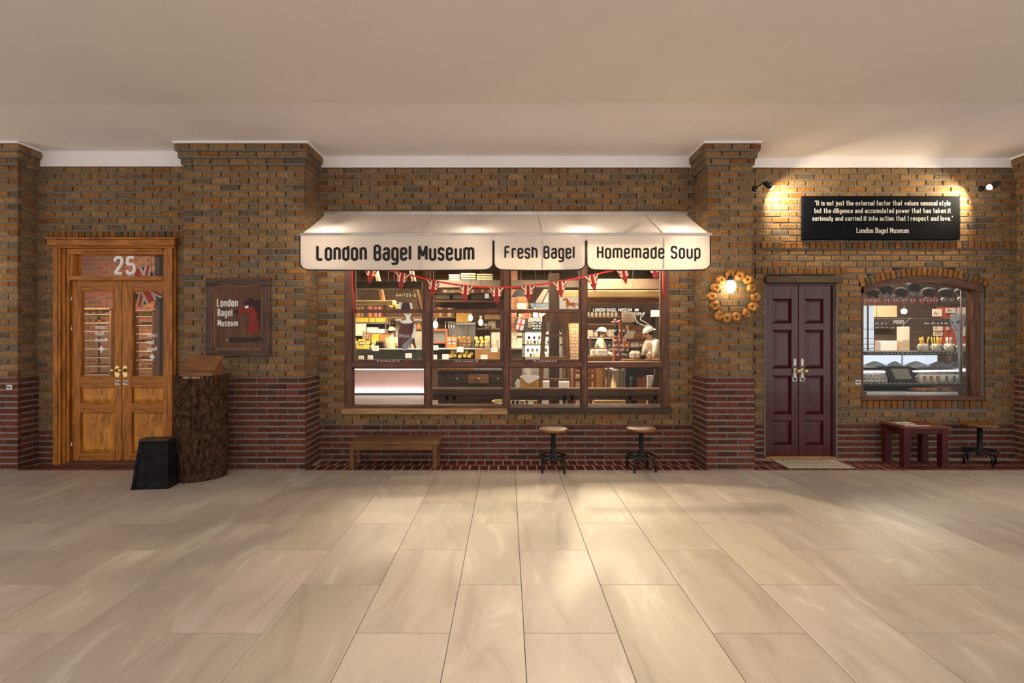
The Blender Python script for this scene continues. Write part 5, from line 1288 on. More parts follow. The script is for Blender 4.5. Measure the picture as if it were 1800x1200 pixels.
for k, (px, w_, n) in enumerate(((870, 7, 7),)):
    for j in range(n):
        c = W(px, 611-j*2.1, CY_+.2); MB().lathe([(.075, 0), (.098, .026), (.095, .028), (.07, .004)], c, 18).build('bowl', plast, None, '%s cream bowl from the bottom of the stack beside the bagel bins' % nth(j+1), 'bowl', 'stacked cream bowls')
shelf(838, 882, 576.5, 7.9, 'wooden shelf holding the paper parcels'); pbx('paper_parcel', 858, 871, 563.5, 576.3, 7.95, .25, M('kraft', (.42, .34, .25), .8), 'larger grey paper parcel on the wooden shelf', 'parcel'); pbx('paper_parcel', 850, 857, 568, 576.3, 7.95, .2, M('kraft', (.42, .34, .25), .8), 'smaller grey paper parcel on the wooden shelf', 'parcel'); pbx('storage_basket', 852, 882, 553, 561, 7.8, .3, wood('wicker', (.45, .28, .12), .8), 'long wicker basket under the books', 'basket')
pbx('coffee_machine', 863, 880, 584, 612, 7.25, .35, M('grinder_white', (.6, .57, .5), .5), 'pale coffee machine behind the bowls', 'coffee machine', None, .02)
# ---------------------------------------------------------------- third sash
struct(B(wx(897, 6.1), wx(909, 6.1), 6.1, 6.5, 0, 3.32), 'wall_shop_column', bricks_tex('col_brick', (.33, .12, .07), (.26, .09, .05), (.30, .20, .15)), 'red brick column at the left of the third sash')
struct(B(wx(1002, 5.0), wx(1022, 5.0), 5.0, 5.4, 0, wz(568, 5.0)), 'wall_shop_pillar', bk_pale, 'pale brick pillar right of the wooden stand')
t = pbx('timber_post', 966, 983.5, 480, 720, 2.6, .2, darkw_v, 'dark square timber post behind the wooden stand', 'post', floor=True)
cbk = pbx('chalkboard', 908, 966, 560.2, 582, 5.7, .03, M('slate_black', (.018, .018, .02), .6), 'black menu chalkboard with white reversed lettering', 'chalkboard', cords=2); Yc = 5.699
mb = text_mb('SISHOS', wx(929, Yc), wx(953.5, Yc), wz(564.8, Yc), wz(559.6, Yc)-wz(564.8, Yc), Yc, stroke=.16, gw=.45, mirror=True, th=.001)
for k, (a, b, y) in enumerate(((935, 945, 569), (948, 956, 569), (935, 946, 573.5), (948, 957, 573.5), (937, 945, 578), (947, 957, 578))): scribble(mb, wx(a, Yc), wx(b, Yc), wz(y, Yc), .035, Yc, .009, 500+k)
mb.build('lettering', white_t, cbk)
mb = MB()
for k, y in enumerate((567, 573)): mb.torus((wx(931, Yc), Yc, wz(y, Yc)), .03, .006, 14, 5, 'Y')
mb.build('chalk_drawing', M('chalk_tan', (.5, .35, .2), .8), cbk)
c = W(915, 563, 5.4); mb = MB(); w_, h_ = .17, .25
jack(mb, [(-w_/2, -h_/2), (w_/2, -h_/2), (w_/2, h_/2), (-w_/2, h_/2)], 0, 0, w_*1.05, h_*1.05, 0, 1.0); mb.xf(Matrix.Translation((c.x, c.y, c.z-.09)) @ Matrix.Rotation(.25, 4, 'Y')); mb.build('small_flag', [M('flag_blue', (.03, .05, .16), .8), white_paper, M('flag_red2', (.5, .03, .03), .8)], None, 'small union flag hanging left of the chalkboard', 'flag')
hang(bpy.data.objects['small_flag'], (c.x,), c.y, c.z+.03)
fr = thing('display_fridge', 'glass display fridge lit inside, behind the wooden stand', 'fridge', (wx(950, 6.0), 6.2, 0)); Yf = 6.0
for a, b, y0, y1 in ((918, 923.5, 581, 645), (984, 988, 581, 645), (918, 988, 581, 584.5), (918, 988, 604, 607.5), (918, 988, 627, 632)): PB(a, b, y0, y1, Yf, .5, .006).build('frame', stl, fr)
PB(923, 985, 584, 645, Yf+.5, .02, 0).build('lit_back', emis('fridge_glow', (1, .93, .70), 1.6), fr); B(wx(918, Yf), wx(988, Yf), Yf, Yf+.5, .005, wz(632, Yf), .006).build('base', stl, fr)
gc = [M('jar_yellow', (.75, .55, .12), .5), M('jar_cream', (.8, .74, .58), .5), M('jar_dark', (.08, .05, .03), .5), M('jar_green', (.35, .40, .12), .5)]
for r, (py, pxs) in enumerate(((603.5, range(928, 984, 6)), (626.5, range(927, 984, 6)), (596, range(930, 984, 9)), (618, range(928, 984, 8)))):
    for i, px in enumerate(pxs):
        c = W(px, py, Yf+.15+.1*(r > 1)); t = MB().lathe([(.03, 0), (.032, .01), (.032, .05), (.024, .058), (.024, .068), (.001, .07)], c, 10).build('food_jar', gc[(i+r) % 4], None, '%s small food jar from the left on the %s row of the display fridge' % (nth(i+1), ('middle', 'bottom', 'upper', 'lower')[r]), 'jar', 'jars in the display fridge, %s row' % ('middle', 'bottom', 'upper', 'lower')[r])
        MB().lathe([(.026, 0), (.026, .012), (.001, .013)], (c.x, c.y, c.z+.068), 8).build('jar_lid', dk, t)
for k, (a, b, y0, y1) in enumerate(((899, 908, 584, 596), (899, 908.5, 596.5, 611), (909, 917.5, 594, 611.5), (908, 917, 584.5, 590))): pbx('white_carton', a, b, y0, y1, 5.5, .25, plast, ('upper white carton at the left of the third sash', 'lower white carton at the left of the third sash', 'white carton beside the display fridge', 'small white carton below the small flag')[k], 'carton', 'white cartons left of the fridge')
pbx('carton_shelf', 897, 918, 611.8, 614, 5.45, .4, stl, 'steel shelf under the white cartons', 'shelf'); pbx('drawer_unit', 899, 917, 614, 633, 5.5, .4, darkw, 'dark drawer unit under the white cartons', 'drawers', floor=True)
# wooden trestle stand
stw = wood('stand_teak', (.13, .055, .018), .45, .4, 'Z', 5, .15, tint=(.20, .095, .035)); Ys = 1.15
st_ = thing('wooden_stand', 'tall wooden stand with splayed legs and a curved top apron', 'stand', (wx(980, Ys), Ys, 0))
pg = lambda L_, y, dep: MB().prism([(wx(a, y), wz(b, y)) for a, b in L_], y, y+dep)
pg([(953, 556), (962, 549), (1013, 549), (1008, 556), (1002, 562), (1000, 569), (992, 571), (986, 566.5), (975, 564), (966, 565), (957, 567.5), (953, 563)], Ys, .05).build('curved_apron', stw, st_)
B(wx(953, Ys), wx(1014, Ys), Ys-.03, Ys+.34, wz(549, Ys), wz(546.5, Ys), .006).build('top_board', stw, st_)
for dy in (0, .3):
    for a, b in ((958.5, 946), (996, 1008)): MB().prism([(wx(a-2.8, Ys), wz(560, Ys)), (wx(a+2.8, Ys), wz(560, Ys)), (wx(b+2.8, Ys), .004), (wx(b-2.8, Ys), .004)], Ys+.01+dy, Ys+.05+dy).build('leg', stw, st_)
for y0, a, b in ((587, 956, 1000), (627, 953, 1003), (665, 949, 1005)): B(wx(a, Ys), wx(b, Ys), Ys+.02, Ys+.04, wz(y0+5, Ys), wz(y0, Ys), .003).build('rung', stw, st_)
# horse poster
Yh = 3.6; hpst = pbx('horse_poster', 982.5, 1018.5, 522, 543, Yh, .012, white_paper, 'white poster with a painted chestnut horse', 'poster', None, 0, cords=2)
hg = lambda L_: MB().prism([(wx(955+x/15., Yh), wz(475+y/15., Yh)) for x, y in L_], Yh-.002, Yh)
hg([(497, 800), (520, 760), (560, 735), (600, 735), (625, 760), (650, 820), (690, 850), (820, 850), (850, 880), (845, 930), (800, 940), (660, 935), (610, 930), (598, 870), (590, 790), (540, 795), (505, 808)]).build('painted_horse', M('horse_orange', (.50, .13, .02), .7, 0, .2), hpst)
mb = MB()
for x in (612, 650, 790, 832): mb.prism([(wx(955+(x+d)/15., Yh), wz(475+y/15., Yh)) for d, y in ((-10, 925), (10, 925), (8, 1000), (-8, 1000))], Yh-.002, Yh)
mb.prism([(wx(955+x/15., Yh), wz(475+y/15., Yh)) for x, y in ((845, 860), (890, 870), (925, 915), (905, 925), (870, 890))], Yh-.002, Yh); mb.prism([(wx(955+x/15., Yh), wz(475+y/15., Yh)) for x, y in ((600, 730), (622, 728), (690, 845), (650, 825))], Yh-.003, Yh)
mb.build('horse_legs_and_mane', M('horse_brown', (.12, .05, .02), .7), hpst)
# toy sailing boat and odds on the upper shelf of the third sash
bt_ = thing('model_boat', 'grey model sailing boat on the upper shelf behind the third sash', 'model boat', W(950, 541, 4.6))
pg([(931, 533), (965, 533), (982, 537), (980, 543), (936, 543)], 4.6, .14).build('hull', M('hull_blue', (.10, .14, .20), .6), bt_); pg([(940, 532), (956, 508), (964, 508), (952, 532)], 4.66, .01).build('sail', M('sail_grey', (.20, .16, .13), .8), bt_); pg([(954, 532), (965, 510), (965, 532)], 4.68, .01).build('sail', M('sail_grey2', (.26, .22, .19), .8), bt_); MB().tube([W(965.5, 543, 4.67), W(965.5, 503, 4.67)], .008, 6).build('mast', midw_v, bt_)
pbx('boat_shelf', 897, 982, 543, 546, 4.5, .45, midw, 'wooden shelf under the model boat', 'shelf', cords=2)
pbx('name_card', 909, 925.5, 533, 543, 4.52, .02, cream_paper, 'cream card left of the model boat', 'card'); t = pg([(899, 521), (903, 514), (909, 508), (920, 508), (924, 516), (927, 521)], 4.75, .2).build('bowler_hat', dk, None, 'dark hat on top of the roof shaped model', 'hat')
pg([(902, 543), (902, 533), (906, 521), (924, 521), (929, 533), (929, 543)], 4.75, .2).build('wooden_roof_model', midw, None, 'brown roof shaped wooden model behind the cream card', 'model')
# ---------------------------------------------------------------- tables behind the lower panes
Yt = .62
tb_ = thing('window_table', 'long dark wooden table just inside the window', 'table', (wx(960, Yt), Yt+.2, 0))
B(wx(757, Yt), wx(1159, Yt), Yt-.006, Yt+.026, wz(684, Yt)-.002, wz(681.5, Yt), .003).build('top_rail', midw, tb_); B(wx(757, Yt), wx(1159, Yt), Yt+.022, Yt+.42, wz(696, Yt), wz(694, Yt), .004).build('table_top', darkw, tb_)
B(wx(757, Yt), wx(1159, Yt), Yt, Yt+.022, wz(694, Yt), wz(684, Yt), .003).build('apron', darkw, tb_); B(wx(757, Yt), wx(1159, Yt), Yt+.03, Yt+.05, wz(703.5, Yt), wz(694.5, Yt), .003).build('rail', darkw, tb_)
for px in (782, 795, 990, 1003, 1105, 1150): B(wx(px, Yt), wx(px+6, Yt), Yt+.03, Yt+.09, 0.004, wz(684, Yt), .003).build('leg', darkw_v, tb_)
Yd = 2.7; du = thing('dresser', 'dark dresser with one brown drawer behind the second bay', 'dresser', (wx(825, Yd), Yd+.25, 0))
B(wx(770, Yd), wx(892, Yd), Yd, Yd+.5, .004, wz(653, Yd), .006).build('body', darkw, du); B(wx(768, Yd), wx(894, Yd), Yd-.03, Yd+.52, wz(653, Yd), wz(650.5, Yd), .006).build('top', darkw, du)
d_ = B(wx(823, Yd), wx(859, Yd), Yd-.02, Yd, wz(673.5, Yd), wz(657.5, Yd), .004).build('drawer', midw, du); MB().sphere((wx(841, Yd), Yd-.03, wz(665.5, Yd)), .035, 12, 6, (1, .5, .55)).build('cup_handle', brass, d_)
for a, b in ((786, 821), (861, 890)): d_ = B(wx(a, Yd), wx(b, Yd), Yd-.012, Yd, wz(673.5, Yd), wz(657.5, Yd), .004).build('drawer', darkw, du); MB().sphere((wx((a+b)/2, Yd), Yd-.02, wz(665.5, Yd)), .02, 10, 6).build('knob', stl, d_)
t = B(wx(770, Yd), wx(833, Yd), Yd+.02, Yd+.2, wz(650, Yd), wz(645, Yd), .01).build('packed_tray', M('tray_orange', (.55, .25, .05), .6, 0, .6, 20), None, 'orange patterned tray on the dresser', 'tray')
pbx('wire_tray', 835, 884, 645, 650, Yd, .2, stl, 'steel wire tray at the right of the dresser', 'tray')
# rope coil on the inner sill
mb = MB(); pts = []
for i in range(40): a = i*.42; pts.append((wx(878, .2)+.075*math.cos(a)+.02*math.sin(a*1.7), .2+.03*math.sin(a), W2[2]+.03+.022*(1+math.sin(a*.9))))
mb.tube(pts, .008, 6); mb.build('rope_coil', M('rope', (.70, .55, .30), .9), None, 'coil of pale rope lying inside the window', 'rope')
# nut bag
Yn = 1.0; nb = thing('pretzel_bag', 'clear bag of golden snacks standing on the window table', 'bag', W(931, 682, Yt+.2)); Yn = Yt+.15
pg([(914.5, 693), (946, 693), (947.5, 664), (938, 661), (922, 661), (914, 663)], Yn, .12).build('snacks', M('snacks', (.48, .24, .04), .6, 0, .7, 30, .6, 40), nb)
pg([(914.5, 661.5), (926, 673), (931, 673.5), (948, 664.5), (948, 660.5), (930, 658), (915, 660)], Yn-.006, .006).build('bag_flap', white_paper, nb)
pg([(921, 648), (927, 644.5), (934, 650), (933.5, 656), (929, 661), (921.5, 653)], Yn-.012, .006).build('tag', white_paper, nb)
pg([(907, 693), (914.5, 693), (914.5, 670), (910, 667), (906, 674)], Yn, .1).build('paper_parcel', M('wax_paper', (.62, .66, .60), .7), None, 'crumpled pale paper beside the snack bag', 'paper')
for k, (a, b, y0) in enumerate(((955, 966, 670), (983, 1001, 671))): pbx('small_carton', a, b, y0, 693, Yt+.24, .1, white_paper, ('white carton under the left of the wooden stand', 'printed white carton under the right of the wooden stand')[k], 'carton')
# shelf of bits below the table
for k, px in enumerate((900, 907, 915, 924, 938)):
    w_ = (4, 5, 6, 4, 6)[k]; pbx('low_bottle', px, px+w_, 703.8, 712, 1.25, .05, (darkw, redw, bkc[4], midw, bkc[2])[k], 'small item %s from the left below the window table' % ('first', 'second', 'third', 'fourth', 'fifth')[k], 'item', 'items below the window table', floor=True)
pbx('parquet_board', 1046, 1100, 703.5, 714, 1.2, .25, wood('parquet', (.62, .42, .22), .6), 'pale wooden crate on the floor below the window table', 'crate', floor=True)
# chair and pot behind the fourth bay
Yp = 2.0; ch_ = thing('ladder_chair', 'red-brown ladder-back chair behind the window table', 'chair', (wx(1030, Yp), Yp, 0))
for px in (1007, 1043): B(wx(px, Yp), wx(px+5, Yp), Yp, Yp+.045, .004, wz(645, Yp), .004).build('back_post', redw, ch_)
for y0, y1 in ((645, 650), (652, 657), (664, 671)): B(wx(1012, Yp), wx(1043, Yp), Yp+.01, Yp+.03, wz(y1, Yp), wz(y0, Yp), .004).build('back_slat', redw, ch_)
B(wx(1005, Yp), wx(1050, Yp), Yp+.02, Yp+.42, wz(690, Yp), wz(686, Yp), .008).build('seat', redw, ch_)
for px in (1007, 1043): B(wx(px, Yp), wx(px+5, Yp), Yp+.37, Yp+.415, .004, wz(690, Yp), .004).build('leg', redw, ch_)
struct(B(wx(1045, 2.8), wx(1059, 2.8), 2.8, 3.1, 0, wz(643, 2.8)), 'wall_half_pier', bricks_tex('half_brick', (.52, .28, .09), (.44, .22, .07), (.30, .15, .05)), 'low golden brick pier left of the steel drum')
Yk = 1.75; c = W(1080, 700, Yk); dm = thing('steel_drum', 'tall polished steel drum with a lid rim', 'drum', (c.x, c.y, 0)); r_ = (1096-1063)/2/F*(D+Yk)
MB().lathe([(r_*.96, .3), (r_, .32), (r_, wz(652, Yk)), (r_*1.03, wz(651, Yk)), (r_*1.03, wz(647, Yk)), (r_*.9, wz(645, Yk)), (.001, wz(645, Yk)+.01)], (c.x, c.y, 0), 36).build('drum_body', M('polished_steel', (.75, .73, .70), .16, 1, .05), dm); B(c.x-.18, c.x+.18, c.y-.18, c.y+.18, .004, .3, .01).build('stand', dk, dm)
bx_ = thing('control_box', 'black machine cabinet with a small blue screen right of the steel drum', 'machine', W(1108, 700, Yk)); B(wx(1101, Yk+.1), wx(1121, Yk+.1), Yk+.12, Yk+.45, .004, wz(645, Yk), .01).build('cabinet', dk, bx_); B(wx(1096.5, Yk), wx(1102, Yk), Yk+.13, Yk+.165, .005, wz(645, Yk), .004).build('side_column', stl, bx_); B(wx(1097.5, Yk), wx(1100.5, Yk), Yk+.12, Yk+.13, wz(653, Yk), wz(648, Yk)).build('screen', emis('screen_blue', (.3, .6, .9), 1.5), bx_)
a, b = W(1109, 665, Yk+.11), W(1108.5, 682, Yk+.11); t = thing('long_spoon', 'steel spoon hanging on the black machine cabinet', 'spoon', b); MB().tube([a, b], .006, 6).build('handle', stl, t); MB().torus(W(1109, 664, Yk+.11), .02, .005, 14, 6, 'Y').build('ring', stl, t)
cs = thing('wooden_cabinet', 'red-brown wooden cabinet with a notched door at the right of the fourth bay', 'cabinet', (wx(1130, 2.6), 2.8, 0)); Yq = 2.6
B(wx(1111, Yq), wx(1164, Yq), Yq+.05, Yq+.5, .004, wz(645.5, Yq), .006).build('body', darkw, cs); pg([(1118, 712), (1137, 712), (1137, 660), (1133, 660), (1130, 664), (1122, 664), (1120, 660), (1118, 660)], Yq, .03).build('notched_door', redw, cs); B(wx(1109, Yq), wx(1160, Yq), Yq-.05, Yq+.5, wz(646, Yq), wz(643, Yq), .006).build('worktop', midw, cs)
mb = MB()
for k in range(8): mb.box(wx(1139, 2.2), wx(1148, 2.2), 2.2, 2.23, wz(661.5+k*2.6, 2.2), wz(660+k*2.6, 2.2))
mb.box(wx(1138, 2.2), wx(1139, 2.2), 2.2, 2.23, .005, wz(660, 2.2)).box(wx(1148, 2.2), wx(1149, 2.2), 2.2, 2.23, .005, wz(660, 2.2)); mb.build('white_grille', white_paper, None, 'white slatted grille beside the wooden cabinet', 'grille')
pg([(1152, 648), (1160, 655), (1156, 670), (1151, 682), (1147, 718), (1147, 777), (1141, 777), (1141, 718), (1145, 682), (1149, 668)], 1.3, .05).build('wooden_prop', darkw_v, None, 'dark slanted wooden prop at the right end of the window table', 'prop')
# ---------------------------------------------------------------- fourth bay: kitchen pass
shelf(1031, 1092, 556, 7.2, 'wooden shelf with glass jars left in the fourth bay', midw)
for k, px in enumerate(range(1034, 1090, 7)): c = W(px, 556, 7.3); MB().lathe([(.04, 0), (.042, .01), (.042, .09), (.03, .1), (.03, .115), (.001, .116)], c, 10).build('glass_jar', M('jar_glassy', (.55, .50, .40), .25), None, '%s glass jar from the left on the shelf above the cook' % nth(k+1), 'jar', 'jars above the cook')
shelf(1031, 1088, 568.5, 7.2, 'lower wooden shelf above the cook', midw); pbx('dark_splashback', 1031, 1092, 558.5, 568, 8.55, .04, darkw, 'dark panelling between the kitchen shelves', 'panel')
for k, (a, b, y0) in enumerate(((1032, 1044, 580), (1045, 1052, 583), (1070, 1088, 579))): pbx('bag_stack', a, b, y0, 592, 6.6, .25, M('sack', (.50, .44, .36), .8, 0, .3, 12), ('heap of pale sacks at the left of the fourth bay', 'small pale sack left of the cook', 'heap of pale sacks right of the cook')[k], 'sacks', None, .03)
pbx('kitchen_bench', 1031, 1092, 592, 595, 6.5, .5, white_paper, 'white work surface behind the cook', 'worktop'); pbx('kitchen_unit', 1031, 1092, 595, 640, 6.55, .4, dk, 'dark unit under the white work surface', 'unit', floor=True)
Yr = 4.4; rl = thing('wooden_rail', 'brown wooden rail frame in front of the cook', 'rail', (wx(1058, Yr), Yr, 0))
for y0 in (591.5, 611.5): PB(1036, 1082, y0, y0+2, Yr, .04, .004).build('rail', redw, rl)
for px in (1037, 1080.5): B(wx(px, Yr), wx(px+2.2, Yr), Yr, Yr+.04, .005, wz(591.5, Yr), .004).build('post', redw, rl)
pbx('pass_counter', 1030, 1096, 626, 646, 4.0, .35, midw, 'golden wooden counter in front of the cook', 'counter', floor=True); pbx('pass_counter', 1097, 1170, 632, 646, 3.15, .35, midw, 'wooden counter below the man in white', 'counter', floor=True)
for k, (a, b) in enumerate(((1040, 1047), (1050, 1069))): pbx('white_tub', a, b, 614, 626, 4.1, .2, white_paper, ('small white tub on the golden counter', 'large white tub on the golden counter')[k], 'tub', None, .02)
pbx('display_post', 1089.5, 1094, 562, 646, 3.6, .08, redw, 'red-brown post between the cook and the papers', 'post', floor=True)
t = pbx('menu_board', 1093.5, 1115.5, 548, 566, 4.6, .02, M('kraft_sheet', (.55, .44, .36), .8), 'pale printed sheet under the black lettered strip', 'sheet', cords=2); mb = MB()
for k in range(4): scribble(mb, wx(1096, 4.6), wx(1112, 4.6), wz(553+k*3.4, 4.6), .022, 4.599, .005, 700+k)
mb.build('print', black_t, t)
pbx('wall_cabinet', 1116, 1146, 549, 569, 8.3, .3, darkw, 'dark wall cabinet behind the drawn hand', 'cabinet'); t = pbx('white_shirt_display', 1145, 1162, 545, 557, 5.0, .05, white_paper, 'white printed shirt hanging at the right of the fourth bay', 'shirt', None, .01, cords=2)
pr = thing('pass_rack', 'brown three-shelf rack of the kitchen pass', 'rack', (wx(1119, 4.3), 4.45, 0))
for px in (1093.5, 1144.5):
    for y in (4.3, 4.6): B(wx(px, 4.3), wx(px+1.6, 4.3), y, y+.03, .005, wz(577, 4.3), .003).build('post', redw, pr)
for py, mt in ((578, midw), (595, redw), (611, darkw)): PB(1094, 1146, py, py+2.2, 4.31, .33, .003).build('shelf', mt, pr)
pbx('wooden_tray', 1105, 1137, 572, 578, 4.35, .2, midw, 'brown wooden tray on top of the pass rack', 'tray'); pbx('paper_box', 1139, 1146, 571, 578, 4.35, .2, plast, 'cream box at the right end of the pass rack', 'box')
t = pg([(1095, 595), (1104, 581), (1117, 581), (1113, 595)], 4.33, .03).build('recipe_card', cream_paper, None, 'tilted cream recipe cards above the counter', 'cards'); t = pbx('meat_tray', 1119, 1137, 583, 595, 4.35, .2, M('cured_meat', (.40, .16, .10), .5, 0, .6, 14), 'tray of reddish food in the kitchen pass', 'food tray')
for k, (a, b, y0, mt) in enumerate(((1097, 1107, 600, ora), (1109, 1124, 601, plast), (1126, 1140, 600.5, ora))): pbx('pass_box', a, b, y0, 611, 4.35, .2, mt, ('orange box at the left of the lower pass shelf', 'cream box in the middle of the lower pass shelf', 'orange box at the right of the lower pass shelf')[k], 'box')
pbx('flour_bag', 1110, 1128, 617, 632, 3.25, .2, M('sack', (.50, .44, .36), .8, 0, .3, 12), 'pale bag on the counter left of the man in white', 'bag', None, .04); pbx('black_tin', 1127, 1134, 623, 632, 3.25, .1, dk, 'small black tin on the counter', 'tin'); pbx('small_pot', 1140, 1148, 618, 632, 3.25, .12, M('pink_pot', (.55, .36, .28), .6), 'pinkish pot below the hands of the man in white', 'pot', None, .03)
# flowers
c = W(1083, 575, 3.6); fv = thing('flower_vase', 'dark vase of pink flowers beside the cook', 'vase', (c.x, c.y, wz(592, 3.6)))
MB().lathe([(.03, 0), (.05, .06), (.035, .16), (.045, .2)], (c.x, c.y, wz(590, 3.6)), 12).build('vase', dk, fv)
for k in range(7):
    p = Vector((c.x+R.uniform(-.06, .06), c.y+R.uniform(-.05, .05), wz(565, 3.6)+R.uniform(-.03, .04))); MB().tube([(c.x, c.y, wz(575, 3.6)), tuple(p)], .003, 5).build('stem', M('stem_green', (.08, .12, .04), .7), fv); MB().sphere(p, .028, 8, 6, (1, 1, .7)).build('blossom', M('petal_pink', (.62, .30, .38), .7), fv)
pbx('flower_plinth', 1080, 1087, 591, 646, 3.5, .2, redw, 'narrow wooden plinth under the flower vase', 'plinth', floor=True)

# ---------------------------------------------------------------- cut-out of a woman in the window
def film(name, c, k=.5):
    m = M(name, c, .6); nt = m.node_tree; N = nt.nodes; L = nt.links; P = N['Principled BSDF']
    tl = N.new('ShaderNodeBsdfTranslucent'); tl.inputs[0].default_value = c+(1,); mx = N.new('ShaderNodeMixShader'); mx.inputs[0].default_value = k
    L.new(P.outputs[0], mx.inputs[1]); L.new(tl.outputs[0], mx.inputs[2]); L.new(mx.outputs[0], N['Material Output'].inputs[0]); return m
Yw_ = .2
wc = thing('woman_cutout', 'life-size photo cut-out of a woman in a dark patterned dress behind the first sash', 'cut-out', (wx(720, Yw_), Yw_, W2[2]))
sc_ = lambda L_: [(675+x/13.33, 545+y/13.33) for x, y in L_]
skin_w = film('print_pale', (.88, .92, .98), .72); dressm = M('print_dress', (.05, .035, .06), .7, 0, .8, 16, tint=(.18, .06, .06)); hairm = M('print_hair', (.06, .03, .03), .7)
def cut(L_, dy, mat, name): return pg(sc_(L_), Yw_-dy, .003).build(name, mat, wc)
cut([(360, 280), (480, 310), (650, 300), (700, 330), (720, 400), (640, 520), (660, 640), (700, 660), (760, 900), (720, 905), (650, 720), (560, 905), (320, 905), (330, 440), (365, 430)], 0, dressm, 'dress')
cut([(470, 80), (640, 80), (625, 130), (600, 160), (625, 235), (680, 270), (640, 312), (480, 320), (385, 290), (390, 250), (520, 225), (520, 150), (490, 120)], .004, skin_w, 'neck_and_shoulder')
cut([(700, 330), (745, 340), (735, 650), (700, 660), (620, 640), (680, 520)], .004, skin_w, 'arm'); cut([(345, 550), (600, 590), (610, 650), (350, 630)], .005, skin_w, 'forearm')
cut([(720, 640), (625, 640), (440, 800), (410, 900), (430, 935), (540, 935), (590, 880), (610, 760), (700, 660)], .006, skin_w, 'crossed_forearm')
pg([(701, 531), (708, 532), (705, 543), (701, 543)], Yw_-.004, .003).build('face_edge', skin_w, wc); pg([(719, 532), (724, 532), (725, 543), (722, 543)], Yw_-.004, .003).build('face_edge', skin_w, wc); pg([(706, 532), (719, 531), (722, 538), (722, 545), (706, 545), (704, 538)], Yw_, .003).build('hair', hairm, wc)
mb = MB(); mb.prism([(wx(675+x/13.33, Yw_), wz(545+y/13.33, Yw_)) for x, y in ((525, 95), (570, 88), (605, 97), (570, 112))], Yw_-.0065, Yw_-.004); mb.build('lips', M('print_lips', (.35, .16, .2), .7), wc)
hang(wc, (wx(703, Yw_), wx(723, Yw_)), Yw_+.002, wz(534, Yw_), 2.72); pg([(700, 617.5), (732, 617.5), (732, 614), (700, 614)], Yw_+.005, .02).build('support_bar', dk, wc)
for k, (a, b, y0, y1) in enumerate(((695, 706, 558, 592), (727, 742, 559, 580), (729, 742, 582, 612), (722, 731, 604, 613))): pbx('wall_print', a, b, y0, y1, 8.58, .015, cream_paper, ('tall cream print left of the woman cut-out', 'cream print with a dark drawing right of the woman cut-out', 'lower cream print right of the woman cut-out', 'small cream print behind the arm of the woman cut-out')[k], 'print')
c = W(736, 574, 7.9); MB().lathe([(.01, .12), (.02, .08), (.07, .02), (.075, -.06), (.05, -.09), (.001, -.1)], c, 12).build('hanging_gourd', M('gourd', (.45, .18, .06), .5), None, 'orange brown lantern hanging right of the woman cut-out', 'lantern')
hang(bpy.data.objects['hanging_gourd'], (c.x,), c.y, c.z+.12)
# ================================================================ PEOPLE
skinm = M('skin', (.62, .38, .26), .55, 0, .08, 8); hair_d = M('hair_dark', (.02, .014, .012), .6); shirt_c = M('shirt_cream', (.50, .41, .29), .85, 0, .1, 10); shirt_w = M('shirt_white', (.82, .79, .73), .85, 0, .06, 10); trous = M('trousers_dark', (.05, .045, .05), .85); capw = M('cap_white', (.80, .76, .68), .8); capt = M('cap_tan', (.52, .42, .28), .8); shoe = M('shoe_black', (.02, .02, .02), .5); apron_m = M('apron_cream', (.66, .58, .46), .85)
def skin_mesh(verts, edges, radii, root=0, sub=1):
    me = bpy.data.meshes.new('tmp'); me.from_pydata(verts, edges, []); o = bpy.data.objects.new('tmp', me); COL.objects.link(o)
    md = o.modifiers.new('s', 'SKIN'); md.use_smooth_shade = True
    for i, r in enumerate(radii):
        d = me.skin_vertices[0].data[i]; d.radius = r if isinstance(r, tuple) else (r, r); d.use_root = (i == root)
    ms = o.modifiers.new('ss', 'SUBSURF'); ms.levels = sub; ms.render_levels = sub
    dg = bpy.context.evaluated_depsgraph_get(); ev = o.evaluated_get(dg); m2 = ev.to_mesh()
    out = ([v.co.copy() for v in m2.vertices], [tuple(p.vertices) for p in m2.polygons]); ev.to_mesh_clear()
    bpy.data.objects.remove(o); bpy.data.meshes.remove(me); return out
class Sk:
    def __init__(s): s.v = []; s.e = []; s.r = []
    def p(s, co, r, par=None):
        s.v.append(co); s.r.append(r)
        if par is not None: s.e.append((par, len(s.v)-1))
        return len(s.v)-1
    def chain(s, pts, par): 
        for co, r in pts: par = s.p(co, r, par)
        return par
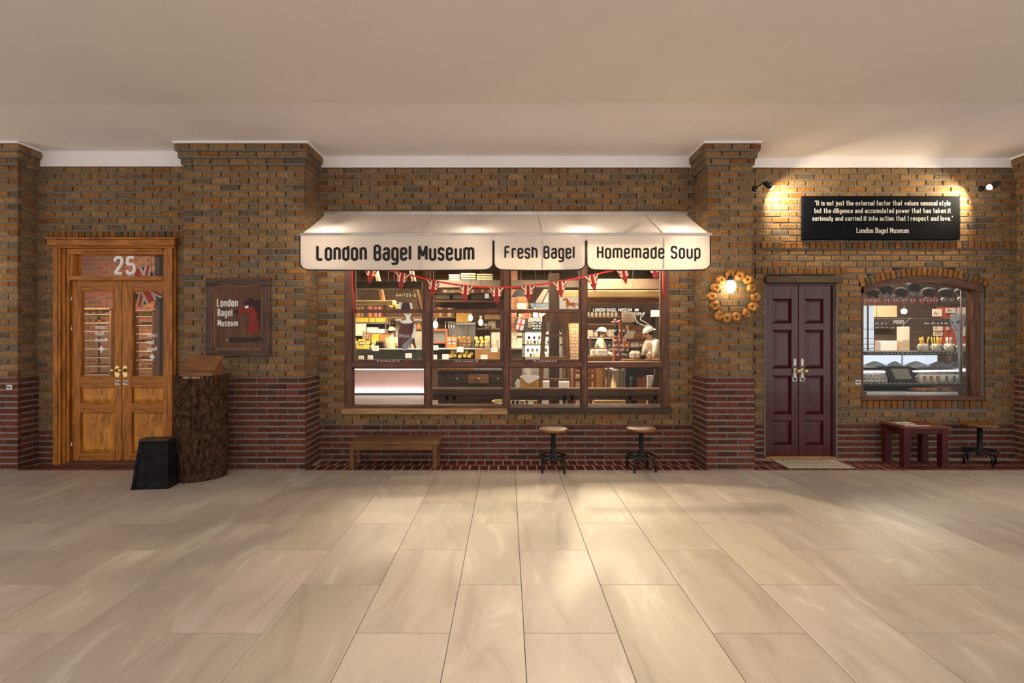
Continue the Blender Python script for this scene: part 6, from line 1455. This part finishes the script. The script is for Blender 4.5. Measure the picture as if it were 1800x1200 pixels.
def person(label, x, y, face, lean, arms, top, cap_mat, head_turn=0, apron=True, hgt=1.0):
    """local frame faces -Y; lean bends the upper body forward; arms: [(elbow, wrist), ...] for -X and +X side in local metres"""
    T = Matrix.Translation((x, y, 0)) @ Matrix.Rotation(face, 4, 'Z') @ Matrix.Scale(hgt, 4)
    def bend(p):      # rotate everything above the hips forward
        q = Vector(p)
        if q.z > .98: v = q-Vector((0, 0, .98)); v.rotate(Matrix.Rotation(lean, 3, 'X')); q = v+Vector((0, 0, .98))
        return tuple(q)
    th = thing('person', label, 'person', (x, y, 0))
    k = Sk(); pel = k.p((0, 0, .95), (.15, .11)); wa = k.p(bend((0, 0, 1.10)), (.125, .09), pel); chs = k.p(bend((0, 0, 1.30)), (.15, .10), wa); nb = k.p(bend((0, .005, 1.435)), (.075, .06), chs); nk = k.p(bend((0, -.005, 1.49)), .05, nb)
    h1 = k.p(bend((0, -.025, 1.535)), (.055, .06), nk); h2 = k.p(bend((0, -.012, 1.60)), (.072, .088), h1); h3 = k.p(bend((0, -.005, 1.665)), (.066, .080), h2); k.p(bend((0, 0, 1.70)), (.04, .045), h3)
    hands = []
    for sx, (el, wr) in zip((-1, 1), arms):
        sh = bend((sx*.165, 0, 1.40)); e = Vector(sh)+Vector(el); w_ = e+Vector(wr); d = Vector(wr).normalized(); side = Vector((0, 0, 1)).cross(d); side = side.normalized() if side.length > .1 else Vector((1, 0, 0)); 
        s_ = k.p(sh, .058, chs); a = k.chain([(tuple(e), .042), (tuple(w_), .028), (tuple(w_+d*.05), (.036, .020))], s_)
        for q, (off, ln) in enumerate(((-.03, .065), (-.01, .078), (.01, .072), (.028, .058))):
            b0 = w_+d*.085+side*off; k.chain([(tuple(b0), .010), (tuple(b0+d*ln*.5-Vector((0, 0, .008))), .009), (tuple(b0+d*ln*.85-Vector((0, 0, .03))), .007)], a)
        b0 = w_+d*.04-side*.035*sx; k.chain([(tuple(b0), .011), (tuple(b0+d*.035-side*.02*sx-Vector((0, 0, .01))), .009)], a)
    for sx in (-1, 1): k.chain([((sx*.09, 0, .88), .085), ((sx*.095, -.01, .50), .055), ((sx*.095, .02, .10), .038), ((sx*.10, -.06, .045), .04), ((sx*.105, -.14, .035), .03)], pel)
    v, f = skin_mesh(k.v, k.e, k.r); mb = MB(); mb.add(v, f, True)
    hc = Vector(bend((0, -.012, 1.60)))
    for sx in (-1, 1): mb.sphere(bend((sx*.078, .005, 1.595)), .024, 8, 6, (.4, .7, 1.1))
    mb.sphere(bend((0, -.108, 1.585)), .016, 8, 6, (.8, 1, 1.4)); mb.sphere(bend((0, -.092, 1.548)), .020, 8, 5, (1.1, .5, .35))
    mb.xf(T); mb.build('body', skinm, th)
    ey = MB()
    for sx in (-1, 1): ey.sphere(bend((sx*.032, -.086, 1.608)), .011, 8, 6)
    ey.xf(T); ey.build('eyes', M('eye_dark', (.02, .015, .01), .3), th)
    hr = MB(); n0 = 0; vs = []; fs = []; n, m = 18, 8
    for j in range(m+1):
        a = math.pi*.62*j/m
        for i in range(n):
            t = 2*math.pi*i/n; lim = 1.0 if math.sin(t) > -.35 else .55
            aa = a*lim; vs.append(bend((.088*math.sin(aa)*math.cos(t), .0+.102*math.sin(aa)*math.sin(t), 1.60+.112*math.cos(aa))))
    for j in range(m):
        for i in range(n): fs.append((j*n+i, (j+1)*n+i, (j+1)*n+(i+1) % n, j*n+(i+1) % n))
    hr.add(vs, fs, True); hr.xf(T); hr.build('hair', hair_d, th)
    cp = MB(); vs = []; fs = []; m = 6
    for j in range(m+1):
        a = math.pi*.5*j/m
        for i in range(n): t = 2*math.pi*i/n; vs.append(bend((.098*math.sin(a)*math.cos(t), .002+.112*math.sin(a)*math.sin(t), 1.628+.10*math.cos(a))))
    for j in range(m):
        for i in range(n): fs.append((j*n+i, (j+1)*n+i, (j+1)*n+(i+1) % n, j*n+(i+1) % n))
    cp.add(vs, fs, True)
    br = [bend((.085*math.cos(t), .09+.075*math.sin(t), 1.622)) for t in [math.pi*i/8 for i in range(9)]]; br2 = [(a, b, c-.008) for a, b, c in br]; nbp = len(br)
    cp.add(br+br2, [tuple(range(nbp)), tuple(range(2*nbp-1, nbp-1, -1))]+[(i, i+nbp, i+1+nbp, i+1) for i in range(nbp-1)])
    cp.xf(T); cp.build('cap', cap_mat, th)
    c = Sk(); a0 = c.p(bend((0, 0, .90)), (.175, .13)); a1 = c.p(bend((0, 0, 1.10)), (.155, .115), a0); a2 = c.p(bend((0, 0, 1.31)), (.172, .118), a1); a3 = c.p(bend((0, .005, 1.43)), (.08, .07), a2); c.p(bend((0, 0, 1.46)), (.07, .062), a3)
    for sx, (el, wr) in zip((-1, 1), arms): sh = bend((sx*.17, 0, 1.395)); e = Vector(sh)+Vector(el); q = c.p(sh, .076, a2); q = c.p(tuple(Vector(sh)+Vector(el)*.5), .068, q); c.p(tuple(Vector(sh)+Vector(el)*.92), .064, q)
    v, f = skin_mesh(c.v, c.e, c.r); MB().add(v, f, True).xf(T).build('shirt', top, th)
    c = Sk(); a0 = c.p((0, 0, .96), (.155, .118))
    for sx in (-1, 1): c.chain([((sx*.09, 0, .86), .098), ((sx*.095, -.01, .50), .078), ((sx*.095, .02, .11), .066)], a0)
    v, f = skin_mesh(c.v, c.e, c.r); MB().add(v, f, True).xf(T).build('trousers', trous, th)
    for sx in (-1, 1):
        MB().sphere((sx*.10, -.05, .045), .05, 10, 6, (.9, 2.5, .88)).xf(T).build('shoe', shoe, th)
    if apron:
        mb = MB(); vs = []; fs = []; n = 8
        for j in range(7):
            z = .62+.70*j/6
            for i in range(n+1): t = -1+2*i/n; w2 = .17 if z < 1.08 else .12; yy = -.135-.006*math.cos(t*1.5)+.035*abs(t); vs.append(bend((t*w2, yy, z)))
        for j in range(6):
            for i in range(n): fs.append((j*(n+1)+i, j*(n+1)+i+1, (j+1)*(n+1)+i+1, (j+1)*(n+1)+i))
        mb.add(vs, fs, True); mb.xf(T); mb.build('apron', apron_m, th)
    return th
person('man seen from behind in a tan cap and cream shirt at the glass counter', wx(687, 7.1), 7.12, math.pi*.86, .06, [((-.06, -.02, -.27), (.05, -.14, -.18)), ((.06, -.02, -.27), (-.05, -.14, -.18))], shirt_c, capt, hgt=1.005)
person('cook in a white cap and cream shirt facing right behind the wooden rail', wx(1052, 5.1), 5.2, math.pi*.40, .16, [((-.04, -.10, -.26), (.06, -.22, -.06)), ((.04, -.10, -.26), (-.06, -.22, -.06))], shirt_c, capw, hgt=.985)
person('man in a white shirt bending over the counter at the right edge of the window', wx(1161, 3.75), 3.85, -math.pi*.42, .38, [((-.03, -.08, -.26), (.04, -.16, -.20)), ((.03, -.06, -.27), (-.04, -.14, -.20))], shirt_w, capw, hgt=1.0)

# ================================================================ ARCHED WINDOW AND ITS DISPLAY
aw_ = thing('window_2', 'segmental arched display window with a brown timber frame', None, (ACX, B3, AZ0)); aw_['kind'] = 'structure'
yA0, yA1 = B3+.0, B3+.12; XR = wx(1728, B3); XL = AX0
XA = lambda px: wx(px, B3)
ZA = lambda py: wz(py, B3)
def archz(x, r): return ACZ+math.sqrt(max(0, r*r-(x-ACX)**2))
B(XL, XA(1518), yA0, yA1, AZ0, archz(XL+.001, AR)).build('frame_post', brown, aw_)
B(XA(1713), XR-.001, yA0+.02, yA1, AZ0, archz(XR, AR)+.0, .004).build('frame_post', brown, aw_)
B(XL, XR, yA0-.01, yA1, AZ0, ZA(696), .004).build('bottom_rail', brown_h, aw_)
mb = MB(); n = 20
for i in range(n):
    xa, xb = XL+(XR-XL)*i/n, XL+(XR-XL)*(i+1)/n
    mb.prism([(xa, archz(xa, AR)), (xb, archz(xb, AR)), (xb, archz(xb, AR-.075)), (xa, archz(xa, AR-.075))], yA0, yA1)
mb.build('arch_rail', brown_h, aw_)
B(XR-.005, AX1, B3+.03, B3+.2, AZ0, archz(XR, AR)+.005).build('mortar_fillet', mortar_m, aw_)
mb = MB(); pts = [(XA(1518), ZA(696)), (XA(1713), ZA(696))]+[(x, archz(x, AR-.07)) for x in [XA(1713)-(XA(1713)-XA(1518))*i/16 for i in range(17)]]
mb.prism(pts, B3+.06, B3+.066); mb.build('pane', gls, aw_)
MB().tube([(XA(1703), B3+.1, ZA(696)), (XA(1703), B3+.1, archz(XA(1703), AR-.08))], .008, 6).build('glazing_bar', brown, aw_)
mb = MB()
for k, (a, b, y, h_) in enumerate(((1536, 1566, 570, .03), (1540, 1580, 577, .025), (1632, 1675, 570, .03))): scribble(mb, XA(a), XA(b), ZA(y), h_, B3+.058, .004, 800+k)
text_mb('POGRY', XA(1577), XA(1596), ZA(569), ZA(562)-ZA(569), B3+.058, stroke=.14, gw=.42, th=.001, mb=mb); ribbon(mb, [(XA(1593), ZA(571.5)), (XA(1607), ZA(558)), (XA(1604), ZA(559.5))], .003, False, lambda u, v: (u, v), B3+.056, B3+.058); mb.build('glass_handwriting', white_t, aw_)
mb = MB()
for k, (a, b, y) in enumerate(((1530, 1700, 622.5), (1520, 1700, 676))): scribble(mb, XA(a), XA(b), ZA(y), .022, B3+.058, .003, 820+k)
mb.build('glass_small_print', M('faint_white', (.5, .5, .5), .6), aw_)

lin = M('shelf_black', (.025, .024, .025), .5)
Y5 = .42
ds = thing('display_stand', 'black tiered display stand with a lit glass case behind the arched window', 'display stand', (wx(1620, Y5), Y5+.25, 0))
xa, xb = wx(1512, Y5), wx(1700, Y5)
B(xa, xb, Y5, Y5+.5, wz(624, Y5), wz(618, Y5), .004).build('top_shelf', lin, ds)
B(xa, xb, Y5-.05, Y5+.5, wz(677, Y5), wz(672, Y5), .004).build('lower_shelf', lin, ds)
B(xa, xb, Y5+.02, Y5+.5, .015, wz(690, Y5), .004).build('base', lin, ds); B(xa, xb, Y5+.48, Y5+.5, wz(690, Y5), wz(618, Y5)).build('back_panel', darkw, ds)
B(xa, xb, Y5+.02, Y5+.46, wz(646, Y5), wz(643.5, Y5), .003).build('case_floor', stl, ds); B(xa, xb, Y5+.005, Y5+.01, wz(643.5, Y5), wz(624, Y5)).build('case_glass', clr, ds); B(xa, xb, Y5+.44, Y5+.46, wz(643.5, Y5), wz(624, Y5)).build('case_lit_back', emis('case_glow', (.80, .85, 1), .9), ds)
for px in (1514, 1586, 1690): B(wx(px, Y5), wx(px+2, Y5), Y5, Y5+.02, wz(672, Y5), wz(618, Y5), .002).build('upright', stl, ds)
MB().tube([(xa, Y5-.03, wz(653.5, Y5)), (wx(1694, Y5), Y5-.03, wz(650.5, Y5))], .009, 8).build('light_tube', emis('tube_glow', (.85, .9, 1), 3), ds)
B(xa, wx(1670, Y5), Y5-.12, Y5+.02, wz(693, Y5), wz(687, Y5), .004).build('white_ledge', M('ledge_white', (.80, .80, .86), .4), ds)
B(xa, wx(1696, Y5), Y5-.14, Y5+.02, wz(697, Y5)-.03, wz(693, Y5), .004).build('ledge_support', lin, ds)
# trays and folded things in the case
for k, (a, b) in enumerate(((1520, 1556), (1562, 1584), (1592, 1628), (1634, 1668), (1672, 1688))):
    c = W((a+b)/2, 643.3, Y5+.15); t = MB().lathe([(.001, 0), (.5, 0), (.42, .35), (.2, .8), (.05, 1), (.001, 1)], (0, 0, 0), 14); w_ = (b-a)/F*(D+Y5); t.v = [(c.x+x*w_, c.y+y*.2, c.z+z*.065) for x, y, z in t.v]; t.build('folded_cloth', M('cloth_lilac', (.70, .70, .78), .8), None, 'pale folded cloth in the lit case, %s from the left' % ('first', 'second', 'third', 'fourth', 'fifth')[k], 'cloth', 'cloths in the lit case')
# mugs
mugm = M('mug_cream', (.62, .57, .48), .35); mug_ink = M('mug_ink', (.04, .03, .03), .5); mug_t = M('mug_picture', (.38, .20, .08), .6)
def mug(px, py, Y, r, h, label, group, pic=0, handle=-1):
    c = W(px, py, Y); t = thing('mug', label, 'mug', c, group)
    MB().lathe([(r*.9, 0), (r, .006), (r, h), (r*.94, h), (r*.9, .01), (.001, .01)], c, 18, cap=False).build('cup', mugm, t)
    MB().torus((c.x+handle*r*1.05, c.y, c.z+h*.52), h*.28, .008, 14, 6, 'Y').build('handle', mugm, t)
    if pic:
        m_ = MB()
        if pic == 1:
            for q in range(3): m_.box(c.x+r*.05, c.x+r*.75, c.y-r*1.02, c.y-r*.62, c.z+h*(.25+.22*q), c.z+h*(.36+.22*q))
            m_.build('mug_print', mug_ink, t)
        else: m_.box(c.x-r*.35, c.x+r*.6, c.y-r*1.03, c.y-r*.7, c.z+h*.18, c.z+h*.85); m_.build('mug_print', mug_t, t)
    return t, c
for k, (px, lab) in enumerate(((1623, 'mug holding yellow straws at the left of the top shelf'), (1647, 'mug holding yellow straws second on the top shelf'), (1669, 'mug holding striped straws on the top shelf'), (1692, 'mug partly hidden by the horned face cut-out'))):
    t, c = mug(px, 618, Y5+.1, .052, .105, lab, 'mugs on the top shelf', 1 if k else 0)
    if k < 3:
        mt = (yel, yel, M('straw_stripe', (.5, .48, .46), .6, 0, .8, 60))[k]
        for q in range(9):
            a = R.uniform(0, 6.28); r_ = R.uniform(.0, .03); MB().tube([(c.x+r_*math.cos(a), c.y+r_*math.sin(a), c.z+.03), (c.x+2.1*r_*math.cos(a), c.y+2.0*r_*math.sin(a), c.z+R.uniform(.17, .2))], .006, 6).build('straw', mt, None, ('yellow straw in the left mug of straws', 'yellow straw in the second mug of straws', 'striped straw in the third mug of straws')[k], 'straw', ('straws in the left mug', 'straws in the second mug', 'straws in the third mug')[k])
for k, px in enumerate((1619, 1631, 1642, 1656, 1669, 1682)): mug(px, 672, Y5+.02, .046, .105, 'mug number %s from the left in the front row of the lower shelf' % ('one', 'two', 'three', 'four', 'five', 'six')[k], 'mugs in the front row', 2 if k < 3 else 1, -1)
for k, px in enumerate((1616, 1629, 1641, 1655, 1668, 1681, 1692)): mug(px, 661, Y5+.2, .05, .105, 'mug number %s from the left in the back row of the lower shelf' % ('one', 'two', 'three', 'four', 'five', 'six', 'seven')[k], 'mugs in the back row', 0, 1)
B(wx(1611, Y5+.14), xb, Y5+.13, Y5+.44, wz(672, Y5), wz(661, Y5+.2), .003).build('riser', lin, ds)
for k, (a, b) in enumerate(((1517, 1525), (1525.5, 1537), (1538, 1549), (1550, 1561))):
    t = pbx('coffee_packet', a, b, 650, 672, Y5+.0, .08, M('packet_grey', (.50, .48, .45), .5), 'pale printed packet number %s from the left on the lower shelf' % ('one', 'two', 'three', 'four')[k], 'packet', 'coffee packets', .006)
    m_ = MB()
    for q in range(2): scribble(m_, wx(a+1.5, Y5), wx(b-1.5, Y5), wz(662+q*5, Y5), .03, Y5-.0005, .007, 900+k*2+q)
    m_.build('packet_print', mug_ink if k < 2 else mug_t, t)
fm = thing('picture_frame', 'black picture frame leaning on the lower shelf', 'frame', W(1585, 672, Y5-.05))
pg([(1551, 643.5), (1601, 643.5), (1612, 672), (1568, 672)], Y5-.045, .02).build('frame', lin, fm); pg([(1566, 648), (1596, 648), (1603, 666), (1575, 666)], Y5-.049, .004).build('picture', M('picture_grey', (.30, .28, .24), .7), fm)
# pastry on the white ledge
for k, (px, w_) in enumerate(((1614, 34), (1634, 30), (1660, 20))):
    c = W(px, 687, Y5-.06); mb = MB().sphere((0, 0, 0), 1, 12, 7); ww = w_/2/F*(D+Y5); mb.v = [(c.x+x*ww, c.y+y*.05, c.z+.022+z*.024) for x, y, z in mb.v]; mb.build('pastry', crust, None, ('long golden pastry at the left of the white ledge', 'golden pastry in the middle of the white ledge', 'small golden pastry at the right of the white ledge')[k], 'pastry', 'pastries on the white ledge')
# face cut-out with horns
fc = thing('face_cutout', 'photo cut-out of a pale face with horns and an arm behind the arched window', 'cut-out', W(1684, 667, Y5-.07)); Yf_ = Y5-.07
fcut = lambda L_, dy, mat, name: pg([(1610+x/10.91, 490+y/10.91) for x, y in L_], Yf_-dy, .003).build(name, mat, fc)
film2 = film('print_grey', (.62, .66, .74), .35); inkp = M('print_ink', (.06, .06, .08), .7)
fcut([(665, 700), (700, 670), (930, 680), (940, 800), (925, 900), (905, 1000), (880, 1060), (905, 1200), (900, 1400), (890, 1900), (830, 1930), (800, 1300), (770, 1100), (740, 1010), (690, 920), (655, 830)], 0, film2, 'face_and_arm')
fcut([(760, 640), (775, 560), (800, 690), (765, 705)], .002, film2, 'horn'); fcut([(870, 760), (930, 640), (935, 720), (900, 770)], .002, film2, 'horn')
for L_ in ([(670, 830), (720, 840), (715, 865), (680, 850)], [(780, 830), (850, 818), (845, 845), (790, 850)], [(668, 795), (722, 822), (718, 830), (670, 808)], [(775, 810), (860, 790), (860, 800), (780, 822)]): fcut(L_, .004, inkp, 'eye_and_brow')
fcut([(735, 965), (770, 958), (815, 968), (775, 995)], .004, M('print_lips', (.35, .16, .2), .7), 'lips'); fcut([(735, 905), (770, 915), (765, 928), (738, 922)], .004, inkp, 'nostril')
# wall items behind
pbx('cream_panel', 1536, 1577, 537, 557, 2.3, .03, M('panel_cream', (.62, .50, .30), .7), 'cream panel hanging left of the round lamp', 'panel', cords=2)
t = thing('window_glow_panel', 'white panel with dark bars, glowing in place of window light, left in the arched window', 'screen', (wx(1526, .98), .98, 0)); B(wx(1508, .98), wx(1536, .98), .98, 1.0, .015, wz(537, .98)).build('panel', emis('window_light_glow', (.72, .80, .9), .55), t); B(wx(1524, .98), wx(1525.6, .98), .965, .98, .015, wz(537, .98)).build('bar', dk, t)  # panel glows by itself to stand in for window light
for py in (578, 594, 604, 612): B(wx(1508, .98), wx(1536, .98), .968, .98, wz(py+.8, .98), wz(py, .98)).build('bar', dk, t)
bd = pbx('lettered_beam', 1512, 1720, 559.5, 573.5, 1.3, .05, M('beam_brown', (.075, .05, .04), .6), 'dark horizontal board across the arched window', 'board', cords=2)
rp_ = pbx('red_poster', 1648, 1722, 540, 606, 1.9, .02, M('poster_red', (.42, .07, .04), .7), 'red panel pinned with cream cards behind the horned cut-out', 'panel', cords=2)
for k, (a, b, y0, y1) in enumerate(((1639, 1656, 543, 556), (1663, 1679, 541, 550), (1684, 1702, 540, 557), (1641, 1657, 573, 581), (1664, 1669, 573, 580), (1693, 1702, 573, 590), (1641, 1657, 583, 590))):
    t = PB(a, b, y0, y1, 1.88, .006, 0).build('pinned_card', cream_paper, rp_); m_ = MB(); scribble(m_, wx(a+2, 1.88), wx(b-2, 1.88), wz(y1-2, 1.88), .06, 1.879, .014, 950+k); m_.build('card_print', mug_t, t)
c = W(1589, 547, 1.5); t = thing('globe_lamp', 'round glowing globe lamp behind the arched window', 'lamp', c); MB().sphere(c, .038, 16, 10).build('globe', emis('globe_glow', (1, .88, .62), 12), t); hang(t, (c.x,), c.y, c.z+.038)
light('globe_lamp_light', 'POINT', (c.x, c.y-.07, c.z), 3, (1, .82, .55), .04)
pbx('alcove_shelf', 1512, 1712, 617.5, 619, 1.5, .3, midw, 'wooden shelf at the back of the alcove', 'shelf', cords=2)
for k, (a, b, y0, y1, mt, lab) in enumerate(((1548, 1577, 599, 617.5, white_paper, 'white box on the alcove shelf'), (1583, 1599, 599, 617.5, M('kraft_light', (.55, .42, .28), .8), 'tan card box on the alcove shelf'), (1587, 1599, 574, 598.5, cream_paper, 'cream print standing on the tan card box'))): pbx('alcove_box', a, b, y0, y1, 1.55, .12, mt, lab, 'box')
# little union flag garland
lg_ = thing('flag_garland', 'string of small union flags behind the arched window', 'garland', W(1580, 526, .5)); pts = [(1519, 523), (1550, 525), (1585, 526), (1620, 525), (1648, 521)]
MB().tube([W(x, y, .5) for x, y in pts], .003, 5).build('string', ribm, lg_); hang(lg_, (wx(1519, .5), wx(1648, .5)), .5, wz(522, .5))
for px in (1524, 1533, 1541, 1559, 1574, 1589, 1604, 1620, 1633, 1644):
    c = W(px, 525, .5); w_, h_ = .095, .085; mb = jack(MB(), [(-w_/2, 0), (0, -h_), (w_/2, 0)], 0, -h_*.55, w_, h_*1.1, 0, 1.1); mb.xf(Matrix.Translation(c) @ Matrix.Rotation(R.uniform(-.15, .15), 4, 'Y')); mb.build('flag', [M('flag_blue', (.03, .05, .16), .8), white_paper, M('flag_red2', (.5, .03, .03), .8)], lg_)
# hanging plush toys without faces
plg = M('plush_grey', (.055, .05, .048), .95, 0, .2, 20); plw = M('plush_white', (.36, .355, .37), .95)
for k, (px, py, w_) in enumerate(((1533, 514, 24), (1558, 507, 24), (1583, 512, 20), (1607, 503, 22), (1632, 512, 22), (1662, 513, 24), (1690, 512, 22))):
    c = W(px, py, .62); t = thing('plush_toy', 'grey plush toy hanging at the top of the arched window, %s from the left' % ('first', 'second', 'third', 'fourth', 'fifth', 'sixth', 'seventh')[k], 'plush toy', c, 'hanging plush toys'); ww = w_/2/F*(D+.6)
    MB().sphere(c, 1, 12, 8, (ww, .06, .055)).build('body', plg, t)
    for sx in (-.45, .4): MB().tube([c+Vector((sx*ww, 0, -.02)), c+Vector((sx*ww*1.25, -.03, -.085))], .026, 8, r2=.02).build('limb', plg, t); MB().sphere(c+Vector((sx*ww*1.3, -.035, -.105)), .034, 10, 6, (1, .8, 1)).build('paw', plw, t)
    hang(t, (c.x,), c.y, c.z+.05)
# ================================================================ BAKERY ROOM
trw = wood('rack_wood', (.30, .17, .08), .55, .25, 'Z', 5); traym = M('tray_metal', (.42, .34, .24), .4, .4)
def rack(px0, px1, pyt, Y, dep, label, lit):
    r_ = thing('bakery_rack', label, 'rack', (wx((px0+px1)/2, Y), Y+dep/2, 0)); xa, xb = wx(px0, Y), wx(px1, Y); zt = wz(pyt, Y)
    for x in (xa, xb-.035):
        for y in (Y, Y+dep-.035): B(x, x+.035, y, y+.035, .005, zt, .004).build('post', trw, r_)
    B(xa, xb, Y, Y+dep, zt-.03, zt, .004).build('top', trw, r_)
    n = 14
    for k in range(n):
        z = .25+(zt-.35)*k/(n-1); B(xa+.035, xb-.035, Y+.005, Y+dep-.005, z, z+.016, .003).build('tray', traym, r_)
        if k in lit:
            m = int((xb-xa-.1)/.085)
            for i in range(m):
                c = Vector((xa+.075+i*.085, Y+.06, z+.042)); o = link_mesh('bagel', (sm2 if k % 2 else sm)[i % 3], c); o.rotation_euler = (math.pi/2+R.uniform(-.2, .2), 0, R.uniform(0, 3)); o.scale = (.68,)*3; prop(o, '%s bagel from the left, %s tray from the top, %s' % (nth(i+1), nth(n-k), label.split(' seen')[0]), 'bagel', 'bagels on the '+label.split(' seen')[0])
rack(118, 196, 541, .75, .5, 'left wooden tray rack seen through the glazed door', (13, 12, 2)); rack(233, 271, 545, .55, .45, 'right wooden tray rack seen through the glazed door', (13, 12, 10, 8, 7, 5, 3))
B(wx(272, 1.2), wx(296, 1.2), 1.2, 1.26, .005, 2.9, .004).build('timber_screen', wood('panel_brown', (.17, .075, .03), .5, .3, 'Z'), None, 'brown timber panel right of the bakery rack', 'panel')
c = W(253, 502, .1); mb = MB(); w_, h_ = .30, .44
jack(mb, [(-w_/2, -h_/2), (w_/2, -h_/2), (w_/2, h_/2), (-w_/2, h_/2)], 0, 0, w_, h_, 0, .9); mb.xf(Matrix.Translation(c) @ Matrix.Rotation(-.45, 4, 'Y') @ Matrix.Rotation(.2, 4, 'Z')); fo = mb.build('hanging_flag', [M('flag_blue', (.03, .05, .16), .8), white_paper, M('flag_red3', (.6, .07, .03), .8)], None, 'union flag hanging askew behind the glazed wooden door', 'flag'); hang(fo, (c.x+.09,), c.y, c.z+.20, 3.3)
